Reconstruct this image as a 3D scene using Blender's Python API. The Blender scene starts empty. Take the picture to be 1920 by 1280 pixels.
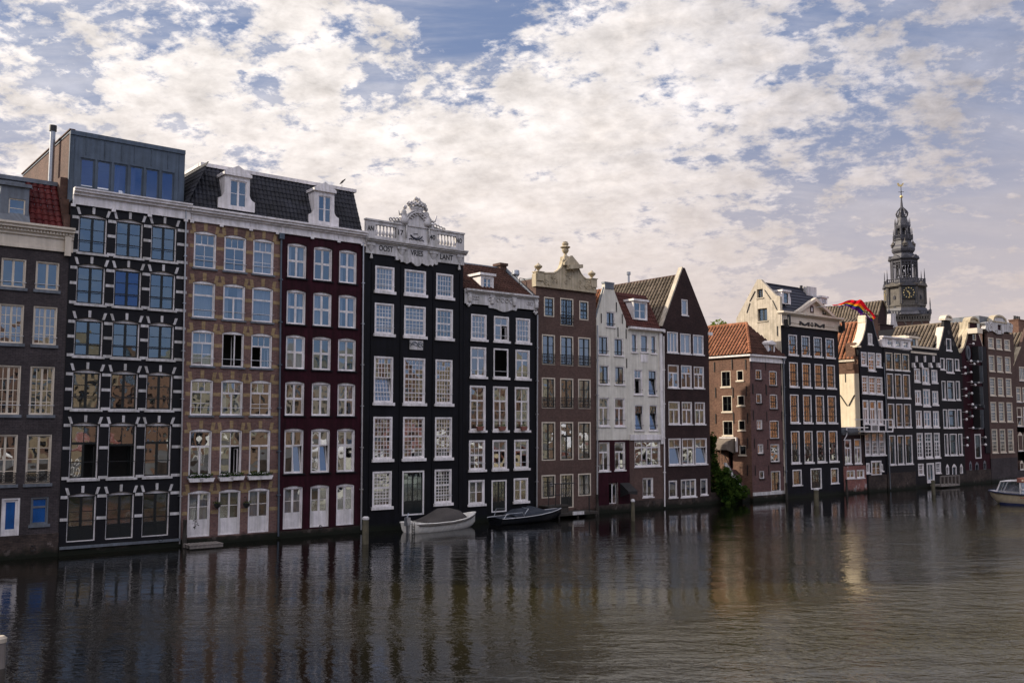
import bpy, math, random
from mathutils import Vector, Matrix, geometry
random.seed(7)
sc = bpy.context.scene
COL = sc.collection
R = math.radians
# ------------------------------------------------------------------ camera and the row's own axes
F, CAMH = 1780.0, 6.0
PIT = math.atan(160 / F)
CPIT, SPIT = math.cos(PIT), math.sin(PIT)
TH = math.atan(2232 / math.hypot(F, 160))
S = (math.sin(TH), math.cos(TH))          # along the house fronts
D = (-math.cos(TH), math.sin(TH))         # into the houses
ROW = math.atan2(S[1], S[0])
def ray(x, y):
    a, b = x - 960, 640 - y
    return (a, F * CPIT - b * SPIT, F * SPIT + b * CPIT)
def gnd(x, y, z=0.0):
    r = ray(x, y); t = (z - CAMH) / r[2]
    return (r[0] * t, r[1] * t)
ORG = gnd(108, 1042)
OD = ORG[0] * D[0] + ORG[1] * D[1]; OS = ORG[0] * S[0] + ORG[1] * S[1]
def UZ(x, y, v=0.0):
    r = ray(x, y); t = (OD + v) / (r[0] * D[0] + r[1] * D[1])
    return ((r[0] * t - ORG[0]) * S[0] + (r[1] * t - ORG[1]) * S[1], CAMH + r[2] * t)
def VZ(x, y, u):
    r = ray(x, y); t = (u + OS) / (r[0] * S[0] + r[1] * S[1])
    return ((r[0] * t - ORG[0]) * D[0] + (r[1] * t - ORG[1]) * D[1], CAMH + r[2] * t)
def UV(x, y, z=0.0):
    p = gnd(x, y, z)
    return ((p[0] - ORG[0]) * S[0] + (p[1] - ORG[1]) * S[1], (p[0] - ORG[0]) * D[0] + (p[1] - ORG[1]) * D[1])
def W(u, v, z=0.0):
    return Vector((ORG[0] + S[0] * u + D[0] * v, ORG[1] + S[1] * u + D[1] * v, z))
def crop(x0, y0, k):
    return lambda X, Y: (x0 + X / k, y0 + Y / k)
c1 = crop(0, 220, 3.0475); c2 = crop(0, 640, 3.0475); c3 = crop(330, 290, 3.281); c4 = crop(330, 660, 3.368)
c5 = crop(670, 370, 4.129); c6 = crop(670, 660, 3.459); c7 = crop(980, 440, 4.571); c8 = crop(980, 700, 4.414)
c9 = crop(1310, 500, 5.566); c10 = crop(1310, 720, 5.333); c11 = crop(1560, 560, 5.333); c12 = crop(1560, 740, 5.333)
cE = crop(1560, 780, 8.0)

# ------------------------------------------------------------------ materials
MAT = {}
def nm(name):
    m = bpy.data.materials.new(name); m.use_nodes = True
    nt = m.node_tree; nt.nodes.clear()
    out = nt.nodes.new('ShaderNodeOutputMaterial'); MAT[name] = m
    return m, nt, out
def N(nt, t, **kw):
    n = nt.nodes.new(t)
    for k, v in kw.items():
        if k[0] == '_': n.inputs[k[1:].replace('_', ' ')].default_value = v
        else: setattr(n, k, v)
    return n
def c4_(c): return (c[0], c[1], c[2], 1)
def ramp(nt, src, a, b, ca, cb):
    r = N(nt, 'ShaderNodeValToRGB'); r.color_ramp.elements[0].position = a; r.color_ramp.elements[1].position = b
    r.color_ramp.elements[0].color = c4_(ca); r.color_ramp.elements[1].color = c4_(cb)
    nt.links.new(src, r.inputs[0]); return r.outputs[0]
def mixc(nt, f, a, b, mode='MIX'):
    m = N(nt, 'ShaderNodeMix', data_type='RGBA', blend_type=mode)
    for s, i in ((f, 0), (a, 6), (b, 7)):
        if hasattr(s, 'is_output'): nt.links.new(s, m.inputs[i])
        else: m.inputs[i].default_value = s if i == 0 else c4_(s)
    return m.outputs[2]
def wallco(nt):
    tc = N(nt, 'ShaderNodeTexCoord'); sx = N(nt, 'ShaderNodeSeparateXYZ'); nt.links.new(tc.outputs['Object'], sx.inputs[0])
    ad = N(nt, 'ShaderNodeMath', operation='ADD'); nt.links.new(sx.outputs[0], ad.inputs[0]); nt.links.new(sx.outputs[1], ad.inputs[1])
    cb = N(nt, 'ShaderNodeCombineXYZ'); nt.links.new(ad.outputs[0], cb.inputs[0]); nt.links.new(sx.outputs[2], cb.inputs[1])
    return tc.outputs['Object'], cb.outputs[0]
def wetfoot(nt, c, ob):
    s = N(nt, 'ShaderNodeSeparateXYZ'); nt.links.new(ob, s.inputs[0]); n = N(nt, 'ShaderNodeTexNoise', _Scale=2.5, _Detail=5); nt.links.new(ob, n.inputs['Vector'])
    a = N(nt, 'ShaderNodeMath', operation='MULTIPLY_ADD'); nt.links.new(n.outputs[0], a.inputs[0]); a.inputs[1].default_value = -.55; nt.links.new(s.outputs[2], a.inputs[2])
    f = N(nt, 'ShaderNodeMapRange', _From_Min=-.12, _From_Max=.22, _To_Min=1.0, _To_Max=0.0); nt.links.new(a.outputs[0], f.inputs[0])
    return mixc(nt, f.outputs[0], c, (.008, .010, .005))
def brick(name, ca, cb_, mortar, rough=.85, dirt=.45, bump=.35, stain=None):
    m, nt, out = nm(name); ob, wc = wallco(nt)
    br = N(nt, 'ShaderNodeTexBrick', _Scale=1.0, _Mortar_Size=.009, _Mortar_Smooth=.2, _Brick_Width=.22, _Row_Height=.075, _Bias=-.1)
    br.inputs['Color1'].default_value = c4_(ca); br.inputs['Color2'].default_value = c4_(cb_); br.inputs['Mortar'].default_value = c4_(mortar)
    nt.links.new(wc, br.inputs['Vector'])
    n1 = N(nt, 'ShaderNodeTexNoise', _Scale=.55, _Detail=6, _Roughness=.65); nt.links.new(ob, n1.inputs['Vector'])
    d = ramp(nt, n1.outputs[0], .3, .68, (1 - dirt,) * 3, (1.12, 1.1, 1.08))
    c = mixc(nt, 1.0, br.outputs[0], d, 'MULTIPLY')
    n2 = N(nt, 'ShaderNodeTexNoise', _Scale=7, _Detail=3); nt.links.new(ob, n2.inputs['Vector'])
    c = mixc(nt, 1.0, c, ramp(nt, n2.outputs[0], .3, .7, (.78,) * 3, (1.2,) * 3), 'MULTIPLY')
    if stain:
        n3 = N(nt, 'ShaderNodeTexNoise', _Scale=.9, _Detail=8, _Roughness=.75); nt.links.new(ob, n3.inputs['Vector'])
        f = N(nt, 'ShaderNodeMapRange', _From_Min=stain[3], _From_Max=stain[3] + .06); nt.links.new(n3.outputs[0], f.inputs[0])
        c = mixc(nt, f.outputs[0], c, stain[:3])
    c = wetfoot(nt, c, ob)
    p = N(nt, 'ShaderNodeBsdfPrincipled', _Roughness=rough); p.inputs['Specular IOR Level'].default_value = .25; nt.links.new(c, p.inputs['Base Color'])
    b = N(nt, 'ShaderNodeBump', _Strength=bump, _Distance=.012); nt.links.new(br.outputs[1], b.inputs['Height']); b.invert = True
    nt.links.new(b.outputs[0], p.inputs['Normal']); nt.links.new(p.outputs[0], out.inputs[0]); return m
def paint(name, col, rough=.5, dirt=.2, streak=.15, spec=.5, metal=0.0, wet=False):
    m, nt, out = nm(name); ob, wc = wallco(nt)
    n1 = N(nt, 'ShaderNodeTexNoise', _Scale=1.3, _Detail=7, _Roughness=.7); nt.links.new(ob, n1.inputs['Vector'])
    c = mixc(nt, 1.0, col, ramp(nt, n1.outputs[0], .35, .65, (1 - dirt,) * 3, (1.05,) * 3), 'MULTIPLY')
    mp = N(nt, 'ShaderNodeMapping'); mp.inputs['Scale'].default_value = (5.0, .25, 1); nt.links.new(wc, mp.inputs[0])
    n2 = N(nt, 'ShaderNodeTexNoise', _Scale=1.0, _Detail=5, _Roughness=.6); nt.links.new(mp.outputs[0], n2.inputs['Vector'])
    c = mixc(nt, 1.0, c, ramp(nt, n2.outputs[0], .38, .6, (1 - streak, 1 - streak, 1 - streak * 1.15), (1.03,) * 3), 'MULTIPLY')
    if wet: c = wetfoot(nt, c, ob)
    p = N(nt, 'ShaderNodeBsdfPrincipled', _Roughness=rough, _Metallic=metal); p.inputs['Specular IOR Level'].default_value = spec
    nt.links.new(c, p.inputs['Base Color'])
    n3 = N(nt, 'ShaderNodeTexNoise', _Scale=9, _Detail=4); nt.links.new(ob, n3.inputs['Vector'])
    b = N(nt, 'ShaderNodeBump', _Strength=.18, _Distance=.02); nt.links.new(n3.outputs[0], b.inputs['Height'])
    nt.links.new(b.outputs[0], p.inputs['Normal']); nt.links.new(p.outputs[0], out.inputs[0]); return m
def tilemat(name, ca, cb_, rough=.6):
    m, nt, out = nm(name); tc = N(nt, 'ShaderNodeTexCoord')
    v = N(nt, 'ShaderNodeTexVoronoi', _Scale=3.2); nt.links.new(tc.outputs['Object'], v.inputs['Vector'])
    n1 = N(nt, 'ShaderNodeTexNoise', _Scale=1.1, _Detail=6, _Roughness=.7); nt.links.new(tc.outputs['Object'], n1.inputs['Vector'])
    sv = N(nt, 'ShaderNodeSeparateColor'); nt.links.new(v.outputs['Color'], sv.inputs[0])
    c = mixc(nt, sv.outputs[0], ca, cb_)
    c = mixc(nt, 1.0, c, ramp(nt, n1.outputs[0], .3, .65, (.55, .55, .5), (1.12,) * 3), 'MULTIPLY')
    p = N(nt, 'ShaderNodeBsdfPrincipled', _Roughness=rough); p.inputs['Specular IOR Level'].default_value = .2; nt.links.new(c, p.inputs['Base Color']); nt.links.new(p.outputs[0], out.inputs[0]); return m
def glass(name, tint, fac, wob=.008):
    m, nt, out = nm(name); tc = N(nt, 'ShaderNodeTexCoord')
    n1 = N(nt, 'ShaderNodeTexNoise', _Scale=1.15, _Detail=1); nt.links.new(tc.outputs['Object'], n1.inputs['Vector'])
    b = N(nt, 'ShaderNodeBump', _Strength=1.0, _Distance=wob); nt.links.new(n1.outputs[0], b.inputs['Height'])
    g = N(nt, 'ShaderNodeBsdfGlossy', _Roughness=.015); g.inputs[0].default_value = c4_(tint); nt.links.new(b.outputs[0], g.inputs['Normal'])
    t = N(nt, 'ShaderNodeBsdfTransparent'); t.inputs[0].default_value = (.8, .83, .85, 1)
    mx = N(nt, 'ShaderNodeMixShader', _Fac=fac); nt.links.new(t.outputs[0], mx.inputs[1]); nt.links.new(g.outputs[0], mx.inputs[2])
    nt.links.new(mx.outputs[0], out.inputs[0]); return m

black = brick('black_painted_brick', (.005, .005, .0075), (.0075, .0075, .011), (.0035, .0035, .005), rough=.6, dirt=.3, bump=.25)
black2 = paint('black_painted_render', (.0058, .0058, .0095), rough=.6, dirt=.6, streak=.45, spec=.2, wet=True)
blackb = paint('blueblack_render', (.0062, .0065, .013), rough=.6, dirt=.6, streak=.45, spec=.2, wet=True)
greybrick = brick('dark_grey_brick', (.060, .050, .052), (.082, .068, .070), (.035, .031, .034))
b3brick = brick('purple_brown_brick', (.15, .08, .072), (.215, .115, .095), (.19, .15, .135))
ochre = brick('ochre_brick', (.30, .21, .10), (.37, .27, .14), (.30, .23, .15), dirt=.3)
burg = paint('burgundy_paint', (.038, .006, .0125), rough=.65, dirt=.45, streak=.35, spec=.15, wet=True)
b7brick = brick('brown_brick', (.105, .064, .053), (.13, .083, .068), (.07, .048, .043), dirt=.25)
b9brick = brick('dark_brown_brick', (.035, .018, .018), (.055, .03, .027), (.03, .02, .02), stain=(.14, .11, .11, .68))
b10side = brick('warm_red_brick', (.13, .062, .042), (.19, .10, .068), (.18, .135, .105), dirt=.35, stain=(.3, .24, .19, .68))
b10front = brick('pinkish_brick', (.115, .058, .055), (.155, .08, .072), (.12, .085, .08), dirt=.35)
stone_base = brick('stained_plinth_stone', (.045, .033, .03), (.085, .06, .05), (.04, .035, .03), dirt=.7, stain=(.15, .12, .11, .62))
redbrick = brick('weathered_red_brick', (.20, .045, .035), (.26, .08, .06), (.28, .22, .2), dirt=.4, stain=(.34, .31, .3, .56))
penbrick = brick('penthouse_brown_brick', (.11, .055, .042), (.15, .08, .06), (.1, .075, .06))
white = paint('white_wood', (.84, .80, .80), rough=.5, dirt=.26, streak=.2)
warmwhite = paint('cream_wood', (.66, .58, .47), rough=.5, dirt=.15, streak=.12)
cream = paint('cream_render', (.70, .67, .59), rough=.75, dirt=.16, streak=.14)
gablecream = paint('cream_stone', (.52, .44, .31), rough=.8, dirt=.3, streak=.25)
whitestone = paint('weathered_white_stone', (.62, .60, .60), rough=.75, dirt=.3, streak=.3)
plaster = paint('sunlit_plaster', (.58, .51, .41), rough=.85, dirt=.35, streak=.22)
plaster2 = paint('yellow_plaster', (.80, .69, .52), rough=.85, dirt=.1, streak=.12)
darkgreen = paint('black_green_sash', (.008, .012, .013), rough=.35, dirt=.1, streak=.05)
zinc = paint('blue_grey_zinc', (.095, .125, .165), rough=.45, dirt=.25, streak=.25, metal=.3)
leadm = paint('lead_grey', (.16, .18, .21), rough=.5, dirt=.3, streak=.25, metal=.2)
steel = paint('galvanised_steel', (.45, .47, .50), rough=.35, dirt=.15, streak=.1, metal=.8)
iron = paint('black_iron', (.012, .012, .013), rough=.5)
darkwood = paint('dark_wet_wood', (.045, .038, .03), rough=.8, dirt=.5, streak=.4)
postwood = paint('mossy_post_wood', (.14, .125, .08), rough=.85, dirt=.5, streak=.5)
greywood = paint('weathered_grey_wood', (.25, .22, .2), rough=.8, dirt=.3, streak=.3)
red_tile = tilemat('dark_red_tile', (.06, .006, .008), (.10, .016, .014), .6)
maroon_tile = tilemat('maroon_tile', (.06, .013, .010), (.085, .024, .018), .6)
orange_tile = tilemat('orange_tile', (.24, .095, .052), (.36, .155, .085), .9)
brown_tile = tilemat('brown_tile', (.12, .095, .072), (.21, .17, .13), .85)
b6_tile = tilemat('red_brown_tile', (.045, .018, .013), (.08, .035, .025), .8)
grey_tile = tilemat('charcoal_tile', (.016, .017, .023), (.03, .032, .042), .55)
slate = paint('dark_slate', (.014, .017, .035), rough=.55, dirt=.3)
rail = paint('white_rail', (.6, .6, .62), rough=.4)
letter = paint('black_lettering', (.008, .008, .008), rough=.6)
roomm = paint('dark_room', (.02, .018, .016), rough=.9)  # room dimness put into the colour of the backing
curt = paint('pale_curtain', (.30, .31, .36), rough=.9, dirt=.1, streak=.3)
curtw = paint('warm_blind', (.45, .30, .18), rough=.9)
bluepanel = paint('blue_panel', (.006, .085, .30), rough=.2, dirt=.3)
valley = tilemat('shaded_tile_valley', (.028, .02, .014), (.05, .034, .022), .9)  # shadow lines between the pantiles, put into the colour of the valley faces
gold = paint('gilded_metal', (.8, .62, .28), rough=.4, metal=.6)
towerstone = paint('tower_sandstone', (.155, .14, .125), rough=.85, dirt=.45, streak=.35)
towerlead = paint('tower_lead', (.07, .07, .088), rough=.6, dirt=.35, streak=.35)
towerdark = paint('tower_shadow_wood', (.03, .03, .04), rough=.8)
terra = paint('terracotta_pot', (.22, .08, .06), rough=.8)
awncanvas = paint('awning_canvas', (.20, .165, .135), rough=.85, dirt=.3, streak=.15)
canvas = paint('brown_grey_canvas', (.075, .066, .06), rough=.85, dirt=.3, streak=.1)
navycanvas = paint('navy_canvas', (.022, .03, .045), rough=.7, dirt=.3)
hullwhite = paint('ivory_hull', (.80, .77, .70), rough=.3, dirt=.15)
hullcream = paint('cream_hull', (.58, .48, .33), rough=.35, dirt=.12)
hullblue = paint('blue_boot_stripe', (.008, .015, .06), rough=.4)
hulldark = paint('black_hull', (.008, .009, .012), rough=.25)
gdark = glass('window_glass', (.62, .82, 1.0), .30)
gbright = glass('reflective_glass', (.78, .88, 1.0), .36, .012)
gold_glass = glass('old_crown_glass', (.74, .86, 1.0), .36, .014)
gblue = glass('blue_glass', (.16, .28, .55), .45, .006)

# ------------------------------------------------------------------ mesh and object helpers
def front(u, d, z): return (u, d, z)
class MB:
    def __init__(s, P=None): s.v = []; s.f = []; s.P = P or front
    def poly(s, pts):
        n = len(s.v); s.v += [s.P(*p) for p in pts]; s.f.append(tuple(range(n, n + len(pts))))
    def box(s, a0, a1, b0, b1, z0, z1):
        n = len(s.v)
        s.v += [s.P(a, b, z) for z in (z0, z1) for b in (b0, b1) for a in (a0, a1)]
        s.f += [(n, n+2, n+3, n+1), (n+4, n+5, n+7, n+6), (n, n+1, n+5, n+4), (n+2, n+6, n+7, n+3), (n, n+4, n+6, n+2), (n+1, n+3, n+7, n+5)]
    def loft(s, rings, close=True, cap=True):
        n = len(s.v); k = len(rings[0])
        for r in rings: s.v += [s.P(*p) for p in r]
        for i in range(len(rings) - 1):
            for j in range(k if close else k - 1):
                a = n + i*k + j; b = n + i*k + (j+1) % k
                s.f.append((a, b, b + k, a + k))
        if cap:
            s.f.append(tuple(n + j for j in range(k))[::-1]); s.f.append(tuple(n + (len(rings)-1)*k + j for j in range(k)))
    def plate(s, outer, holes, b0, b1, back=True):
        loops = [outer] + list(holes)
        allp = [p for l in loops for p in l]; n = len(s.v); m = len(allp)
        s.v += [s.P(p[0], b0, p[1]) for p in allp] + [s.P(p[0], b1, p[1]) for p in allp]
        tr = geometry.tessellate_polygon([[Vector((p[0], p[1], 0)) for p in l] for l in loops])
        for t in tr:
            s.f.append((n + t[0], n + t[1], n + t[2]))
            if back: s.f.append((n + m + t[2], n + m + t[1], n + m + t[0]))
        o = 0
        for l in loops:
            k = len(l)
            for j in range(k):
                a = n + o + j; b = n + o + (j+1) % k
                s.f.append((a, b, b + m, a + m))
            o += k
    def tube(s, pts, r, seg=8, taper=None):
        pts = [Vector(p) for p in pts]; rings = []
        for i, p in enumerate(pts):
            d = (pts[min(i+1, len(pts)-1)] - pts[max(i-1, 0)]).normalized()
            x = d.cross(Vector((0, 0, 1)))
            x = Vector((1, 0, 0)) if x.length < 1e-3 else x.normalized()
            y = d.cross(x); rr = taper[i] if taper else r
            rings.append([tuple(p + x * rr * math.cos(t * 2 * math.pi / seg) + y * rr * math.sin(t * 2 * math.pi / seg)) for t in range(seg)])
        s.loft(rings)
    def lathe(s, c, prof, seg=12, rot=0.0):
        s.loft([[(c[0] + r * math.cos(rot + 2*math.pi*j/seg), c[1] + r * math.sin(rot + 2*math.pi*j/seg), c[2] + z) for j in range(seg)] for r, z in prof])
    def tri_prism(s, pts2, d0, d1): s.plate(pts2, [], d0, d1)
def mesh_obj(name, mb, mat, parent, org, smooth=False):
    me = bpy.data.meshes.new(name)
    me.from_pydata([(p[0] - org[0], p[1] - org[1], p[2] - org[2]) for p in mb.v], [], mb.f)
    me.materials.append(mat)
    if smooth:
        for p in me.polygons: p.use_smooth = True
    o = bpy.data.objects.new(name, me); COL.objects.link(o)
    if parent is not None: o.parent = parent
    return o
def fixn(o):
    import bmesh
    bm = bmesh.new(); bm.from_mesh(o.data); bmesh.ops.recalc_face_normals(bm, faces=bm.faces); bm.to_mesh(o.data); bm.free(); return o
def tag(o, label, cat=None, group=None, kind=None):
    if label: o['label'] = label
    if cat: o['category'] = cat
    if group: o['group'] = group
    if kind: o['kind'] = kind
    return o
class Thing:
    def __init__(s, name, label, cat, u, v=0.0, z=0.0, group=None, rot=None):
        s.org = (u, v, z); s.root = bpy.data.objects.new(name, None); COL.objects.link(s.root)
        s.root.empty_display_size = .5
        s.root.location = W(u, v, z); s.root.rotation_euler = (0, 0, ROW)
        tag(s.root, label, cat, group)
    def part(s, name, mb, mat, parent=None, smooth=False, label=None):
        o = mesh_obj(name, mb, mat, parent or s.root, s.org, smooth)
        if (smooth or len(mb.f) < 4000) and name != 'roof_tiles': fixn(o)
        if label: o['label'] = label
        return o
def single(name, label, cat, mb, mat, u, v, z=0.0, group=None, kind=None, smooth=False):
    o = mesh_obj(name, mb, mat, None, (u, v, z), smooth); fixn(o)
    o.location = W(u, v, z); o.rotation_euler = (0, 0, ROW)
    return tag(o, label, cat, group, kind)
def rect(a0, a1, z0, z1): return [(a0, z0), (a1, z0), (a1, z1), (a0, z1)]
def archrect(a0, a1, z0, z1, rise, n=7):
    if rise <= 0: return rect(a0, a1, z0, z1)
    pts = [(a0, z0), (a1, z0)]
    for i in range(n + 1):
        t = i / n; pts.append((a1 + (a0 - a1) * t, z1 - rise + rise * math.sin(math.pi * t) if rise < (a1-a0)*.3 else z1 - rise + rise * math.sin(math.pi * t)))
    return pts

# window layouts: leaves (a0,a1,b0,b1,columns,rows,kind) in fractions of the opening; kind g glass, p panel, o open, t tilted
LAY = {
 'c13': [(0, .5, 0, 1, 1, 3, 'g'), (.5, 1, 0, 1, 1, 3, 'g')],
 'c23': [(0, .5, 0, 1, 2, 4, 'g'), (.5, 1, 0, 1, 2, 4, 'g')],
 'c14': [(0, .5, 0, 1, 1, 4, 'g'), (.5, 1, 0, 1, 1, 4, 'g')],
 'c12': [(0, .5, 0, 1, 1, 2, 'g'), (.5, 1, 0, 1, 1, 2, 'g')],
 'c11': [(0, .5, 0, 1, 1, 1, 'g'), (.5, 1, 0, 1, 1, 1, 'g')],
 'x': [(0, .5, 0, .52, 1, 1, 'g'), (.5, 1, 0, .52, 1, 1, 'g'), (0, .5, .52, 1, 1, 1, 'g'), (.5, 1, .52, 1, 1, 1, 'g')],
 'xl': [(0, .5, 0, .64, 1, 1, 'g'), (.5, 1, 0, .64, 1, 1, 'g'), (0, .5, .64, 1, 1, 1, 'g'), (.5, 1, .64, 1, 1, 1, 'g')],
 'xt': [(0, .5, 0, .64, 1, 1, 'g'), (.5, 1, 0, .64, 1, 1, 't'), (0, .5, .64, 1, 1, 1, 'g'), (.5, 1, .64, 1, 1, 1, 'g')],
 't32': [(0, 1, 0, .68, 2, 2, 'g'), (0, 1, .68, 1, 3, 1, 'g')],
 't1': [(0, 1, 0, .66, 1, 1, 'g'), (0, 1, .66, 1, 1, 1, 'g')],
 't2': [(0, .5, 0, .66, 1, 1, 'g'), (.5, 1, 0, .66, 1, 1, 'g'), (0, 1, .66, 1, 2, 1, 'g')],
 'tc3': [(0, .5, 0, .66, 1, 1, 'g'), (.5, 1, 0, .66, 1, 1, 'g'), (0, 1, .66, 1, 3, 1, 'g')],
 'tc1': [(0, .5, 0, .66, 1, 1, 'g'), (.5, 1, 0, .66, 1, 1, 'g'), (0, 1, .66, 1, 1, 1, 'g')],
 'tco': [(0, .5, 0, .66, 1, 1, 'o'), (.5, 1, 0, .66, 1, 1, 'g'), (0, 1, .66, 1, 3, 1, 'g')],
 'open': [(0, .6, 0, 1, 1, 1, 'o'), (.6, 1, 0, 1, 1, 1, 'o')],
 'openlow': [(0, 1, 0, .62, 1, 1, 'o'), (0, 1, .62, 1, 2, 1, 'g')],
 'halfopen': [(0, .5, 0, .66, 1, 1, 'g'), (.5, 1, 0, .66, 1, 1, 'o'), (0, 1, .66, 1, 2, 1, 'g')],
 'dt': [(0, .5, .36, 1, 1, 2, 'g'), (.5, 1, .36, 1, 1, 2, 'g'), (0, .5, 0, .36, 1, 1, 'p'), (.5, 1, 0, .36, 1, 1, 'p')],
 'dg': [(0, .5, .3, 1, 2, 5, 'g'), (.5, 1, .3, 1, 2, 5, 'g'), (0, .5, 0, .3, 1, 1, 'p'), (.5, 1, 0, .3, 1, 1, 'p')],
 's54': [(0, 1, 0, .55, 5, 4, 'g'), (0, 1, .55, 1, 5, 3, 'g')],
 's55': [(0, 1, 0, .54, 5, 5, 'g'), (0, 1, .54, 1, 5, 4, 'g')],
 's55t': [(0, 1, 0, .54, 5, 5, 't'), (0, 1, .54, 1, 5, 4, 'g')],
 's44': [(0, 1, 0, .5, 4, 2, 'g'), (0, 1, .5, 1, 4, 2, 'g')],
 's43': [(0, 1, 0, 1, 4, 4, 'g')], 's53': [(0, 1, 0, 1, 5, 4, 'g')],
 's33': [(0, 1, 0, .5, 3, 2, 'g'), (0, 1, .5, 1, 3, 2, 'g')],
 's34': [(0, 1, 0, .5, 3, 3, 'g'), (0, 1, .5, 1, 3, 3, 'g')],
 's22': [(0, 1, 0, .5, 2, 2, 'g'), (0, 1, .5, 1, 2, 2, 'g')],
 's23': [(0, 1, 0, .64, 2, 3, 'g'), (0, 1, .64, 1, 2, 2, 'g')],
 's24': [(0, 1, 0, .6, 3, 3, 'g'), (0, 1, .6, 1, 3, 2, 'g')],
 'one': [(0, 1, 0, 1, 1, 1, 'g')], 'oneopen': [(0, 1, 0, 1, 1, 1, 'o')],
 'two': [(0, 1, 0, 1, 1, 2, 'g')],
 'tilt': [(0, 1, 0, .66, 1, 1, 't'), (0, 1, .66, 1, 2, 1, 'g')],
 'lowopen': [(0, 1, 0, .66, 1, 1, 'o'), (0, 1, .66, 1, 2, 1, 'g')],
 'tri': [(0, .34, 0, 1, 1, 1, 'g'), (.34, .67, 0, 1, 1, 1, 'g'), (.67, 1, 0, 1, 1, 1, 'g')],
 'blueopen': [(0, .5, 0, .64, 1, 1, 'g'), (.5, 1, 0, .64, 1, 1, 'g'), (0, 1, .64, 1, 2, 1, 'g')],
}
class Panel:
    """a vertical wall face: P(a, depth, z) -> row coordinates, holes collected for the wall plate"""
    def __init__(s, T, P, d0=0.0): s.T = T; s.P = P; s.d0 = d0; s.holes = []
def window(pn, a0, a1, z0, z1, lay='c11', fm=None, sm=None, fw=.07, sw=.045, bw=.028, rise=0.0, sill=None, sillh=.08, sillp=.07,
           rec=.03, srec=.06, g=None, curtain=0, rail_=None, tilt=.004, name='window', railing=None, label=None, proud=0, noframe=False):
    T = pn.T; fm = fm or white; sm = sm or fm; g = g or gdark; d = pn.d0
    pn.holes.append(archrect(a0, a1, z0, z1, rise))
    i0, i1, j0, j1 = a0 + fw, a1 - fw, z0 + fw * .8, z1 - fw - rise * .75
    mb = MB(pn.P); e = .004
    mb.plate(archrect(a0 + e, a1 - e, z0 + e, z1 - e, rise), [rect(i0, i1, j0, j1)], d + rec - proud, d + rec + .13)
    fr = T.part(name, mb, fm, label=label)
    ms = MB(pn.P); gl = MB(pn.P); has_g = False; ds = d + rec + srec
    leaves = LAY[lay] if isinstance(lay, str) else lay
    Wd, Hd = i1 - i0, j1 - j0
    for (x0, x1, y0, y1, nc, nr, kd) in leaves:
        A0, A1, B0, B1 = i0 + x0*Wd + .002, i0 + x1*Wd - .002, j0 + y0*Hd + .002, j0 + y1*Hd - .002
        k = 0.0
        if kd == 't': k = .22
        base = pn.P
        if k:
            PP = (lambda a, dd, z, B0=B0, B1=B1, k=k, base=base: base(a, dd + k * (z - B0) / (B1 - B0), z))
            ms.P = PP; gl.P = PP
        s2 = sw if kd != 'o' else sw * .6
        if A1 - A0 < 2.6 * s2: s2 = (A1 - A0) * .2
        if kd == 'p':
            ms.box(A0, A1, ds, ds + .04, B0, B1)
            mm = .09
            if A1 - A0 > .3: ms.box(A0 + mm, A1 - mm, ds - .015, ds + .002, B0 + mm, B1 - mm)
            continue
        ms.box(A0, A0 + s2, ds, ds + .045, B0, B1); ms.box(A1 - s2, A1, ds, ds + .045, B0, B1)
        ms.box(A0 + s2, A1 - s2, ds, ds + .045, B0, B0 + s2); ms.box(A0 + s2, A1 - s2, ds, ds + .045, B1 - s2, B1)
        if kd != 'o':
            has_g = True
            ca, cb_ = (A1 - A0 - 2*s2) / nc, (B1 - B0 - 2*s2) / nr
            for i in range(1, nc): x = A0 + s2 + i*ca; ms.box(x - bw/2, x + bw/2, ds + .008, ds + .035, B0 + s2, B1 - s2)
            for j in range(1, nr): y = B0 + s2 + j*cb_; ms.box(A0 + s2, A1 - s2, ds + .01, ds + .033, y - bw/2, y + bw/2)
            for i in range(nc):
                for j in range(nr):
                    xa, xb, ya, yb = A0 + s2 + i*ca, A0 + s2 + (i+1)*ca, B0 + s2 + j*cb_, B0 + s2 + (j+1)*cb_
                    t1, t2 = random.gauss(0, tilt), random.gauss(0, tilt)
                    h1, h2 = (xb - xa)/2*t1, (yb - ya)/2*t2; q = ds + .022
                    gl.poly([(xa, q - h1 - h2, ya), (xb, q + h1 - h2, ya), (xb, q + h1 + h2, yb), (xa, q - h1 + h2, yb)])
        ms.P = base; gl.P = base
    sb = T.part('sash', ms, sm, fr)
    if has_g: T.part('pane', gl, g, fr)
    if 'o' in [l[6] for l in leaves] and lay in ('open', 'openlow', 'halfopen', 'tco', 'lowopen'):
        # the leaf that stands ajar inside the opening
        mo = MB(pn.P); x = i1 - .12 if lay != 'open' else i0 + .62*Wd; hh = j0 + Hd * (.6 if lay != 'open' else .97)
        for (q0, q1) in ((ds + .08, ds + .12), (ds + .5, ds + .54)): mo.box(x, x + .04, q0, q1, j0 + .03, hh)
        mo.box(x, x + .04, ds + .12, ds + .5, j0 + .03, j0 + .08); mo.box(x, x + .04, ds + .12, ds + .5, hh - .05, hh)
        T.part('open_sash', mo, sm, fr)
    if sill:
        mb = MB(pn.P); mb.box(a0 - .08, a1 + .08, d - sillp, d + rec - .002, z0 - sillh, z0 + .012); T.part('sill', mb, sill, fr)
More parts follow.
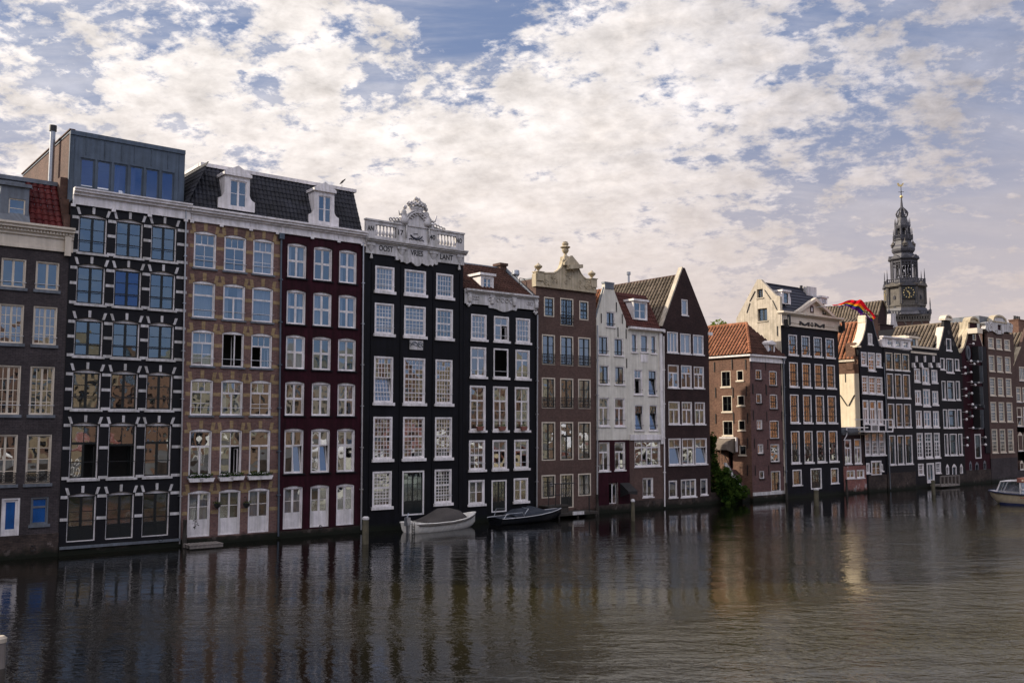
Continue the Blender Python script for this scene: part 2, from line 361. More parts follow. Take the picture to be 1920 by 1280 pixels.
    if curtain:
        mc = MB(pn.P); q = ds + .12
        def pleats(x0, x1, y0, y1, amp=.03, per=.16):
            n = max(4, int((x1 - x0) / per * 4)); prev = None
            for i in range(n + 1):
                x = x0 + (x1 - x0) * i / n; dd = q + amp * math.sin(i * math.pi / 2 + x0)
                if prev: mc.poly([(prev[0], prev[1], y0), (x, dd, y0), (x, dd, y1), (prev[0], prev[1], y1)])
                prev = (x, dd)
        w = i1 - i0
        if curtain == 1: pleats(i0, i1, j0, j1)
        elif curtain == 2: pleats(i0, i0 + w*.27, j0, j1); pleats(i1 - w*.27, i1, j0, j1)
        elif curtain == 3: pleats(i0, i1, j0 + Hd * .45, j1, .004)
        elif curtain == 4: pleats(i0, i0 + w*.5, j0, j1)
        T.part('curtain', mc, curt if curtain != 5 else curtw, fr)
    if rail_:
        mr = MB(pn.P); zz = z0 + (z1 - z0) * rail_[0]
        mr.box(a0 - .03, a1 + .03, d - .03, d - .012, zz - .014, zz + .014)
        T.part('safety_rail', mr, rail_[1], fr)
    if railing:
        mr = MB(pn.P); h, mt = railing[0], railing[1]
        mr.box(a0 + .01, a1 - .01, d - .04, d - .015, z0 + h - .03, z0 + h); mr.box(a0 + .01, a1 - .01, d - .04, d - .015, z0 + .06, z0 + .09)
        n = max(4, int((a1 - a0) / .16)); st = (a1 - a0 - .06) / n
        for i in range(n + 1):
            x = a0 + .03 + i*st; mr.box(x - .009, x + .009, d - .036, d - .02, z0 + .09, z0 + h - .03)
        for i in range(n):       # scrollwork between the bars
            x = a0 + .03 + (i + .5)*st
            for zc in (z0 + .09 + (h - .12)*.3, z0 + .09 + (h - .12)*.7):
                r1, r2 = st*.42, st*.26; k = 8
                for t in range(k):
                    a, b = 2*math.pi*t/k, 2*math.pi*(t+1)/k
                    mr.poly([(x + r1*math.cos(a), d-.028, zc + r1*1.2*math.sin(a)), (x + r1*math.cos(b), d-.028, zc + r1*1.2*math.sin(b)), (x + r2*math.cos(b), d-.028, zc + r2*1.2*math.sin(b)), (x + r2*math.cos(a), d-.028, zc + r2*1.2*math.sin(a))])
        T.part('railing', mr, mt, fr)
    return fr
HOUSES = []
class House(Thing):
    def __init__(s, name, label, out, dv=0.0, group=None):
        """out: outline of the front in photograph units, first point bottom left"""
        pts = [UZ(x, y, dv) for x, y in out]
        pts = [(u, z) for u, z in pts]
        pts[0] = (pts[0][0], -.6); pts[1] = (pts[1][0], -.6)
        super().__init__(name, label, 'house', pts[0][0], dv, 0.0, group)
        s.dv = dv; s.out = pts; s.fp = Panel(s, front, dv); HOUSES.append(s)
    def uz(s, p, v=0.0): return UZ(p[0], p[1], s.dv + v)
    def wall(s, mat, depth=8.0, body=None, split=None, thick=.28):
        """front plate with its openings, then the shell behind it"""
        mb = MB(); mb.plate(s.out, s.fp.holes, s.dv, s.dv + thick)
        o = s.out; body = body or [(o[0][0], -.6), (o[1][0], -.6), (o[1][0], o[2][1]), (o[0][0], o[-1][1])]
        d0 = s.dv + thick + .002; k = len(body)
        for j in range(k):
            a, b = body[j], body[(j + 1) % k]
            mb.poly([(a[0], d0, a[1]), (b[0], d0, b[1]), (b[0], d0 + depth, b[1]), (a[0], d0 + depth, a[1])])
        mb.poly([(p[0], d0 + depth, p[1]) for p in body])
        w = s.part('wall', mb, mat); fixn(w)
        m2 = MB(); u0, u1 = min(p[0] for p in body) + .05, max(p[0] for p in body) - .05
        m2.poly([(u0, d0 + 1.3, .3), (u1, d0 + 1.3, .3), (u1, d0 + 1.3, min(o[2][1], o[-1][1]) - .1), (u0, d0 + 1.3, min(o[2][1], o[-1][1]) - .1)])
        s.part('dark_backing_wall', m2, roomm)  # dark sheet added behind the openings so the hollow rooms read unlit
        return w
    def grid(s, top, bot, rows, f):
        """top, bot: (reference height px rows) column edges measured high and low on the front; rows: list of (yt,yb,xref)"""
        (yT, cT), (yB, cB) = top, bot
        cols = []
        for (a, b), (a2, b2) in zip(cT, cB):
            cols.append((s.uz((a, yT)), s.uz((b, yT)), s.uz((a2, yB)), s.uz((b2, yB))))
        for r, row in enumerate(rows):
            yt, yb, xr = row
            zt, zb = s.uz((xr, yt))[1], s.uz((xr, yb))[1]
            for c, (A, B, A2, B2) in enumerate(cols):
                t = ((zt + zb) / 2 - A2[1]) / (A[1] - A2[1])
                u0 = A2[0] + (A[0] - A2[0]) * t; u1 = B2[0] + (B[0] - B2[0]) * t
                kw = f(r, c)
                if kw is None: continue
                dz0, dz1 = kw.pop('dz', (0, 0))
                window(s.fp, u0, u1, zb + dz0, zt + dz1, **kw)
        return cols
    def win(s, p0, p1, **kw):
        """one window from its top-left and bottom-right corner"""
        u0, u1 = s.uz((p0[0], (p0[1]+p1[1])/2))[0], s.uz((p1[0], (p0[1]+p1[1])/2))[0]; xm = (p0[0] + p1[0]) / 2
        return window(s.fp, u0, u1, s.uz((xm, p1[1]))[1], s.uz((xm, p0[1]))[1], **kw)
    def band(s, name, mat, u0, u1, prof, parent=None):
        """horizontal moulding: prof = [(z0,z1,projection)]"""
        mb = MB()
        for z0, z1, pr in prof: mb.box(u0, u1, s.dv - pr, s.dv - .002, z0, z1)
        return s.part(name, mb, mat, parent)
    def slope_band(s, name, mat, pa, pb, h, pr, u_pad=0.0, parent=None):
        ua, za = pa; ub, zb = pb; mb = MB()
        for (o0, o1, p_) in h:
            mb.plate([(ua - u_pad, za + o0), (ub + u_pad, zb + o0), (ub + u_pad, zb + o1), (ua - u_pad, za + o1)], [], s.dv - p_, s.dv - .002)
        return s.part(name, mb, mat, parent)
def tiles(T, name, mat, O, A, B, poly=None, per=.27, rowh=.33, amp=.04, parent=None, step=.02, n_per=6):
    O, A, B = Vector(O), Vector(A), Vector(B)
    la, lb = A.length, B.length; n = A.cross(B).normalized()
    if n.z < 0: n = -n
    na = max(2, int(round(la / per))) * n_per; nb = max(1, int(round(lb / rowh)))
    mb = MB(); order = []
    def inside(x, y):
        c = False; j = len(poly) - 1
        for i in range(len(poly)):
            if (poly[i][1] > y) != (poly[j][1] > y) and x < (poly[j][0] - poly[i][0]) * (y - poly[i][1]) / (poly[j][1] - poly[i][1]) + poly[i][0]: c = not c
            j = i
        return c
    prof = [1.9 * abs(math.sin(math.pi * (i % n_per) / n_per)) for i in range(na + 1)]
    for j in range(nb):
        off = random.gauss(0, .003)
        rows = []
        for e, hgt in ((0, step), (1, 0)):
            b = (j + e) / nb
            rows.append([O + A * (i / na) + B * b + n * (amp * prof[i] + hgt + off) for i in range(na + 1)])
        for i in range(na):
            if poly and not inside((i + .5) / na, (j + .5) / nb): continue
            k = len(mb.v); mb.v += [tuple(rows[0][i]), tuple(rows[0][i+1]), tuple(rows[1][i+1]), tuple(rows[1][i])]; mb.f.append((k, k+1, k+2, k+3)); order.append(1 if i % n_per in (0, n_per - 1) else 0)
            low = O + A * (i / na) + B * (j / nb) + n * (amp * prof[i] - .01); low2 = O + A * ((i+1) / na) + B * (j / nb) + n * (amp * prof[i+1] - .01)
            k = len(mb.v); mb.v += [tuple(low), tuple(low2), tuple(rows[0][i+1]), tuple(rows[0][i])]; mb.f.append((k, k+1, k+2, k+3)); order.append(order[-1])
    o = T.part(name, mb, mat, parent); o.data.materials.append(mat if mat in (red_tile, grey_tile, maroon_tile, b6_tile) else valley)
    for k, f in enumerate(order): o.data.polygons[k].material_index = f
    return o
def text_mb(txt, size, P, depth=.02, bold=0.0, align='CENTER', spacing=1.0, sx=1.0):
    cu = bpy.data.curves.new('lettering', 'FONT'); cu.body = txt; cu.size = size; cu.extrude = depth / 2; cu.align_x = align; cu.offset = bold
    cu.space_character = spacing
    o = bpy.data.objects.new('lettering', cu); COL.objects.link(o)
    dg = bpy.context.evaluated_depsgraph_get(); dg.update()
    me = bpy.data.meshes.new_from_object(o.evaluated_get(dg))
    mb = MB(P); mb.v = [P(v.co.x * sx, -v.co.z, v.co.y) for v in me.vertices]; mb.f = [tuple(p.vertices) for p in me.polygons]
    bpy.data.objects.remove(o); bpy.data.curves.remove(cu); bpy.data.meshes.remove(me)
    return mb
def pipe(H, x0, y0, x1, y1, mat, r=.05, pr=.12, name='drainpipe', hopper=False):
    a, b = UZ(x0, y0, H.dv - pr), UZ(x1, y1, H.dv - pr)
    mb = MB(); v = H.dv - pr
    mb.tube([(a[0], v, a[1]), (b[0], v, max(b[1], .15))], r)
    n = int((a[1] - b[1]) / 2.2)
    for i in range(1, n):
        t = i / n; u = a[0] + (b[0] - a[0]) * t; z = a[1] + (b[1] - a[1]) * t
        mb.box(u - r*1.7, u + r*1.7, v - r*1.3, v + pr, z - .03, z + .03)
    if hopper: mb.box(a[0] - .14, a[0] + .14, v - .12, v + .1, a[1] - .1, a[1] + .22)
    return H.part(name, mb, mat)
# look settings
WA, WB, WC = .085, .042, .06
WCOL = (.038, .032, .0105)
SUNOFF, SUN_E = 52, 6.6
SKYBLUE = (2.15, 2.85, 4.9); CL_THIN = (5.4, 5.2, 5.7); CL_THICK = (8.6, 7.7, 7.4); CL_GLOW = (11.2, 10.4, 9.8); HAZE = (7.2, 6.1, 5.7)
COV0, COV1 = .915, 1.10
RELIEF = 1.0
HAZEBACK = .15
BLOBS = [(800, 110, 0, .13, -.13), (970, 20, 0, .13, -.14), (570, 80, 0, .08, .08), (250, 250, 0, .3, .06), (700, 420, 0, .45, .09), (1250, 240, 0, .4, .08), (1850, 150, 0, .3, -.02), (1450, 420, 0, .10, -.05), (1150, 330, 0, .25, .07), (1780, 200, 0, .28, -.03), (120, 60, 0, .08, -.08), (480, 120, 0, .06, -.08), (130, 20, 0, .12, .05), ((.95, -.35, .22), 0, .15, .85, -.25)]
BACKB, ZENB = 2.1, 1.0
# ------------------------------------------------------------------ the houses, left to right
def zat(p, v=0.0): return UZ(p[0], p[1], v)[1]
def uat(p, v=0.0): return UZ(p[0], p[1], v)[0]
def flat(H):
    z = (H.out[2][1] + H.out[3][1]) / 2; H.out[2] = (H.out[2][0], z); H.out[3] = (H.out[3][0], z); return z
def plinth(H, mat, z1, pr=.06, z0=-.6, name='plinth', u0=None, u1=None):
    u0 = H.out[0][0] + .01 if u0 is None else u0; u1 = H.out[1][0] - .01 if u1 is None else u1
    return H.band(name, mat, u0, u1, [(z0, z1, pr)])
def box_part(H, name, mat, *b, parent=None):
    mb = MB(); mb.box(*b); return H.part(name, mb, mat, parent)
def dormer(H, pbl, ptr, v, depth, mat, lay='c12', wfrac=(.2, .8, .08, .82), peak=0.25, roofmat=None, shoulder=0.0, sm=None, overhang=.08, g=None):
    """dormer whose front stands at depth v; pbl/ptr: bottom-left and top-right of its cheeks (below the cap)"""
    xm = (pbl[0] + ptr[0]) / 2
    u0, u1 = uat((pbl[0], (pbl[1]+ptr[1])/2), v), uat((ptr[0], (pbl[1]+ptr[1])/2), v)
    z0, z1 = zat((xm, pbl[1]), v), zat((xm, ptr[1]), v); w = u1 - u0
    a0, a1, b0, b1 = u0 + w*wfrac[0], u0 + w*wfrac[1], z0 + (z1-z0)*wfrac[2], z0 + (z1-z0)*wfrac[3]
    mb = MB()
    if shoulder:
        out = [(u0 - shoulder, z0), (u1 + shoulder, z0), (u1 + shoulder, z0 + .55)]
        for i in range(1, 6): t = i/6; out.append((u1 + shoulder*(1-math.sin(t*math.pi/2)), z0 + .55 + .5*t*t + .02))
        out += [(u1, z1), (u0, z1)]
        for i in range(5, 0, -1): t = i/6; out.append((u0 - shoulder*(1-math.sin(t*math.pi/2)), z0 + .55 + .5*t*t + .02))
        out.append((u0 - shoulder, z0 + .55))
    else: out = rect(u0, u1, z0, z1)
    mb.plate(out, [rect(a0, a1, b0, b1)], v, v + .14)
    mb.box(u0, u0 + .06, v + .142, v + depth, z0, z1); mb.box(u1 - .06, u1, v + .142, v + depth, z0, z1)
    mb.box(u0 - overhang, u1 + overhang, v - .12, v + depth, z1 + .002, z1 + .16)
    if peak: mb.plate([(u0 - overhang, z1 + .162), (u1 + overhang, z1 + .162), ((u0+u1)/2, z1 + .162 + peak)], [], v - .1, v + depth)
    dm = H.part('dormer', mb, mat)
    ms = MB(); gl = MB()
    for (x0, x1, y0, y1, nc, nr, kd) in LAY[lay]:
        A0, A1, B0, B1 = a0 + x0*(a1-a0), a0 + x1*(a1-a0), b0 + y0*(b1-b0), b0 + y1*(b1-b0); s2 = .055
        ms.box(A0, A0+s2, v+.04, v+.09, B0, B1); ms.box(A1-s2, A1, v+.04, v+.09, B0, B1); ms.box(A0+s2, A1-s2, v+.04, v+.09, B0, B0+s2); ms.box(A0+s2, A1-s2, v+.04, v+.09, B1-s2, B1)
        for j in range(1, nr): y = B0 + (B1-B0)*j/nr; ms.box(A0+s2, A1-s2, v+.05, v+.08, y-.015, y+.015)
        for j in range(1, nc): x = A0 + (A1-A0)*j/nc; ms.box(x-.015, x+.015, v+.052, v+.078, B0+s2, B1-s2)
        t = random.gauss(0, .01); gl.poly([(A0, v+.065-t, B0), (A1, v+.065, B0), (A1, v+.065+t, B1), (A0, v+.065, B1)])
    H.part('sash', ms, sm or mat, dm); H.part('pane', gl, g or gdark, dm)
    mi = MB(); mi.poly([(a0-.1, v+.9, b0-.1), (a1+.1, v+.9, b0-.1), (a1+.1, v+.9, b1+.1), (a0-.1, v+.9, b1+.1)]); H.part('dark_backing_wall', mi, roomm, dm)  # dark sheet added so the dormer reads unlit inside
    return dm
def flatroof(H, z, depth, mat=None, v0=None):
    v0 = H.dv + .3 if v0 is None else v0
    return box_part(H, 'roof', mat or leadm, H.out[0][0] + .02, H.out[1][0] - .02, v0, v0 + depth, z - .02, z + .1)

# ---- house 1: dark grey brick at the left edge of the view
H = House('canal_house', 'dark grey brick house with cream cornice and blue ground floor panes at the left edge',
          [(-72, 1056), (107.8, 1042), (130, 470), (-72, 452)], dv=.03)
zt = flat(H); Gb = greybrick
rowsA = [(c1(270, 825)[1], c1(270, 988)[1], 88.6), (574.4, 646.8, 84.5), (c2(0, 142)[1], c2(0, 420)[1], 79.5), (c2(0, 530)[1], c2(0, 812)[1], 73.5)]
cT = [(-68, -20), (1.6, 48.6), (66.6, 111)]; cB = [(-80, -32), (-14, 32), (48.5, 96)]
H.grid((c1(0, 905)[1], cT), (c2(0, 670)[1], cB), rowsA, lambda r, c: dict(
    lay=['c11', 'c23', 'c23', 'c14'][r], fm=warmwhite, sm=warmwhite, fw=.06, sill=leadm, sillh=.13, rail_=(.2, rail) if r != 3 else None,
    railing=(.55, iron) if r == 3 else None, g=[gdark, gold_glass, gold_glass, gbright][r], bw=.032))
H.win(c2(5, 893), c2(112, 1146), lay=[(0, 1, .22, 1, 1, 1, 'g'), (0, 1, 0, .22, 1, 1, 'p')], name='door', fm=white, g=bluepanel, fw=.09, sw=.1)
H.win(c2(175, 888), c2(277, 1045), lay='t1', fm=leadm, sm=leadm, g=bluepanel, sill=leadm, sillh=.12)
bodyA = rect(H.out[0][0], H.out[1][0], -.6, zt + 1.3); H.wall(Gb, 9, body=[bodyA[0], bodyA[1], bodyA[2], bodyA[3]])
plinth(H, stone_base, zat(c2(200, 1100)), .1)
u0, u1 = H.out[0][0], H.out[1][0]
zc = zat((100, 425), -.3)
H.band('cornice', warmwhite, u0, u1 + .1, [(zt - .06, zt + .08, .1), (zt + .08, zc - .5, .07), (zc - .5, zc - .36, .14), (zc - .36, zc - .2, .2), (zc - .2, zc - .06, .34), (zc - .06, zc + .04, .42)])
mb = MB(); n = int((u1 - u0) / .14)
for i in range(n): mb.box(u0 + i*.14, u0 + i*.14 + .07, H.dv - .26, H.dv - .202, zc - .34, zc - .22)
H.part('dentils', mb, warmwhite)
box_part(H, 'bracket', warmwhite, u1 - .3, u1 - .02, H.dv - .24, H.dv - .11, zt - .25, zc - .38)
vr = 1.7; zr = zat((80, 342), vr); sl = (vr, zr - zc)
for (xa, xb, mt) in ((55, 121, red_tile),):
    ua, ub = uat((55, 400), .4), u1 - .35
    tiles(H, 'roof_tiles', red_tile, (ua, .05, zc + .02), (ub - ua, 0, 0), (0, vr - .05, zr - zc - .1), per=.3, rowh=.36, amp=.045, step=.035)
mb = MB(); mb.poly([(u0, .03, zc), (u1 - .36, .03, zc), (u1 - .36, vr, zr - .06), (u0, vr, zr - .06)]); mb.poly([(u0, vr, zr - .06), (u1, vr, zr - .06), (u1, vr + 7, zr), (u0, vr + 7, zr)])
mb.poly([(u1 - .02, .03, zc - .1), (u1 - .02, vr, zr), (u1 - .02, vr, zc - .1)]); mb.box(u0, u1 - .02, vr - .14, vr + .2, zr - .12, zr + .08)
H.part('roof', mb, leadm)
mb = MB(); mb.box(u1 - .33, u1 - .02, .1, .5, zc - .2, zc + .75); mb.box(u1 - .34, u1 - .02, .55, 1.0, zc - .2, zc + 1.6); mb.box(u1 - .35, u1 - .02, 1.05, 1.8, zc - .2, zr + .25)
H.part('stepped_party_wall', mb, penbrick)
dormer(H, c1(0, 598), c1(165, 395), .35, 1.2, leadm, lay='two', wfrac=(.3, .88, .12, .66), peak=0, sm=warmwhite)

# ---- house 2: black with white bands, zinc penthouse
H = House('canal_house', 'black brick house with white stone bands between its windows and a zinc penthouse on top',
          [(108.2, 1042), (336.3, 1024), (349.5, 405), (134, 375)])
zt = flat(H)
rows = [(c1(0, 555)[1], c1(0, 778)[1], 173), (c1(0, 838)[1], c1(0, 1068)[1], 170), (595.5, 668, 166), (c2(0, 160)[1], c2(0, 388)[1], 162), (c2(0, 462)[1], c2(0, 785)[1], 158), (c2(0, 866)[1], c2(0, 1142)[1], 153)]
cT = [(147, 201), (217, 268.5), (284, 332)]; cB = [(125.7, 180), (198.5, 251), (266.5, 317.5)]
WN = []
def f2(r, c):
    lay = 'c13'
    if r == 4: lay = ['halfopen', 'openlow', 't2'][c]
    if r == 5: lay = [(0, .5, .3, 1, 1, 2, 'g'), (.5, 1, .3, 1, 1, 2, 'g'), (0, .5, 0, .3, 1, 1, 'p'), (.5, 1, 0, .3, 1, 1, 'p')]
    kw = dict(lay=lay, fm=white, sm=darkgreen, fw=.055, sw=.06, bw=.035, rise=.13, sill=whitestone if r < 5 else None, sillh=.1, sillp=.1,
              rail_=(.3, iron) if r < 5 else (.42, iron), g=gblue if (r == 1 and c == 1) else (gdark if r < 3 else gbright), tilt=.006, rec=.10)
    return kw
cols = H.grid((c1(0, 660)[1], cT), (c2(0, 1000)[1], cB), rows, f2)
holes = H.fp.holes
mb = MB(); U0, U1 = H.out[0][0], H.out[1][0]
for r in range(6):
    hs = holes[r*3:r*3+3]; e = [(h[0][0], h[1][0], h[0][1], max(p[1] for p in h)) for h in hs]
    spans = [(U0 + .02, e[0][0] - .01), (e[0][1] + .02, e[1][0] - .01), (e[1][1] + .02, e[2][0] - .01), (e[2][1] + .02, U1 - .04)]
    z0, z1 = e[1][2], e[1][3]; h = z1 - z0
    for (a, b) in spans:
        for fz in ((.88, .50, .02) if r < 4 else ((.95, .55, .02) if r == 4 else (.93, .47))):
            mb.box(a, b, H.dv - .03, H.dv - .002, z0 + h*fz - .07, z0 + h*fz + .07)
        
    for (a, b, q0, q1) in e:
        w = b - a
        for t, sl in ((.02, -.10), (.5, 0), (.98, .10)):
            x = a + w*t; zz = q1 + (.02 if t == .5 else -.06)
            mb.plate([(x - .06, zz), (x + .06, zz), (x + .065 + sl, zz + .33), (x - .065 + sl, zz + .33)], [], H.dv - .035, H.dv - .002)
H.part('stone_bands', mb, whitestone)
H.wall(black, 9)
plinth(H, stone_base, zat(c2(680, 1150)), .12)
box_part(H, 'plinth_ledge', leadm, U0 + .02, U1 - .02, H.dv - .2, H.dv - .122, zat(c2(680, 1152)) - .08, zat(c2(680, 1150)) + .03)
zc = zat((240, 366), -.3); zb = zat((240, 396), -.1)
H.band('cornice', white, U0, U1 + .02, [(zt - .1, zb, .06), (zb, zc - .3, .1), (zc - .3, zc - .16, .22), (zc - .16, zc - .04, .34), (zc - .04, zc + .03, .40)])
for x in (137, 213, 281, 349): u = uat((x, 400), -.1); mb = MB(); mb.box(u - .03, u + .03, H.dv - .13, H.dv - .102, zb - .02, zc - .3); mb.box(u - .1, u + .1, H.dv - .14, H.dv - .062, zb - .13, zb - .002); H.part('cornice_block', mb, white)
# penthouse
PV = .85; ul, ur = uat((130, 300), PV), uat((346, 330), PV); zp = zat((240, 266), PV); zl = zc + .0
pp = Panel(H, front, PV); hp = []
for xa, xb, ya, yb in ((458, 543, 235, 402), (553, 637, 250, 420), (648, 731, 265, 440), (742, 822, 280, 456), (833, 912, 296, 470), (923, 998, 312, 480)):
    (a, _), (b, _) = UZ(*c1(xa, 300), PV), UZ(*c1(xb, 300), PV); x, _ = c1((xa+xb)/2, 0)
    window(pp, a, b, zat((x, c1(0, yb)[1]), PV), zat((x, c1(0, ya)[1]), PV), lay='one', fm=zinc, sm=zinc, fw=.03, sw=.05, g=gblue, tilt=.01, curtain=4 if 640 < xa < 760 else 0, srec=.03)
mb = MB(); mb.plate(rect(ul, ur, zc - .5, zp), pp.holes, PV, PV + .12)
mb.box(ul, ur, PV - .06, PV + .2, zp - .14, zp + .08); mb.box(ul, ur, PV + .2, PV + 10.6, zp - .02, zp + .06); mb.box(ur - .1, ur - .002, PV + .122, PV + 10.6, zc - .5, zp - .02)
for x in (404, 425, 490, 598, 695, 768, 865, 960, 1025): u = uat(c1(x, 250), PV); mb.box(u - .015, u + .015, PV - .03, PV - .001, zc + .05 if x in (404, 425, 1025) else zp - 1.05, zp - .14)
H.part('penthouse', mb, zinc)
mb = MB(); mb.box(ul, ul + .2, PV + .13, PV + 10.6, zt - .5, zp - .1); mb.box(ul - .05, ul + .22, PV - .02, PV + 10.7, zp + .082, zp + .14); H.part('penthouse_side_wall', mb, penbrick)
uf = U0 - .32; v_, z_ = VZ(95, 343, uf); zt2 = VZ(97, 248, uf)[1]
mb = MB(); mb.tube([(uf, v_, z_ - 1.5), (uf, v_, zt2)], .13, 12); H.part('flue_pipe', mb, steel, smooth=False)
mb = MB(); mb.tube([(uf, v_, zt2 - .02), (uf, v_, zt2 + .28)], .18, 12); H.part('flue_cap', mb, iron)
pipe(H, 349, 392, 336.5, 1022, steel, r=.045, pr=.1)

# ---- house 3: purple brown brick with ochre bands
ROWZ = None
H = House('canal_house', 'brown brick house with ochre bands and white French doors at the water',
          [(336.5, 1024), (522, 1012), (529, 452), (350, 412)], dv=.02)
zc34 = (zat((350, 386), -.3) + zat((670, 432), -.3)) / 2
H.out[2] = (H.out[2][0], zc34 - .2); H.out[3] = (H.out[3][0], zc34 - .2); zt = zc34 - .2
rows = [(c3(0, 473)[1], c3(0, 700)[1], 385), (c3(0, 778)[1], c3(0, 1005)[1], 383), (c3(0, 1076)[1], 686, 380.5), (c4(0, 166)[1], c4(0, 400)[1], 378), (c4(0, 484)[1], c4(0, 783)[1], 375), (c4(0, 873)[1], c4(0, 1165)[1], 372)]
cT = [(363.5, 405.5), (420.5, 461.5), (474.5, 513.5)]; cB = [(351.5, 394), (409.5, 450.5), (465, 504.5)]
L3 = [['t32', 't32', 't32'], ['t1', 'tc1', 't1'], ['t32', 'open', 'tco'], ['t32', 'tc3', 't32'], ['tc1', 'halfopen', 'tc1'], ['dt', 'dt', 'dt']]
H.grid((c3(0, 590)[1], cT), (c4(0, 1010)[1], cB), rows, lambda r, c: dict(lay=L3[r][c], fm=white, fw=.065, rise=.11, sill=leadm if r < 5 else None, sillh=.08, rail_=(.22, rail) if r < 4 else None,
    g=gdark if r < 3 else gbright, curtain={0: [0, 0, 1], 1: [1, 2, 1], 2: [1, 0, 0], 3: [0, 2, 0], 4: [0, 0, 0], 5: [1, 0, 4]}[r][c], tilt=.005 if r < 3 else .012, name='window' if r < 5 else 'door'))
U0, U1 = H.out[0][0], H.out[1][0]; mb = MB(); holes = H.fp.holes
for r in range(6):
    hs = holes[r*3:r*3+3]; e = [(h[0][0], h[1][0], h[0][1], max(p[1] for p in h)) for h in hs]
    spans = [(U0 + .06, e[0][0] - .01), (e[0][1] + .01, e[1][0] - .01), (e[1][1] + .01, e[2][0] - .01), (e[2][1] + .01, U1 - .08)]
    z0, z1 = e[1][2], e[1][3]; h = z1 - z0
    for (a, b) in spans:
        for fz in (.95, .58, .06) if r < 5 else (.95, .52): mb.box(a, b, H.dv - .008, H.dv - .002, z0 + h*fz - .09, z0 + h*fz + .09)
    for (a, b, q0, q1) in e:
        w = b - a
        for t, sl in ((.0, -.08), (.5, 0), (1, .08)):
            x = a + w*t; zz = q1 + (.02 if t == .5 else -.08)
            mb.plate([(x - .09, zz), (x + .09, zz), (x + .1 + sl, zz + .42), (x - .1 + sl, zz + .42)], [], H.dv - .01, H.dv - .002)
H.part('ochre_bands', mb, ochre)
H.wall(b3brick, 9); plinth(H, stone_base, zat((430, 1004)), .07)
H3 = H
zc34 = (zat((350, 386), -.3) + zat((670, 432), -.3)) / 2
def cornice34(H, xs):
    zb = (zat((357, 412), -.06) + zat((679, 458), -.06)) / 2
    H.band('cornice', white, H.out[0][0], H.out[1][0], [(zb - .02, zb + .06, .09), (zb + .06, zc34 - .32, .06), (zc34 - .32, zc34 - .2, .16), (zc34 - .2, zc34 - .07, .3), (zc34 - .07, zc34 + .03, .38)])
    for x in xs: u = uat((x, 430), -.1); mb = MB(); mb.box(u - .02, u + .02, H.dv - .09, H.dv - .062, zb + .06, zc34 - .32); mb.box(u - .1, u + .1, H.dv - .13, H.dv - .092, zb - .12, zb + .0); H.part('cornice_block', mb, white)
cornice34(H, [360, 415.5, 471, 521])
VM = 1.35; zm = (zat((376, 309), VM) + zat((664, 363), VM)) / 2
UA, UB = uat((350, 370), .2) , uat((679, 450), .2); ua2, ub2 = uat((378, 306), VM), uat((662, 357), VM)
um = H.out[1][0]
mb = MB(); mb.poly([(UA, .2, zc34), (um, .2, zc34), (um, VM, zm), (ua2, VM, zm)]); mb.poly([(UA, .2, zc34), (ua2, VM, zm), (ua2, 8, zm), (UA, 8, zc34)]); mb.poly([(ua2, VM, zm), (um, VM, zm), (um, 8, zm), (ua2, 8, zm)])
H.part('roof', mb, slate)
tl = (um - UA); O = (UA, .17, zc34 + .03)
tiles(H, 'roof_tiles', grey_tile, O, (tl, 0, 0), (0, VM - .2, zm - zc34 - .05), poly=[(0, -.1), (1.1, -.1), (1.1, 1.1), ((ua2-UA)/tl, 1.1), ((ua2-UA)/tl, 1)], per=.24, rowh=.33, amp=.03, step=.03)
tiles(H, 'roof_tiles', grey_tile, (UA - .02, 6, zc34 + .03), (0, -5.8, 0), (ua2 - UA, 0, zm - zc34 - .05), per=.24, rowh=.33, amp=.03, step=.03)
mb = MB(); mb.box(ua2 - .1, um, VM - .16, VM + .12, zm - .02, zm + .17); mb.box(ua2 - .12, ua2 + .1, VM + .122, 8, zm - .02, zm + .16); H.part('roof_edge', mb, white)
dormer(H, (421, 394), (468, 331), .12, 1.3, white, lay='c12', wfrac=(.22, .88, .1, .88), peak=.42, shoulder=.32)
pipe(H, 527.5, 445, 521.5, 1010, zinc, r=.055, pr=.12, hopper=True)

# ---- house 4: burgundy
H = House('canal_house', 'burgundy painted house with white cross bar windows and white French doors at the water',
          [(522, 1012), (677.5, 997.5), (683.5, 462), (529, 452)], dv=.0)
H.out[2] = (H.out[2][0], zc34 - .2); H.out[3] = (H.out[3][0], zc34 - .2); zt = zc34 - .2
rows = [(c3(0, 545)[1], c3(0, 760)[1], 557), (c3(0, 830)[1], c3(0, 1045)[1], 556), (c3(0, 1107)[1], 692, 554), (c4(0, 182)[1], c4(0, 402)[1], 552.5), (c4(0, 480)[1], c4(0, 767)[1], 551.5), (c4(0, 843)[1], c4(0, 1115)[1], 549.5)]
cT = [(539, 575), (588.5, 623.3), (636, 669.5)]; cB = [(531, 567.7), (581.5, 617.2), (630.5, 664.3)]
H.grid((c3(0, 655)[1], cT), (c4(0, 975)[1], cB), rows, lambda r, c: dict(lay='x' if r < 4 else ('xl' if r == 4 and c == 2 else ('xt' if r == 4 else 'dt')), fm=white, fw=.075, sw=.06, rise=.1, sill=black2 if r < 5 else None,
    sillh=.07, g=gdark if r < 3 else gbright, curtain={0: [2, 0, 2], 1: [2, 4, 2], 2: [1, 0, 4], 3: [0, 0, 2], 4: [0, 0, 0], 5: [1, 0, 1]}[r][c], tilt=.005 if r < 3 else .0125, name='window' if r < 5 else 'door', rec=.06))
H.wall(burg, 9); plinth(H, stone_base, zat((600, 990)), .07)
cornice34(H, [529, 586, 636, 680])
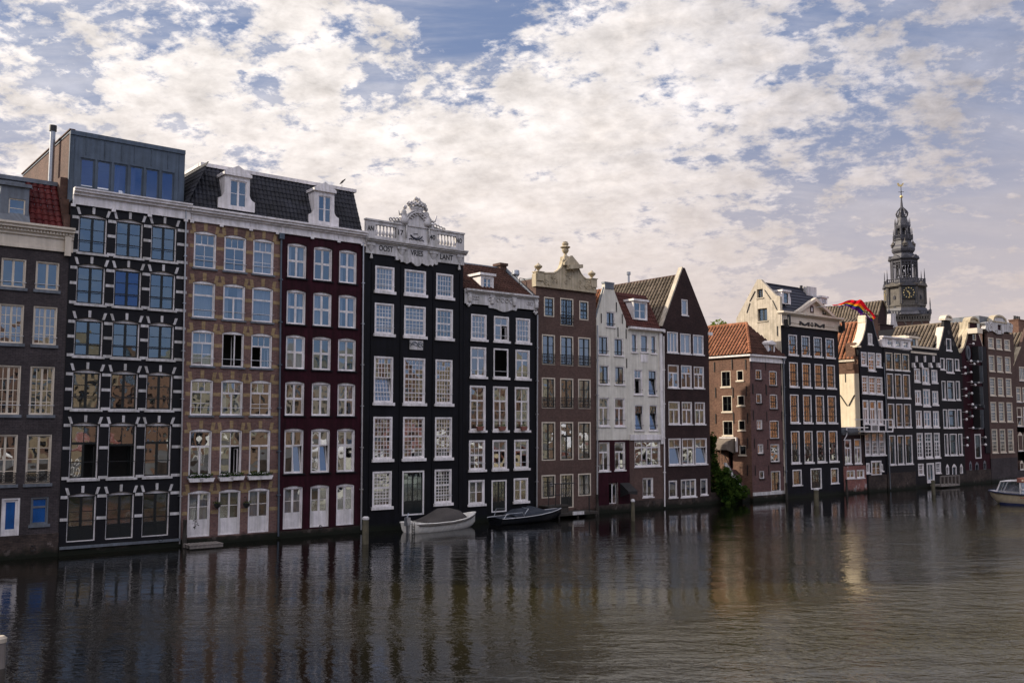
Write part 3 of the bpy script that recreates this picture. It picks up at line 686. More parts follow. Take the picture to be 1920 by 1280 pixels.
mb = MB(); mb.poly([(um, .2, zc34), (UB, .2, zc34), (ub2, VM, zm), (um, VM, zm)]); mb.poly([(UB, .2, zc34), (UB, 8, zc34), (ub2, 8, zm), (ub2, VM, zm)]); mb.poly([(um, VM, zm), (ub2, VM, zm), (ub2, 8, zm), (um, 8, zm)])
H.part('roof', mb, slate); tl = UB - um
tiles(H, 'roof_tiles', grey_tile, (um, .17, zc34 + .03), (tl, 0, 0), (0, VM - .2, zm - zc34 - .05), poly=[(-.1, -.1), (1, -.1), (1, 0), ((ub2-um)/tl, 1), ((ub2-um)/tl, 1.1), (-.1, 1.1)], per=.24, rowh=.33, amp=.03, step=.03)
mb = MB(); mb.box(um + .002, ub2 + .15, VM - .16, VM + .12, zm - .02, zm + .17); H.part('roof_edge', mb, white)
dormer(H, (589.5, 423), (626.5, 360), .12, 1.3, white, lay='c12', wfrac=(.2, .85, .1, .88), peak=.4, shoulder=.32)
pipe(H, 681.5, 455, 677, 996, steel, r=.05, pr=.1)

# ---- house 5: black with the white dated attic
H = House('canal_house', 'wide black house under a white attic dated 1740 with a crowned crest and balustrades',
          [(677.5, 997.5), (866.5, 983), (868.5, 498), (684, 475)], dv=-.04)
zt = flat(H)
rows = [(c5(0, 535)[1], c5(0, 727)[1], 721), (c5(0, 820)[1], c5(0, 1058)[1], 721), (668, c6(0, 328)[1], 718), (c6(0, 418)[1], c6(0, 694)[1], 717), (c6(0, 772)[1], c6(0, 1002)[1], 716)]
cT = [(703.4, 739.3), (758.5, 798.7), (817.8, 849.6)]; cB = [(698.1, 734.2), (754.2, 795), (814.5, 846.5)]
L5 = [['s53', 's53', 's53'], ['s54', 's54', 's44'], ['s55t', 's55', 's55'], ['s55', 's55', 's55'], ['s55', None, 's55']]
H.grid((c5(0, 630)[1], cT), (c6(0, 890)[1], cB), rows, lambda r, c: None if L5[r][c] is None else dict(lay=L5[r][c], fm=white, fw=.1, sw=.05, bw=.03, sill=white, sillh=.16, sillp=.13, rec=-.012, srec=.05,
    rail_=(.22, rail), g=gdark if r < 2 else gbright, tilt=.007, curtain=1 if (r in (0, 1) and c < 2) else 0))
H.win(c6(290, 768), c6(433, 1056), lay='dg', fm=white, sm=darkgreen, fw=.1, name='door', g=gdark, rec=-.01)
H.wall(black2, 9, body=rect(H.out[0][0], H.out[1][0], -.6, zt + .4)); flatroof(H, zt + .4, 8.8)
U0, U1 = H.out[0][0], H.out[1][0]; dv = H.dv
mb = MB()
for x in (694, 749.5, 810.5, 861): u = uat((x, 700)); mb.box(u - .03, u + .03, dv - .04, dv - .002, 1.0, zt - .5)
H.part('pilaster_strips', mb, black2)
zfr0, zfr1 = zt, zat((684, 454), -.15)          # frieze
zco = zat(c5(75, 318), -.3); zba = zat(c5(65, 178), -.1)
zco = (zco + zat(c5(825, 405), -.3)) / 2; zba = (zba + zat(c5(815, 283), -.1)) / 2
zfr0 = (zat(c5(65, 430), -.1) + zat(c5(818, 524), -.1)) / 2
mb = MB(); mb.box(U0, U1, dv - .1, dv - .002, zfr0, zco - .25)
for a, b, p_ in ((zco - .25, zco - .16, .16), (zco - .16, zco - .06, .28), (zco - .06, zco + .02, .36)): mb.box(U0, U1 + .15, dv - p_, dv - .002, a, b)
attic = H.part('attic_frieze', mb, whitestone)
# attic parapet with baluster openings
ub = lambda x: uat(c5(x, 260), -.05)
hol = [rect(ub(137), ub(297), zco + .22, zba - .2), rect(ub(618), ub(760), zco + .22, zba - .2)]
mb = MB(); mb.plate(rect(U0 - .02, U1, zco + .022, zba), hol, dv - .08, dv + .1)
mb.box(U0 - .05, U1 + .03, dv - .14, dv + .14, zba + .002, zba + .1)
for x in (300, 545): u = ub(x); mb.box(u - .02, u + .02, dv - .1, dv - .082, zco + .03, zba)
par = H.part('attic_parapet', mb, whitestone)
for h in hol:
    a, b, z0, z1 = h[0][0], h[1][0], h[0][1], h[2][1]; n = 6; st = (b - a) / n
    for i in range(n):
        mb = MB(); hh = z1 - z0
        mb.lathe((a + (i + .5)*st, dv + .01, z0), [(.05, 0), (.05, .05*hh), (.085, .15*hh), (.1, .3*hh), (.06, .5*hh), (.035, .62*hh), (.05, .8*hh), (.035, .86*hh), (.06, .93*hh), (.06, hh)], 10)
        H.part('baluster', mb, whitestone, par)
# crest: shield field, scrolls, two figures, crown
cu = ub(460); q = lambda X, Y: UZ(*c5(X, Y), -.1)
L = [(270, 195), (300, 178), (325, 172), (345, 180), (372, 175), (385, 150), (398, 128), (412, 115), (505, 120), (512, 150), (528, 178), (545, 205), (570, 215), (600, 232), (628, 250)]
crest = [q(*p) for p in L]
mb = MB(); mb.plate([(crest[0][0], zba + .1), (crest[-1][0], zba + .1)] + crest[::-1], [], dv - .12, dv + .16)
cr = H.part('crest', mb, whitestone)
mb = MB()
def arc(cx, cz, r, a0, a1, w=.05, seg=10, sx=1.0, d=-.16, pts=None):
    P = [(cx + sx * r * math.cos(a0 + (a1-a0)*i/seg), dv + d, cz + r * math.sin(a0 + (a1-a0)*i/seg)) for i in range(seg + 1)]
    mb.tube(P, w, 6)
cz = zba; wsh = .78
zs = q(460, 205)[1]
arc(cu, zs - .15, .82, 0, math.pi, .06, 14); arc(cu, zs - .15, .95, .1, math.pi - .1, .05, 14, d=-.14)
mb.tube([(cu - .82, dv - .15, zs - .15), (cu - .82, dv - .15, zco + .3)], .05, 6); mb.tube([(cu + .82, dv - .15, zs - .15), (cu + .82, dv - .15, zco + .3)], .05, 6)
for sx in (-1, 1):
    for k in range(3): arc(cu + sx*(.14 + .17*k), zs + .62 - .12*k, .11, 0, 5.5, .035, 10, d=-.17)
    for k in range(5): arc(cu + sx*(1.05 + .22*k), zba + .32 - (.02*k if sx < 0 else .05*k) + .1*(k == 0), .12 - .008*k, 0, 5.5, .045, 9, d=-.12)
H.part('scrollwork', mb, whitestone, cr, smooth=True)
mb = MB(); z8 = q(460, 118)[1]
mb.loft([[(cu + rr*math.cos(2*math.pi*j/16), dv + .05 + rr*.5*math.sin(2*math.pi*j/16), z) for j in range(16)] for rr, z in ((.42, z8 - .1), (.46, z8 + .02), (.44, z8 + .1), (.5, z8 + .2), (.58, z8 + .34))])
for k in range(7):
    a = math.pi * (k + .1) / 6.3; x = cu + .58*math.cos(a); v = dv + .05 - .29*math.sin(a)
    for t, (dx, dz, r) in enumerate(((0, .12, .1), (-.09, .2, .075), (.09, .2, .075), (0, .29, .08))): mb.lathe((x + dx, v, z8 + .3 + dz), [(.01, -r), (r*.8, -r*.5), (r, 0), (r*.8, r*.5), (.01, r)], 8)
for t in range(16):
    r = random.uniform(.1, .17); mb.lathe((cu + random.uniform(-.17, .3), dv + .05 + random.uniform(-.15, .15), z8 + random.uniform(.42, .98)), [(.01, -r), (r*.8, -r*.5), (r, 0), (r*.8, r*.5), (.01, r)], 7)
H.part('crown', mb, whitestone, cr, smooth=True)
for sx, (X, Y) in ((-1, (362, 150)), (1, (538, 170))):
    x0, z0 = q(X, Y); mb = MB(); v = dv + .02
    mb.lathe((x0, v, z0 - .5), [(.05, 0), (.28, .05), (.32, .25), (.25, .5), (.17, .66), (.2, .8), (.14, .93), (.06, .98)], 10)
    hx = x0 + (.1 if sx < 0 else -.02)
    mb.lathe((hx, v, z0 + .62), [(.02, -.14), (.1, -.1), (.13, 0), (.11, .09), (.02, .14)], 10)
    mb.tube([(x0 - .1*sx, v, z0 + .3), (x0 - .3, v - .05, z0 + .1), (x0 - .38, v - .05, z0 + .35 if sx < 0 else z0 - .2)], .06, 7, taper=[.08, .06, .04])
    mb.tube([(x0 + .1, v, z0 + .25), (x0 + .38, v - .05, z0 - .1), (x0 + .62, v - .05, z0 - .05 if sx > 0 else z0 - .3), (x0 + .75, v - .05, z0 + .32 if sx > 0 else z0 - .5)], .06, 7, taper=[.09, .08, .06, .04])
    H.part('carved_figure', mb, whitestone, cr, smooth=True)
# brackets and scalloped apron
for i, X in enumerate((105, 345, 590, 795)):
    u = uat(c5(X, 400), -.15); mb = MB(); zb_ = zfr0 + .1; hh = zco - .27 - zb_
    wd = .26 if i in (0, 3) else .34
    mb.box(u - wd, u + wd, dv - .2, dv - .102, zco - .42, zco - .27)
    mb.loft([[(u + wd*w_*math.cos(t), dv - .1 - .1*w_*max(0, math.sin(t)), z) for t in [math.pi*k/8 for k in range(9)]] for w_, z in ((.15, zb_), (.5, zb_ + hh*.25), (.75, zb_ + hh*.5), (.8, zb_ + hh*.7), (1.0, zco - .42))])
    H.part('carved_bracket', mb, whitestone, attic)
sc_ = [q(X, Y) for X, Y in ((292, 455), (295, 485), (312, 488), (325, 478), (335, 503), (350, 500), (362, 505), (380, 515), (400, 505), (412, 500), (430, 515), (445, 530), (465, 535), (482, 528), (492, 510), (505, 515), (522, 527), (545, 532), (560, 522), (578, 535), (590, 515), (605, 525), (618, 520), (620, 495))]
mb = MB(); mb.plate(sc_, [], dv - .14, dv - .004); H.part('scalloped_apron', mb, whitestone, attic)
for X, Y in ((105, 448), (785, 538)):
    x, z = q(X, Y); mb = MB(); mb.lathe((x, dv - .12, z - .22), [(.02, 0), (.1, .03), (.07, .2), (.03, .34)], 8); H.part('drop_pendant', mb, whitestone, attic)
def letters(H, txt, X, Y, X2, size, v, cr_, mat=letter, bold=0.005, parent=None, sx=1.0, dep=.015):
    u, z = UZ(*cr_(X, Y), v)
    P = lambda a, b, c: (u + a, v + b, z + c)
    return H.part('lettering', text_mb(txt, size, P, dep, bold, sx=sx), mat, parent)
letters(H, 'OOST', 222, 417, 0, .46, dv - .112, c5, sx=.8, parent=attic); letters(H, 'VRIES', 462, 452, 0, .46, dv - .112, c5, sx=.8, parent=attic); letters(H, 'LANT', 690, 483, 0, .46, dv - .112, c5, sx=.85, parent=attic)
letters(H, 'AN', 104, 256, 0, .42, dv - .092, c5, parent=par, sx=.7); letters(H, '17', 332, 290, 0, .44, dv - .092, c5, parent=par, sx=1.0); letters(H, '40', 583, 327, 0, .42, dv - .092, c5, parent=par, sx=.95); letters(H, 'NO', 788, 353, 0, .42, dv - .092, c5, parent=par, sx=.7)
# relief of a ship under the arch
mb = MB(); x0, z0 = q(455, 300)
arc(x0, z0 + .12, .32, math.pi*1.1, math.pi*1.9, .035, 8, sx=1.4, d=-.1); arc(x0 - .05, z0 + .16, .3, math.pi*1.15, math.pi*1.8, .025, 8, sx=1.2, d=-.1)
for k in range(4): arc(x0 - .42 + .28*k, z0 - .3, .1, .3, 2.8, .025, 5, sx=1.2, d=-.1)
mb.tube([(x0 - .2, dv - .1, z0 + .1), (x0 + .1, dv - .1, z0 + .14)], .02, 5); H.part('ship_relief', mb, slate, par)
# plaque
a, b = q(400, 1108), q(502, 1180); zp0 = (zat(c5(450, 1180))); zp1 = zat(c5(450, 1108))
mb = MB(); mb.box(uat(c5(400, 1140)), uat(c5(502, 1140)), dv - .06, dv - .002, zp0, zp1); pl = H.part('relief_plaque', mb, whitestone)
mb = MB(); um_ = (uat(c5(400, 1140)) + uat(c5(502, 1140)))/2; zz = (zp0 + zp1)/2
arc(um_ - .15, zz, .2, 0, 3.3, .03, 8, d=-.07); arc(um_ + .25, zz + .05, .15, 1, 5, .03, 8, d=-.07); arc(um_, zz - .18, .3, .3, 2.8, .025, 8, sx=1.6, d=-.07)
mb.tube([(um_ - .5, dv - .07, zz + .1), (um_, dv - .07, zz - .05), (um_ + .5, dv - .07, zz + .15)], .025, 5); H.part('carving', mb, leadm, pl)

# ---- house 6: narrower black house with white cornice
H = House('canal_house', 'narrow black house with white carved cornice, red brown tile roof and pots on its sills',
          [(866.5, 983), (1007, 972), (1009, 588), (869, 568)], dv=.0)
zt = flat(H)
rows = [(c5(0, 905)[1], c5(0, 1100)[1], 897.5), (650.5, c6(0, 160)[1], 897), (c6(0, 217)[1], c6(0, 508)[1], 896), (c6(0, 570)[1], c6(0, 763)[1], 894.5), (c6(0, 828)[1], c6(0, 985)[1], 893)]
cT = [(883, 912.3), (926, 954.2), (967.3, 994)]; cB = [(878.2, 908.4), (922.3, 949.5), (963, 990)]
L6 = [['s43', 'halfopen', 's43'], ['t2', 'oneopen', 't2'], [[(0, .5, 0, .68, 1, 3, 'g'), (.5, 1, 0, .68, 1, 3, 'g'), (0, 1, .68, 1, 2, 1, 'g')]]*3, ['s33', 't2', 't2'], ['c12', None, 'c12']]
H.grid((c5(0, 1000)[1], cT), (c6(0, 905)[1], cB), rows, lambda r, c: None if L6[r][c] is None else dict(lay=L6[r][c], fm=white, fw=.1, sw=.05, bw=.03, sill=white, sillh=.13, sillp=.12, rec=-.012, srec=.05,
    rail_=(.22, rail) if r < 4 else None, g=gbright, tilt=.009, sm=darkgreen if (r, c) in ((1, 1),) else white))
H.win(c6(870, 828), c6(968, 1036), lay='dg', fm=white, sm=darkgreen, fw=.09, name='door', g=gdark, rec=-.01)
H.wall(black2, 8, body=rect(H.out[0][0], H.out[1][0], -.6, zt + .3))
U0, U1 = H.out[0][0], H.out[1][0]; dv = H.dv
z1 = (zat(c5(838, 695), -.3) + zat(c5(1410, 768), -.3)) / 2; z0 = (zat(c5(835, 815), -.08) + zat(c5(1410, 878), -.08)) / 2
H.band('cornice', whitestone, U0 + .08, U1 - .02, [(z0, z1 - .22, .08), (z1 - .22, z1 - .12, .18), (z1 - .12, z1, .3)])
mb = MB()
for X in (870, 1045, 1215, 1385):
    u = uat(c5(X, 780), -.1); mb.box(u - .18, u + .18, dv - .16, dv - .082, z1 - .42, z1 - .23); mb.lathe((u, dv - .1, z0 + .05), [(.03, 0), (.14, .1), (.16, .35), (.1, .5)], 8)
cxm = uat(c5(1125, 850), -.1)
for k in range(-3, 4): arc(cxm + .35*k, z0 + .42, .13, 0, 5.6, .03, 8, d=-.1); arc(cxm + 2.0*(1 if k > 0 else -1) + .15*k, z0 + .4, .1, 0, 5.6, .025, 8, d=-.1)
H.part('carved_scrolls', mb, whitestone)
q6 = [UZ(*c5(X, Y), -.08) for X, Y in ((1015, 838), (1020, 855), (1050, 858), (1080, 866), (1105, 880), (1130, 887), (1160, 884), (1180, 876), (1200, 870), (1228, 878), (1235, 868))]
mb = MB(); mb.plate([(q6[0][0], z0 + .02)] + q6 + [(q6[-1][0], z0 + .02)], [], dv - .1, dv - .002); H.part('scalloped_apron', mb, whitestone)
for X, Y in ((862, 825), (1380, 888)):
    x, z = UZ(*c5(X, Y), -.1); mb = MB()
    for k in (-1, 0, 1): mb.lathe((x + k*.1, dv - .1, z - (.12 if k == 0 else .02)), [(.02, -.08), (.09, -.03), (.08, .06), (.02, .1)], 7)
    H.part('drop_pendant', mb, whitestone)
vr = 3.6; zr = zat(c5(980, 538), vr); ul, ur = U0, U1 - .2
uz1 = uat(c5(1140, 555), vr)
tiles(H, 'roof_tiles', b6_tile, (ul, .15, z1), (ur - ul, 0, 0), (0, vr - .15, zr - z1), per=.28, rowh=.36, amp=.045, step=.03, poly=[(-.1, -.1), (1.01, -.1), ((uz1-ul)/(ur-ul), 1.05), (-.1, 1.05)])
mb = MB(); mb.poly([(ul, .12, z1 - .05), (ur, .12, z1 - .05), (uz1, vr, zr - .06), (ul, vr, zr - .06)]); mb.poly([(ul, vr, zr - .06), (uz1, vr, zr - .06), (uz1, 7.5, zt), (ul, 7.5, zt)]); mb.poly([(ur, .12, z1 - .05), (ur, 7.5, zt), (uz1, vr, zr - .06)])
H.part('roof', mb, slate)
mb = MB(); mb.tube([(ur + .02, .12, z1 + .02), (uz1 + .02, vr, zr + .06)], .13, 6); mb.tube([(ul, vr, zr + .03), (uz1, vr, zr + .03)], .1, 6); H.part('ridge_flashing', mb, leadm)
dormer(H, c5(955, 712), c5(1056, 606), .55, 1.6, white, lay='c12', wfrac=(.22, .82, .12, .8), peak=0, overhang=.12)
a = UZ(*c5(1118, 545), vr - .1); mb = MB(); mb.box(a[0] - .28, a[0] + .28, vr - .3, vr + .4, a[1] - .6, a[1] + .12); mb.box(a[0] - .36, a[0] + .36, vr - .38, vr + .48, a[1] + .122, a[1] + .3); H.part('chimney', mb, penbrick)
a = UZ(*c5(1226, 665), 2.4); b = zat(c5(1226, 610), 2.4); mb = MB(); mb.tube([(a[0], 2.4, a[1] - .8), (a[0], 2.4, b)], .14, 10); mb.tube([(a[0], 2.4, b), (a[0], 2.4, b + .12), (a[0], 2.4, b + .4)], .28, 12, taper=[.2, .28, .25]); H.part('roof_vent', mb, steel)
mb = MB(); a = UZ(*c5(1255, 735), 1.5); b = UZ(*c5(1385, 745), 1.5); zt3 = zat(c5(1275, 630), 1.5)
for t in (0, .35, .7, 1): u = a[0] + (b[0]-a[0])*t; mb.box(u - .02, u + .02, 1.48, 1.52, a[1] - .6, zt3)
mb.box(a[0], b[0], 1.48, 1.52, zt3, zt3 + .04); mb.tube([(b[0] + .1, 1.5, zt3 + 1.1), (a[0] + .6, 1.5, a[1] + .1)], .03, 5); H.part('roof_railing', mb, iron)
mb = MB(); mb.box(uat(c5(1250, 700), 1.6), uat(c5(1400, 700), 1.6), 1.6, 5, z1 - .5, zat(c5(1330, 680), 1.6)); H.part('roof_parapet', mb, penbrick)
for wi in (6, 7, 8):
    h = H.fp.holes[wi]; um2 = (h[0][0] + h[1][0]) / 2 + random.uniform(-.05, .1); z = h[0][1] + .013
    mb = MB(); mb.loft([[(um2 + a*w, -.22 + b*.07, z + zz) for a, b in ((-1, -1), (1, -1), (1, 1), (-1, 1))] for w, zz in ((.2, 0), (.25, .2), (.27, .2), (.27, .25))])
    T = Thing('flower_pot', ['leftmost', 'middle', 'rightmost'][wi - 6] + ' of three terracotta troughs on sills of the narrow black house', 'flower pot', um2, -.22, z, 'terracotta troughs on window sills')
    T.part('pot', mb, terra)
    mb = MB()
    for k in range(40):
        x, y, zz = um2 + random.uniform(-.22, .22), -.22 + random.uniform(-.06, .06), z + .25 + random.uniform(0, .07); a_ = random.uniform(0, 6)
        mb.poly([(x, y, zz), (x + .05*math.cos(a_), y + .03*math.sin(a_), zz + .03), (x + .01, y, zz + .08)])
    T.part('plant', mb, MAT.get('leaf') or paint('leaf', (.03, .07, .015), rough=.6))
pipe(H, 1008, 590, 1006.5, 966, steel, r=.05, pr=.1)
# ---- house 7: brown brick, cream bell gable
H = House('canal_house', 'brown brick house with a cream carved bell gable topped by three stone urns',
          [(1007, 972), (1119, 963), c7(628, 492), c7(112, 438)], dv=.05)
dv = H.dv
rows = [(c7(0, 545)[1], c7(0, 780)[1], 1062), (c7(0, 868)[1], c7(0, 1122)[1], 1062), (c8(0, 40)[1], c8(0, 290)[1], 1062), (c8(0, 400)[1], c8(0, 715)[1], 1062), (c8(0, 832)[1], c8(0, 1020)[1], 1062)]
cT = [(1016, 1040.6), (1050.3, 1075), (1084, 1107.2)]; cB = [(1015.3, 1041.4), (1050.4, 1075), (1084, 1108)]
def f7(r, c):
    if (r, c) in ((0, 0), (0, 2), (4, 1)): return None
    L = [['s22', 'c23', 's22'], ['c13']*3, ['c13']*3, ['c14', 'blueopen', 'c14'], ['c12', None, 'c12']][r][c]
    return dict(lay=L, fm=warmwhite, sm=darkgreen, fw=.085, sw=.06, bw=.04, rec=-.01, srec=.05, g=gdark if r == 0 else gbright, tilt=.008,
                railing=(.75, iron) if r in (1, 2) or (r, c) == (0, 1) else None, curtain=2 if r == 4 else 0)
H.grid((c7(0, 1000)[1], cT), (c8(0, 900)[1], cB), rows, f7)
for a, b in ((c7(182, 535), c7(270, 703)), (c7(485, 568), c7(563, 732))): H.win(a, b, lay='s22', fm=warmwhite, sm=darkgreen, fw=.085, sw=.055, bw=.04, rec=-.01, srec=.05)
H.win(c8(310, 830), c8(420, 1112), lay='dg', fm=warmwhite, sm=darkgreen, fw=.085, name='door', rec=-.01, curtain=4, g=gbright)
zt = (H.out[2][1] + H.out[3][1]) / 2
H.wall(b7brick, 9, body=rect(H.out[0][0], H.out[1][0], -.6, zt + .5)); flatroof(H, zt + .5, 8.8)
q = lambda X, Y, v=-.1: UZ(*c7(X, Y), dv + v)
gp = [(112, 440), (628, 492), (632, 392), (540, 380), (515, 358), (495, 330), (482, 300), (462, 262), (440, 240), (415, 215), (385, 190), (362, 192), (348, 225), (345, 248), (330, 285), (300, 312), (268, 330), (232, 330), (112, 332)]
G = [q(X, Y) for X, Y in gp]
mb = MB(); mb.plate(G, [], dv - .12, dv + .3); gb = H.part('gable', mb, gablecream)
mb = MB(); top = G[2:]      # raised coping that follows the gable outline
for a, b in zip(top[:-1], top[1:]): mb.tube([(a[0], dv - .08, a[1]), (b[0], dv - .08, b[1])], .085, 6)
mb.box(G[0][0] - .03, G[1][0] + .03, dv - .17, dv - .122, G[0][1] + .0, G[0][1] + .1)
a, b = q(350, 248), q(462, 262); mb.plate([(a[0] - .1, a[1] - .12), (b[0] + .1, a[1] - .12), (b[0] + .1, a[1] + .05), ((a[0]+b[0])/2, a[1] + .62), (a[0] - .1, a[1] + .05)], [], dv - .32, dv - .122)
H.part('coping', mb, gablecream, gb)
mb = MB(); cx, cz = q(400, 400)
for k in range(34):
    t = random.uniform(-1, 1); x = cx + t*2.3; zmax = 1.3*(1 - abs(t))**1.2 + .25; z = G[0][1] + .25 + random.uniform(.05, max(.1, zmax)); r = random.uniform(.09, .2)
    a0 = random.uniform(0, 6); mb.tube([(x + r*math.cos(a0 + s_*.65)*(1 - s_*.06), dv - .13, z + r*math.sin(a0 + s_*.65)*(1 - s_*.06)) for s_ in range(8)], .028, 5)
H.part('carving', mb, gablecream, gb)
mb = MB(); a = q(370, 285, -.5); mb.plate([(q(368, 300)[0], q(368, 300)[1]), (q(485, 285)[0], q(485, 285)[1] - .05), (q(485, 285)[0], q(485, 285)[1] + .2), (q(368, 300)[0], q(368, 300)[1] + .3)], [], dv - .5, dv - .14); H.part('hoist_beam', mb, gablecream, gb)
def urn(H, x, v, z, s, par):
    mb = MB(); mb.box(x - .27, x + .27, v - .25, v + .25, z - .6, z - .03); mb.box(x - .32, x + .32, v - .3, v + .3, z - .03, z + .03)
    mb.lathe((x, v, z + .03), [(.12*s, 0), (.09*s, .12*s), (.2*s, .25*s), (.4*s, .45*s), (.42*s, .55*s), (.28*s, .65*s), (.12*s, .78*s), (.05*s, .88*s)], 12)
    return H.part('urn', mb, gablecream, par)
for X, Y in ((146, 318), (605, 378)): x, z = q(X, Y); urn(H, x, dv + .05, z, .68, gb)
x, z = q(378, 195); mb = MB(); mb.box(x - .3, x + .3, dv - .2, dv + .25, z - .3, z + .05)
mb.lathe((x, dv + .05, z + .05), [(.2, 0), (.13, .12), (.1, .22), (.2, .34), (.26, .48), (.2, .56), (.37, .68), (.3, .74), (.18, .78), (.23, .88), (.24, .95), (.16, 1.0), (.18, 1.05), (.05, 1.1)], 12)
H.part('urn', mb, gablecream, gb)
box_part(H, 'plinth', b7brick, H.out[0][0] + .02, H.out[1][0] - .02, dv - .05, dv - .002, -.6, .55)

# ---- house 8: cream pointed gable over burgundy
H = House('canal_house', 'narrow cream house with a grey topped pointed gable and a burgundy ground floor',
          [(1119, 963), (1181, 958), c7(884, 745), c7(778, 462), c7(772, 425), c7(703, 418), c7(728, 452), c7(633, 720)], dv=.0)
H.out = H.out[:5] + [(UZ(*c7(703, 418))[0], H.out[4][1])] + [(UZ(*c7(703, 418))[0], UZ(*c7(728, 452))[1])] + H.out[7:]
dv = 0
for a, b, L in ((c7(718, 660), c7(790, 790), 'c11'), (c7(650, 868), c7(735, 1028), 'c11'), (c7(785, 888), c7(862, 1038), 'c11'), (c7(657, 1118), c8(715, 90), 'c11'), (c7(792, 1128), c8(842, 94), 'c11'),
                (c8(632, 198), c8(718, 437), 'tc1'), (c8(762, 203), c8(848, 438), 'tc1'), (c8(630, 567), c8(719, 808), 'tc1'), (c8(762, 565), c8(848, 800), 'tc1')):
    H.win(a, b, lay=L, fm=white, sm=darkgreen if L == 'c11' else white, fw=.07, sw=.05, sill=white, sillh=.07, rail_=(.22, iron), g=gbright, tilt=.008, rec=.03)
H.win(c8(712, 900), c8(788, 1082), lay=[(0, .45, 0, 1, 1, 1, 'o'), (.45, 1, 0, 1, 1, 1, 'g')], fm=burg, sm=white, name='door', g=gdark)
zeL = H.out[-1][1]; zeR = H.out[2][1]; zm_ = (zeL + zeR) / 2; uA = (H.out[4][0] + H.out[5][0]) / 2; zA = H.out[4][1] - .3
H.wall(cream, 8, body=[(H.out[0][0], -.6), (H.out[1][0], -.6), (H.out[1][0], zm_ - .15), (uA, zA), (H.out[0][0], zm_ - .15)])
u0, u1 = H.out[0][0], H.out[1][0]
zs_ = zat(c8(750, 550))
hs = [h for h in H.fp.holes if h[0][1] < zs_]
mb = MB(); mb.plate(rect(u0 + .005, u1 - .005, -.6, zs_), [[(p[0] , p[1]) for p in h] for h in hs], -.02, -.003); H.part('painted_ground_floor', mb, burg)
plinth(H, stone_base, .55, .1)
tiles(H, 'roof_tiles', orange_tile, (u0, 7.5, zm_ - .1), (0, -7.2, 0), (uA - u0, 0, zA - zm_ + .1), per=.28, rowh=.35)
mb = MB(); mb.poly([(uA, .3, zA), (u1, .3, zm_ - .1), (u1, 7.5, zm_ - .1), (uA, 7.5, zA)]); H.part('roof', mb, maroon_tile)
mb = MB(); o = H.out
for a, b in ((o[7], o[6]), (o[3], o[2])): mb.tube([(a[0], .12, a[1]), (b[0], .12, b[1])], .07, 5)
mb.box(o[6][0] - .06, o[3][0] + .06, -.05, .3, o[4][1] - .0, o[4][1] + .12); mb.box(o[6][0], o[3][0], -.04, -.002, o[6][1] - .1, o[4][1] - .002); H.part('coping', mb, leadm)
for X, Y in ((672, 715), (802, 620), (815, 835), (885, 850), (852, 720), (890, 1100)):
    u, z = UZ(*c7(X, Y)); box_part(H, 'wall_anchor', iron, u - .025, u + .025, -.05, -.002, z - .35, z + .35)
mb = MB(); a = UZ(*c8(812, 905), -.1); b = UZ(*c8(888, 985), -.1)
mb.plate([(0, 0), (0, .9), (-.9, .35), (-.85, .1)], [], 0, 1) if False else None
mb.poly([(a[0], -.02, a[1]), (b[0], -.02, a[1]), (b[0], -.85, a[1] - .55), (a[0], -.85, a[1] - .55)]); mb.poly([(a[0], -.85, a[1] - .55), (b[0], -.85, a[1] - .55), (b[0], -.85, b[1] - .1), (a[0], -.85, b[1])])
mb.poly([(a[0], -.02, a[1]), (a[0], -.85, a[1] - .55), (a[0], -.85, b[1]), (a[0], -.02, a[1] - 1.0)]); H.part('awning', mb, iron)
pipe(H, 1120.5, 610, 1120, 940, steel, r=.05, pr=.1)

# ---- house 9: cream with maroon mansard
H = House('canal_house', 'cream house with a maroon tiled mansard, white dormer and brown brick ground floor',
          [(1181, 958), (1245, 953), c7(1190, 835), c7(884, 790)], dv=.03)
zt = flat(H); dv = H.dv
for a, b, L in ((c7(935, 848), c7(980, 1008), 'one'), (c7(1012, 858), c7(1074, 1008), 'one'), (c7(1101, 865), c7(1143, 1020), 'one'), (c7(955, 1153), c8(992, 175), 'lowopen'), (c7(1078, 1160), c8(1110, 182), 'tilt'),
                (c8(928, 260), c8(998, 470), 'tilt'), (c8(1048, 260), c8(1116, 470), 'tilt'), (c8(925, 556), c8(1138, 768), [(0, .3, 0, .76, 1, 1, 'g'), (0, .3, .76, 1, 1, 1, 'g'), (.3, .7, .76, 1, 2, 1, 'g'), (.3, .5, 0, .76, 1, 1, 'g'), (.5, .7, 0, .76, 1, 1, 'g'), (.7, 1, 0, .76, 1, 1, 'g'), (.7, 1, .76, 1, 1, 1, 'g')]),
                (c8(993, 862), c8(1080, 1022), 'c11')):
    H.win(a, b, lay=L, fm=white, sm=darkgreen if L in ('one', 'tilt') else white, fw=.07, sw=.05, sill=white, sillh=.07, rail_=(.2, iron), g=gbright, tilt=.008, rec=.02)
H.wall(cream, 8)
u0, u1 = H.out[0][0], H.out[1][0]; zb_ = zat(c8(1015, 550)); hs = [h for h in H.fp.holes if h[0][1] < zb_ - 1]
mb = MB(); mb.plate(rect(u0 + .005, u1 - .005, -.6, zb_), hs, dv - .02, dv - .003); H.part('brick_ground_floor', mb, b7brick)
box_part(H, 'white_beam', white, u0 + .05, uat(c8(1142, 530)), dv - .12, dv - .022, zb_, zb_ + .4)
a = UZ(*c7(1012, 1022)); b = UZ(*c7(1074, 1093)); box_part(H, 'white_panel', white, a[0], b[0], dv - .03, dv - .003, b[1], a[1])
a = uat(c7(1170, 1000)); box_part(H, 'white_strip', white, a, u1 - .02, dv - .1, dv - .003, zb_ - .3, zt - .2)
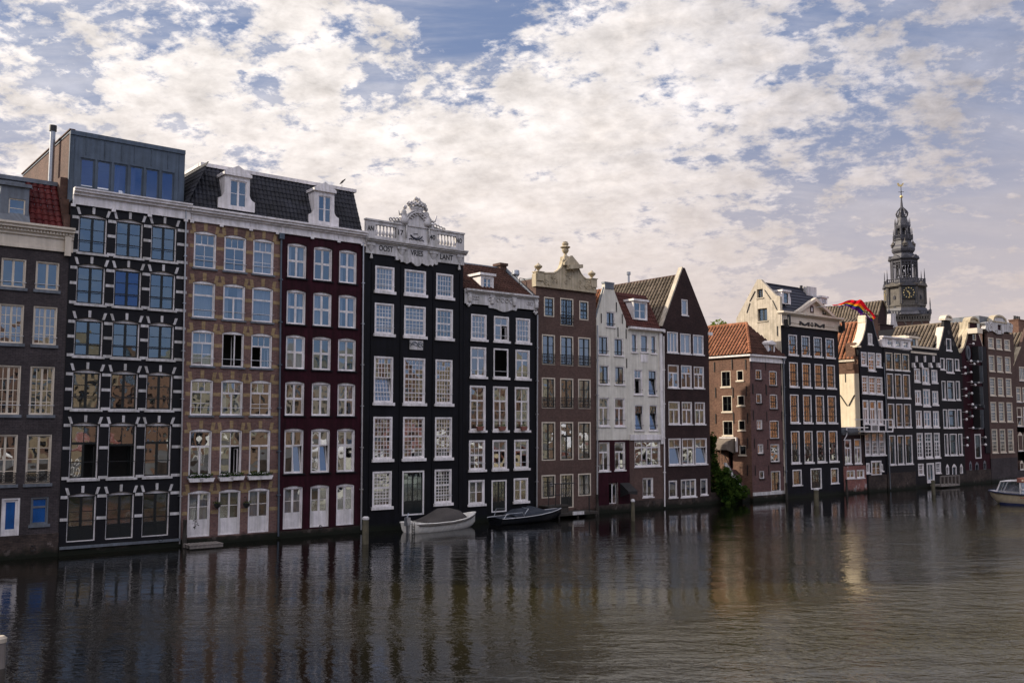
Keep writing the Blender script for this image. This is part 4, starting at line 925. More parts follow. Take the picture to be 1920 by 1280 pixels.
plinth(H, stone_base, zat(c8(1000, 1045)) - .0, .08)
zc = zat(c7(1030, 800), -.25); H.band('cornice', white, u0, u1 + .05, [(zt - .1, zc - .1, .12), (zc - .1, zc + .06, .3)])
vr = 1.6; zr = (zat(c7(800, 498), vr) + zat(c7(1050, 522), vr)) / 2; ub2 = uat(c7(1055, 522), vr); 
tiles(H, 'roof_tiles', maroon_tile, (u0, .1, zc + .08), (u1 - u0, 0, 0), (0, vr - .1, zr - zc - .08), poly=[(-.1, -.1), (1.01, -.1), ((ub2-u0)/(u1-u0), 1.05), (-.1, 1.05)], per=.26, rowh=.33, amp=.04, step=.03)
mb = MB(); mb.poly([(u0, .12, zc), (u1, .12, zc), (ub2, vr, zr - .03), (u0, vr, zr - .03)]); mb.poly([(u1, .12, zc), (u1, 8, zc), (ub2, 8, zr), (ub2, vr, zr)]); mb.poly([(u0, vr, zr - .03), (ub2, vr, zr - .03), (ub2, 8, zr), (u0, 8, zr)]); H.part('roof', mb, maroon_tile)
dormer(H, c7(950, 730), c7(1068, 572), .25, 1.7, white, lay='c12', wfrac=(.06, .9, .06, .92), peak=0, overhang=.1)

# ---- house 10: dark brown, tall pointed gable
H = House('canal_house', 'dark brown brick house with a tall plain pointed gable and a long tiled roof',
          [(1245, 953), (1333, 946.3), c7(1592, 800), c7(1383, 282), c7(1372, 282), c7(1197, 770)], dv=.0)
H.out[3] = (H.out[3][0] + .1, H.out[4][1]); dv = 0
for a, b, L, c in ((c7(1362, 555), c7(1414, 690), 'one', 1), (c7(1238, 833), c7(1330, 1010), 'tri', 1), (c7(1350, 848), c7(1440, 1020), 'c11', 1), (c7(1460, 860), c7(1549, 1028), 'c11', 4),
                (c7(1245, 1115), c8(1291, 118), 'tc1', 0), (c7(1358, 1120), c8(1398, 121), 'tc3', 0), (c7(1467, 1130), c8(1499, 122), 'tc3', 0),
                (c8(1208, 232), c8(1299, 420), 'tc1', 0), (c8(1318, 235), c8(1401, 420), 'tc3', 0), (c8(1425, 238), c8(1508, 420), 'tc3', 0),
                (c8(1208, 537), c8(1310, 756), 'tilt', 0), (c8(1320, 537), c8(1419, 754), 't2', 0), (c8(1427, 535), c8(1524, 749), 'tilt', 0),
                (c8(1210, 885), c8(1277, 1025), 'one', 3), (c8(1310, 874), c8(1434, 1020), 'tri', 3), (c8(1472, 870), c8(1528, 1003), 'one', 3)):
    H.win(a, b, lay=L, fm=white, sm=white, fw=.06, sw=.05, sill=white, sillh=.08, g=gbright, tilt=.008, rec=-.01, srec=.05, curtain=c)
o = H.out; uA = o[3][0] - .05; zA = o[3][1] - .55; zeL = o[5][1] - .2
H.wall(b9brick, 7.4, body=[(o[0][0], -.6), (o[1][0], -.6), (o[1][0], o[2][1] - .3), (uA, zA), (o[0][0], zeL)])
plinth(H, stone_base, .65, .08)
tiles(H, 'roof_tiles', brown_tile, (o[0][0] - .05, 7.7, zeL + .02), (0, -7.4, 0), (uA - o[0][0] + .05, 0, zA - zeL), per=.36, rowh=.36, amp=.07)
mb = MB(); mb.poly([(uA, .3, zA + .02), (o[1][0], .3, o[2][1] - .28), (o[1][0], 7.7, o[2][1] - .28), (uA, 7.7, zA + .02)]); mb.tube([(uA, .3, zA + .03), (uA, 7.8, zA + .03)], .11, 6); H.part('roof', mb, b6_tile)
mb = MB(); k = .35   # parapet edge of the gable, plastered, catches the sun on its left side
mb.loft([[(o[5][0] - .12, -.03, o[5][1] - .1), (o[5][0] + .0, -.03, o[5][1] - .1), (o[5][0], k, o[5][1] - .1), (o[5][0] - .12, k, o[5][1] - .1)], [(o[4][0] - .1, -.03, o[4][1] + .05), (o[4][0] + .02, -.03, o[4][1] + .05), (o[4][0] + .02, k, o[4][1] + .05), (o[4][0] - .1, k, o[4][1] + .05)]])
H.part('coping', mb, plaster)
mb = MB(); a = UZ(*c7(1110, 388), 5); mb.tube([(uA, 6, zA - .1), (uA, 6, zA + .75)], .09, 8); mb.tube([(uA, 6, zA + .75), (uA, 6, zA + 1.0)], .17, 8); H.part('roof_vent', mb, steel)
u0 = o[0][0]
box_part(H, 'gutter_box', white, u0 - .35, u0 + .3, -.12, -.002, o[5][1] - .6, o[5][1] - .35); a = UZ(*c7(1585, 850)); box_part(H, 'gutter_box', white, a[0], a[0] + .5, -.1, -.002, a[1] - .1, a[1] + .15)
pipe(H, 1244.5, 630, 1246.5, 950, white, r=.05, pr=.1)

# ---- house 11: low red brick with hipped orange roof, standing free on its left side
H = House('canal_house', 'low reddish brick house with an orange hipped roof and an awning over its side door',
          [(1411.5, 939.5), (1475, 935), c9(880, 1005), c9(532, 988)], dv=.02)
dv = H.dv; zf = flat(H); zE = zat(c9(535, 912), -.2)
for a, b, L in ((c9(595, 1075), c9(656, 1176), 's22'), (c9(737, 1085), c9(818, 1240), 's33'), (c10(577, 97), c10(630, 190), 's22'), (c10(712, 101), c10(788, 247), 's33'), (c10(583, 358), c10(637, 452), 'c12'), (c10(712, 361), c10(804, 543), 's33'),
                (c10(592, 599), c10(648, 695), 'c11'), (c10(720, 599), c10(809, 778), 'two'), (c10(610, 867), c10(656, 943), 's22')):
    H.win(a, b, lay=L, fm=white, sm=darkgreen if L[0] == 's' else white, fw=.07, sw=.04, sill=stone_base, sillh=.08, g=gbright, tilt=.008, rec=.02, rise=.04 if L == 's33' else 0)
H.win(c10(725, 867), c10(820, 1070), lay='c13', fm=white, sm=darkgreen, name='door', g=gbright, rec=.02)
uL, uR = H.out[0][0], H.out[1][0]
side = Panel(H, lambda a, b, z: (uL + b, -a, z), 0.0)
DS = 6.2
def swin(cr_, X0, Y0, X1, Y1, **kw):
    xm = (X0 + X1)/2; ym = (Y0 + Y1)/2
    v0 = VZ(*cr_(X0, ym), uL)[0]; v1 = VZ(*cr_(X1, ym), uL)[0]; z1 = VZ(*cr_(xm, Y0), uL)[1]; z0 = VZ(*cr_(xm, Y1), uL)[1]
    return window(side, -v0, -v1, z0, z1, **kw)
for b in ((c9, 235, 1087, 333, 1252, 'c12'), (c9, 397, 1080, 465, 1187, 'one'), (c10, 235, 115, 333, 275, 'c12'), (c10, 388, 112, 458, 213, 'one'), (c10, 242, 365, 343, 512, 'c12'), (c10, 398, 360, 465, 460, 'one'), (c10, 407, 613, 475, 707, 'one')):
    swin(*b[:5], lay=b[5], fm=warmwhite, sm=darkgreen, fw=.06, sw=.05, sill=warmwhite, sillh=.1, g=gdark, rec=.0)
vd0, vd1 = VZ(*c10(300, 800), uL)[0], VZ(*c10(345, 800), uL)[0]; zd0, zd1 = VZ(*c10(330, 850), uL)[1], VZ(*c10(330, 665), uL)[1]
window(side, -vd0, -vd1, zd0, zd1 + .2, lay=[(0, 1, 0, 1, 1, 1, 'o')], fm=burg, name='door')
H.wall(b10front, .3, body=None)
mb = MB(); mb.plate([(-DS, -.6), (-.022 - dv - .28, -.6), (-.022 - dv - .28, zE - .1), (-DS, zE - .1)], side.holes, 0, .28) if False else None
sp = MB(side.P); sp.plate([(-DS, -.6), (-dv - .003, -.6), (-dv - .003, zE - .02), (-DS, zE - .02)], side.holes, -.004, .28); H.part('side_wall', sp, b10side)
mb = MB(); mb.box(uL + .4, uR, 5.9, DS, -.6, zE - .05); mb.box(uR - .2, uR - .01, .35, 5.88, -.6, zE - .05); mb.box(uL + .285, uR - .205, .7, .72, -.5, zE - .3); mb.box(uL + 1.2, uL + 1.22, .73, 5.85, -.5, zE - .3); H.part('dark_backing_wall', mb, roomm)  # rear and right walls, plus dark sheets added behind the windows
H.band('cornice', white, uL + .0, uR + .12, [(zf - .02, zE - .12, .08), (zE - .12, zE + .02, .26)])
mb = MB(); mb.box(uL - .22, uL - .008, -.2, DS, zE - .12, zE + .02); H.part('gutter', mb, white)
um_ = (uL + uR) / 2; va = VZ(*c9(500, 592), um_); zR = va[1]; vA = max(1.3, min(2.6, va[0]))
tiles(H, 'roof_tiles', orange_tile, (uL - .2, DS, zE + .03), (0, -DS - .1, 0), (um_ - uL + .2, 0, zR - zE - .03), poly=[(-.1, -.1), (1.0, -.1), (1, 0), ((DS - vA)/(DS + .1), 1), ((DS - vA)/(DS + .1), 1.1), (-.1, 1.1)], per=.36, rowh=.36, amp=.06)
mb = MB(); L_ = (uR - uL + .3)
tiles(H, 'roof_tiles', brown_tile if False else b6_tile, (uL - .18, -.18, zE + .03), (L_, 0, 0), (0, vA + .18, zR - zE - .03), poly=[(0, 0), (1, 0), (.5, 1)], per=.27, rowh=.34, amp=.035)  # front hip gets a darker tile; its shade is put into the colour
mb.poly([(uL - .15, -.1, zE - .0), (uL - .15, DS, zE - .0), (um_, DS, zR - .08), (um_, vA, zR - .08)]); mb.poly([(uL - .15, -.1, zE), (uR, -.1, zE), (um_, vA, zR - .08)]); mb.poly([(uR, -.1, zE), (uR, DS, zE), (um_, DS, zR - .08), (um_, vA, zR - .08)]); H.part('roof', mb, b6_tile)
mb = MB(); n = 13
P0, P1 = Vector((uL - .2, -.18, zE + .08)), Vector((um_, vA, zR + .04))
for k in range(n): a, b = P0 + (P1 - P0)*(k/n), P0 + (P1 - P0)*((k+1.1)/n); mb.tube([tuple(a), tuple(b)], .12, 7, taper=[.15, .11])
mb.tube([(um_, vA, zR + .03), (um_, DS, zR + .03)], .12, 7); H.part('ridge_tiles', mb, orange_tile)
dormer(H, c9(725, 905), c9(795, 812), .03, 1.0, white, lay='c12', wfrac=(.16, .84, .05, .92), peak=.2, overhang=.05, sm=leadm)
for cr_, X, Y in ((c9, 165, 1045), (c9, 350, 1020), (c9, 492, 1020), (c10, 170, 85), (c10, 345, 85), (c10, 478, 70), (c10, 172, 345), (c10, 350, 340), (c10, 492, 340), (c10, 490, 590), (c10, 490, 860)):
    v, z = VZ(*cr_(X, Y), uL); box_part(H, 'wall_anchor', iron, uL - .06, uL - .005, v - .03, v + .03, z - .42, z + .42)
for cr_, X, Y in ((c9, 553, 1020), (c9, 697, 1030), (c9, 855, 1030), (c9, 560, 1270), (c9, 700, 1275), (c10, 543, 50), (c10, 677, 60), (c10, 825, 60), (c10, 546, 310), (c10, 680, 320), (c10, 830, 320), (c10, 557, 590), (c10, 690, 600), (c10, 843, 600), (c10, 565, 860), (c10, 700, 860), (c10, 850, 870)):
    u, z = UZ(*cr_(X, Y), dv); box_part(H, 'wall_anchor', iron, u - .025, u + .025, dv - .05, dv - .003, z - .4, z + .4)
plinth(H, whitestone, zat(c10(700, 1072)), .04, z0=zat(c10(700, 1105)), name='stone_course')
plinth(H, stone_base, zat(c10(700, 1105)) - .003, .06)
# awning on the side wall
a = VZ(*c10(200, 540), uL - .2); b = VZ(*c10(345, 540), uL - .2); z0 = VZ(*c10(280, 655), uL - 1.1)[1]; z1 = a[1]
v0, v1 = b[0], a[0]; pr = [(-.02, 0), (-.35, -.03), (-.7, -.18), (-.98, -.5), (-1.1, -.95), (-1.1, z0 - z1)]
mb = MB()
for i in range(len(pr) - 1): mb.poly([(uL + pr[i][0], v0, z1 + pr[i][1]), (uL + pr[i][0], v1, z1 + pr[i][1]), (uL + pr[i+1][0], v1, z1 + pr[i+1][1]), (uL + pr[i+1][0], v0, z1 + pr[i+1][1])])
for v in (v0, v1): mb.poly([(uL - .02, v, z1 - 1.25)] + [(uL + x, v, z1 + z) for x, z in pr])
H.part('awning', mb, awncanvas)
box_part(H, 'awning_frame', white, uL - .12, uL - .006, v0 - .14, v1 + .05, z1 + .01, z1 + .1)
box_part(H, 'awning_frame', white, uL - .2, uL - .006, v0 - .3, v0 - .2, z1 - 1.1, z1 + .1)
pipe(H, *c9(885, 965), *c10(882, 1150), leadm, r=.06, pr=.12, hopper=True)
SIDE11 = (uL, v0, v1, zd0, vd0, vd1)

# ---- house 12: black front, MOM frieze, pediment, plastered side gable
H = House('canal_house', 'black house with a cream lettered pediment on top and a sunlit plastered side gable',
          [(1475, 935), (1582.5, 926.5), c9(1450, 672), c9(857, 615)], dv=-.03)
dv = H.dv; zt = flat(H)
rows = [(c9(0, 725)[1], c9(0, 930)[1], 1515), (c9(0, 1008)[1], c9(0, 1256)[1], 1516), (c10(0, 108)[1], c10(0, 385)[1], 1517), (c10(0, 467)[1], c10(0, 780)[1], 1519)]
cT = [(1478.5, 1494.5), (1502.6, 1518.3), (1525.6, 1541), (1548, 1563.5)]; cB = [(1483.5, 1499.5), (1508, 1524), (1532, 1547.5), (1554.3, 1570.5)]
H.grid((c9(0, 825)[1], cT), (c10(0, 625)[1], cB), rows, lambda r, c: dict(lay='s33' if r < 1 else 's24', fm=white, sm=darkgreen, fw=.09, sw=.05, bw=.03, sill=white, sillh=.13, sillp=.12, rec=-.01, srec=.08,
    rail_=(.25, iron), g=gbright, curtain=5 if (r, c) in ((0, 0), (1, 1), (1, 2), (1, 3), (2, 1), (2, 2), (2, 3)) else 0, tilt=.006))
H.win(c10(940, 853), c10(1030, 1010), lay='one', fm=white, fw=.1, sm=darkgreen, sill=white, g=gbright, rec=-.01, srec=.08)
H.win(c10(1120, 840), c10(1230, 1048), lay='dg', fm=white, fw=.11, sm=darkgreen, name='door', g=gdark, rec=-.01, srec=.1)
H.win(c10(1322, 838), c10(1398, 990), lay='two', fm=white, fw=.09, sm=darkgreen, sill=white, g=gbright, rec=-.01, srec=.08)
uL, uR = H.out[0][0], H.out[1][0]
uS = uat((1463.5, 600), dv)
uLs = uS
vz = lambda X, Y: VZ(*c9(X, Y), uLs)
sideP = Panel(H, lambda a, b, z: (uLs + b, -a, z), 0.0)
for X0, Y0, X1, Y1 in ((610, 233, 670, 325), (616, 435, 715, 567)):
    xm, ym = (X0+X1)/2, (Y0+Y1)/2
    window(sideP, -vz(X0, ym)[0], -vz(X1, ym)[0], vz(xm, Y1)[1], vz(xm, Y0)[1], lay='c11', fm=plaster, sm=darkgreen, fw=.03, sw=.07, rec=.12, sill=plaster, g=gdark)
gp = [vz(X, Y) for X, Y in ((392, 560), (395, 535), (602, 150), (612, 132), (650, 132), (662, 150), (808, 300), (845, 308))]
zE = vz(850, 425)[1]
out = [(-gp[0][0], -.6)] + [(-dv - .003, -.6), (-dv - .003, gp[-1][1] - .0)] + [(-p[0], p[1]) for p in gp[::-1]][1:]
out[3:3] = []
DM = gp[0][0]
H.wall(blackb, .5, body=rect(uS, uR, -.6, zt))
sp = MB(sideP.P); sp.plate(out, sideP.holes, -.004, .3); H.part('side_wall', sp, plaster)
zA = gp[3][1]; vAp = (gp[3][0] + gp[4][0]) / 2
mb = MB(); uRr = uR
mb.box(uR - .25, uR - .01, .52, DM, -.6, zt); mb.box(uS + .32, uR - .27, DM - .3, DM, -.6, zt); mb.poly([(uS + 1.3, .6, .3), (uS + 1.3, DM - .4, .3), (uS + 1.3, DM - .4, zA - 1), (uS + 1.3, .6, zt)]); mb.box(uS + .3, uR - .3, 1.3, 1.32, .1, zt - .2); H.part('dark_backing_wall', mb, roomm)  # right and rear walls together with added dark sheets behind the panes
# roof: steep front slope, ridge, back slope; right end hipped
zq = gp[-2][1]; vq = gp[-2][0]
rl = uat(c9(1185, 268), vAp); zrd = zA - .35
mb = MB(); ve = .05; ze2 = zt + 1.05
mb.poly([(uS + .3, ve, ze2), (uR, ve, ze2), (rl, vAp, zrd), (uS + .3, vAp, zrd)]); mb.poly([(uS + .3, DM, zt + .6), (uR, DM, zt + .6), (rl, vAp, zrd), (uS + .3, vAp, zrd)]); mb.poly([(uR, ve, ze2), (uR, DM, zt + .6), (rl, vAp, zrd)])
mb.box(uS + .3, rl, vAp - .08, vAp + .08, zrd + .0, zrd + .12); H.part('roof', mb, slate)
mb = MB(); k = int((zrd - ze2) / .3)
for i in range(k): t = i / k; mb.box(uS + .31, uR - (uR - rl)*t - .05, ve + (vAp - ve)*t - .03, ve + (vAp - ve)*t + .06, ze2 + (zrd - ze2)*t, ze2 + (zrd - ze2)*t + .035)
H.part('slate_courses', mb, slate)
dormer(H, c9(870, 388), c9(952, 262), .25, 1.3, white, lay='two', wfrac=(.22, .78, .06, .9), peak=0, shoulder=.12, sm=darkgreen)
dormer(H, c9(1272, 385), c9(1342, 325), .9, 1.2, white, lay='c12', wfrac=(.3, .8, .06, .9), peak=0, overhang=.1)
a = UZ(*c9(1135, 240), vAp); mb = MB(); ca, cb_ = uat(c9(1085, 230), vAp), uat(c9(1190, 230), vAp); mb.box(ca, cb_, vAp - .4, vAp + .5, zrd - .6, zat(c9(1135, 215), vAp)); H.part('chimney', mb, whitestone)
mb = MB(); a = UZ(*c9(1070, 225), vAp); mb.tube([(a[0], vAp, a[1] - .5), (a[0], vAp, a[1] + .25)], .13, 8); H.part('chimney_pot', mb, iron)
# frieze, cornice, pediment
zc = (zat(c9(950, 480), -.4) + zat(c9(1495, 525), -.4)) / 2
ca, cb_ = uat(c9(905, 560), -.1), uat(c9(1435, 620), -.1)
mb = MB(); mb.box(uS + .02, uR, dv - .1, dv + .3, zt, zc - .25); mb.box(uS + .02, uR, dv - .16, dv - .102, zt, zt + .16)
mb.box(uS + .9, uR - .9, dv - .15, dv - .102, zt + .3, zc - .45) ; fz = H.part('frieze', mb, warmwhite)
mb = MB(); mb.box(uS + .02, uR + .1, dv - .25, dv + .3, zc - .248, zc - .13); mb.box(uS - .12, uR + .25, dv - .42, dv + .3, zc - .13, zc + .03); H.part('cornice', mb, warmwhite)
pa, pb, pc = UZ(*c9(1040, 468), -.4), UZ(*c9(1400, 500), -.4), UZ(*c9(1225, 325), -.4)
mid = (pa[0] + pb[0])/2; hgt = pc[1] - zc
mb = MB(); mb.plate([(pa[0] + .1, zc + .032), (pb[0] - .1, zc + .032), (mid, zc + hgt - .15)], [], dv - .12, dv + .3)
w_ = (pb[0] - pa[0])/2
for s_ in (-1, 1):
    mb.plate([(mid + s_*(w_ + .45), zc + .032), (mid + s_*(w_ - .15), zc + .032), (mid, zc + hgt - .3), (mid, zc + hgt)], [], dv - .45, dv - .122)
pd = H.part('pediment', mb, warmwhite)
for X, Y in ((1180, 445), (1308, 465)):
    u, z = UZ(*c9(X, Y), -.15); mb = MB(); mb.plate(archrect(u - .25, u + .25, z - .3, z + .38, .2), [archrect(u - .12, u + .12, z - .2, z + .2, .1)], dv - .16, dv - .124); pp_ = H.part('pediment_window', mb, darkgreen, pd)
    mb = MB(); mb.poly([(u - .12, dv - .13, z - .2), (u + .12, dv - .13, z - .2), (u + .12, dv - .13, z + .2), (u - .12, dv - .13, z + .2)]); H.part('pane', mb, white, pd)
# the three letters: wide stencilled M, narrow O, wide M
def bigM(u0, u1, z0, z1):
    h = z1 - z0; w = u1 - u0; t = .13*w
    return [(u0 + .03*w, z0 + .1*h), (u0 - .02*w, z1), (u0 + .12*w, z1), (u0 + .52*w, z0 + .42*h), (u0 + .86*w, z1 - .05*h), (u1 + .02*w, z1 - .08*h), (u1 - .02*w, z0), (u1 - .14*w, z0 + .02*h), (u1 - .16*w, z0 + .55*h), (u0 + .6*w, z0 + .05*h), (u0 + .44*w, z0 + .02*h), (u0 + .14*w, z0 + .55*h), (u0 + .13*w, z0 + .12*h)]
v_ = -.17
u_ = [UZ(*c9(X, 600), v_)[0] for X in (1050, 1155, 1167, 1195, 1208, 1312)]
zM0, zM1 = (zat(c9(1100, 617), v_) + zat(c9(1260, 640), v_))/2, (zat(c9(1100, 570), v_) + zat(c9(1260, 592), v_))/2
mb = MB(); mb.plate(bigM(u_[0], u_[1], zM0, zM1), [], dv - .175, dv - .152); mb.plate(bigM(u_[4], u_[5], zM0, zM1), [], dv - .175, dv - .152)
om = (u_[2] + u_[3])/2; zo = (zM0 + zM1)/2; rx, rz = (u_[3]-u_[2])/2, (zM1-zM0)/2
el = lambda a, b: [(om + a*math.cos(t*math.pi/8), zo + b*math.sin(t*math.pi/8)) for t in range(16)]
mb.plate(el(rx, rz), [el(rx*.45, rz*.62)], dv - .175, dv - .152); H.part('lettering', mb, letter, fz)
for u in (uS + .45, uR - .1):
    mb = MB(); mb.box(u - .12, u + .12, dv - .62, dv - .45, zc - 1.2, zc - .3); mb.box(u - .05, u + .05, dv - .45, dv - .1, zc - .9, zc - .75); mb.box(u - .08, u + .08, dv - .66, dv - .622, zc - 1.1, zc - .55); mb.box(u - .2, u + .2, dv - .4, dv - .165, zt - .15, zt + .5); H.part('hanging_lantern', mb, iron)
for cr_, X, Y, sl in ((c9, 563, 308, .5), (c9, 722, 290, -.5), (c9, 520, 430, .3), (c9, 795, 400, -.35), (c9, 822, 670, 0)):
    v, z = VZ(*cr_(X, Y), uLs); mb = MB(); mb.tube([(uLs - .04, v + sl*.6, z - .42), (uLs - .04, v - sl*.6, z + .42)], .035, 5); H.part('wall_anchor', mb, iron)
HM = H

# ---- lean-to front between house 12 and house 13
H = House('canal_house', 'low brick lean to with peeling red brick base below a sunlit yellow wall',
          [(1582.5, 926.5), (1627.2, 922.6), c12(335, 395), c12(98, 405)], dv=.1)
dv = H.dv; zt = flat(H)
for a, b, L in ((c12(128, 445), c12(193, 690), 'tc1'), (c12(225, 440), c12(292, 688), 'tc1'), (c12(145, 752), c12(230, 835), 'c11'), (c12(245, 746), c12(322, 830), 'c11')): H.win(a, b, lay=L, fm=white, fw=.08, sw=.06, sill=white, g=gbright, rec=-.01)
H.wall(b9brick, 1.6); uL, uR = H.out[0][0], H.out[1][0]
zr_ = zat(c12(240, 708), dv); hs = [h for h in H.fp.holes if h[0][1] < zr_]
mb = MB(); mb.plate(rect(uL + .01, uR - .01, -.6, zr_), hs, dv - .03, dv - .003); H.part('red_brick_base', mb, redbrick)
mb = MB(); mb.box(uL, uR, dv - .1, 1.9, zt + .002, zt + .12); mb.box(uL + .1, uR - .1, dv - .5, dv - .12, zt + .3, zt + .42); mb.box(uL + .2, uR, dv + .2, 1.9, zt + .12, zt + .7); H.part('roof', mb, leadm)
mb = MB(); zz = zt + .62; mb.box(uL + .3, uR - .05, dv - .3, dv - .22, zz, zz + .1); mb.tube([(uL + .35, dv - .26, zz), (uL + .35, dv - .26, zz - .6), (uL + .1, dv - .1, zz - 1.1)], .045, 6); H.part('gutter', mb, white)

# ---- house 13: black neck gable with orange roof and cream side wall
H = House('canal_house', 'narrow black house with neck gable, orange tile roof and sunlit yellow side wall',
          [(1627.5, 922.5), (1664, 919.5), c11(515, 480), c11(470, 472), c11(440, 370), c11(418, 290), c11(405, 235), c11(400, 196), c11(338, 196), c11(340, 235), c11(330, 310), c11(305, 400), c11(275, 455), c11(262, 470)], dv=.03)
dv = H.dv
for a, b, L in ((c11(358, 346), c11(402, 457), 'c11'), (c11(290, 532), c11(346, 668), 's22'), (c11(360, 538), c11(430, 720), 's23'), (c11(440, 545), c11(492, 682), 's22'),
                (c11(300, 770), c11(362, 945), 's23'), (c11(368, 777), c11(440, 950), 's23'), (c11(445, 783), c11(505, 956), 's23'),
                (c12(308, 52), c12(366, 290), 'tc1'), (c12(378, 55), c12(442, 295), 'tc1'), (c12(456, 57), c12(510, 298), 'tc1'),
                (c12(330, 380), c12(388, 603), 's24'), (c12(398, 375), c12(462, 603), 's24'), (c12(471, 375), c12(533, 600), 's24'), (c12(343, 680), c12(376, 782), 'one'), (c12(488, 690), c12(509, 760), 'one')):
    H.win(a, b, lay=L, fm=white, sm=white, fw=.11, sw=.07, bw=.045, sill=white, sillh=.1, sillp=.1, g=gbright, rec=-.015, srec=.07)
H.win(c12(392, 657), c12(495, 878), lay='dt', fm=white, fw=.14, name='door', g=gbright, rec=-.03)
uL, uR = H.out[0][0], H.out[1][0]; uT = uat(c11(265, 480), dv)
o = H.out; zE = o[-1][1] - .3; um_ = (o[7][0] + o[8][0])/2; zR = zat(c11(318, 215), 1.0) - .3
H.wall(blackb, 9, body=[(uL, -.6), (uR, -.6), (uR, zE - .2), (um_, zR - .1), (uT, zE - 1.2), (uT, zt)])
plinth(H, stone_base, zat(c12(450, 800)), .05, u0=uat(c12(365, 850)))
zl = VZ(*c11(190, 612), uT)[1]; ztop = VZ(*c11(180, 750), uT)[1]
mb = MB(); mb.box(uT - .06, uT - .005, .1, 9, 2.5, ztop); H.part('side_wall', mb, plaster2)
mb = MB(); mb.box(uT - .045, uT - .006, .1, 9, ztop + .002, zl + .3); mb.box(uT - .1, uT + .2, .35, 1.3, ztop + .4, zl + 1.6); H.part('upper_side_wall', mb, b10side)
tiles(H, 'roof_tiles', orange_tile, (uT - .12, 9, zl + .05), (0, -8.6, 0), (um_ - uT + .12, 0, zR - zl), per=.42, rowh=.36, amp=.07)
mb = MB(); mb.box(uT - .2, uT - .03, .4, 9, zl - .15, zl + .03); H.part('gutter', mb, warmwhite)
mb = MB(); mb.poly([(um_, .3, zR + .03), (um_, 9, zR + .03), (uR, 9, zE), (uR, .3, zE)]); mb.tube([(um_, .3, zR + .06), (um_, 9, zR + .06)], .12, 6); H.part('roof', mb, orange_tile)
tiles(H, 'roof_tiles', orange_tile, (um_, .4, zR + .04), (0, 8.6, 0), (uR - um_, 0, zE - zR), per=.42, rowh=.36, amp=.06)
mb = MB(); e = o[8:]
for a, b in zip(e[1:-1], e[2:]): mb.loft([[(p[0] - .14, dv - .04, p[1]), (p[0] + .03, dv - .04, p[1]), (p[0] + .03, dv + .75, p[1]), (p[0] - .14, dv + .75, p[1])] for p in (a, b)])
mb.box(o[8][0] - .18, o[8][0] + .02, dv - .05, dv + .75, o[9][1], o[8][1] + .1); mb.box(o[8][0] - .2, o[7][0] + .15, dv - .1, dv + .7, o[8][1] + .1, o[8][1] + .28); mb.box(o[-1][0] - .3, o[-2][0] + .1, dv - .1, dv + .4, o[-1][1] - .15, o[-1][1] + .02)
H.part('coping', mb, plaster2)
mb = MB(); e = o[2:8]
for a, b in zip(e[1:-1], e[2:]): mb.tube([(a[0], dv - .02, a[1]), (b[0], dv - .02, b[1])], .055, 5)
H.part('gable_edge', mb, leadm)
for X, Y, sl in ((120, 1015, -.5), (200, 1015, .45)):
    v, z = VZ(*c11(X, Y), uT); mb = MB(); mb.tube([(uT - .09, v + sl*.7, z - .5), (uT - .09, v - sl*.7, z + .5)], .05, 5); H.part('wall_anchor', mb, iron)
v, z = VZ(*c11(137, 780), uT); box_part(H, 'wall_anchor', iron, uT - .1, uT - .055, v - .03, v + .03, z - .5, z + .3)
# white balcony
a, b = UZ(*c12(318, 240), -.9), UZ(*c12(608, 372), -.9); mb = MB()
z0, z1 = b[1] + .0, a[1]
mb.box(a[0], b[0], -.95, dv - .02, z0, z0 + .12); mb.box(a[0], b[0], -.95, -.87, z1 - .09, z1)
for t in (0, .25, .5, .75, 1): u = a[0] + (b[0] - a[0])*t; mb.box(u - .05, u + .05, -.95, -.87, z0 + .12, z1 - .09)
for u in (a[0], b[0] - .06): mb.box(u, u + .06, -.87, dv - .02, z1 - .09, z1)
for k in range(7): u = a[0] + (b[0]-a[0])*(.26 + .035*k); mb.box(u - .012, u + .012, -.92, -.9, z0 + .12, z1 - .09)
H.part('balcony', mb, white)

# ---- house 14: black with white parapet of three small windows
H = House('canal_house', 'black house with a white boarded attic pierced by three small square windows',
          [(1664, 919.5), (1716.5, 915.5), c11(792, 515), c11(515, 480)], dv=-.03)
dv = H.dv; zt = flat(H)
rows = [(c11(0, 545)[1], c11(0, 712)[1], 1682.5), (c11(0, 752)[1], c11(0, 990)[1], 1684), (c12(0, 90)[1], c12(0, 322)[1], 1688), (c12(0, 403)[1], c12(0, 692)[1], 1690)]
cT = [(1660.8, 1673.4), (1677, 1689.4), (1692, 1704.4)]; cB = [(1668, 1679.2), (1683, 1694.3), (1697.7, 1710.8)]
H.grid((c11(0, 630)[1], cT), (c12(0, 545)[1], cB), rows, lambda r, c: dict(lay='s33' if r < 3 else 't2', fm=white if r else warmwhite, sm=darkgreen, fw=.09, sw=.06, bw=.04, sill=white, sillh=.11, g=gdark, rec=-.015, srec=.1, curtain=5 if (r, c) == (0, 0) else 0, rail_=(.18, rail) if r == 2 else None))
H.wall(black, 8); uL, uR = H.out[0][0], H.out[1][0]
plinth(H, stone_base, zat(c12(700, 772)), .08)
zp = (zat(c11(505, 378), .0) + zat(c11(798, 425), 0))/2; pp = Panel(H, front, dv - .06)
for a, b in ((c11(548, 425), c11(602, 474)), (c11(630, 440), c11(682, 485)), (c11(708, 451), c11(758, 497))):
    u0, u1 = uat(a), uat(b); zm2 = zat(((a[0]+b[0])/2, (a[1]+b[1])/2)); window(pp, u0, u1, zm2 - .42, zm2 + .42, lay='c11', fm=white, sm=rail, fw=.05, g=gbright)
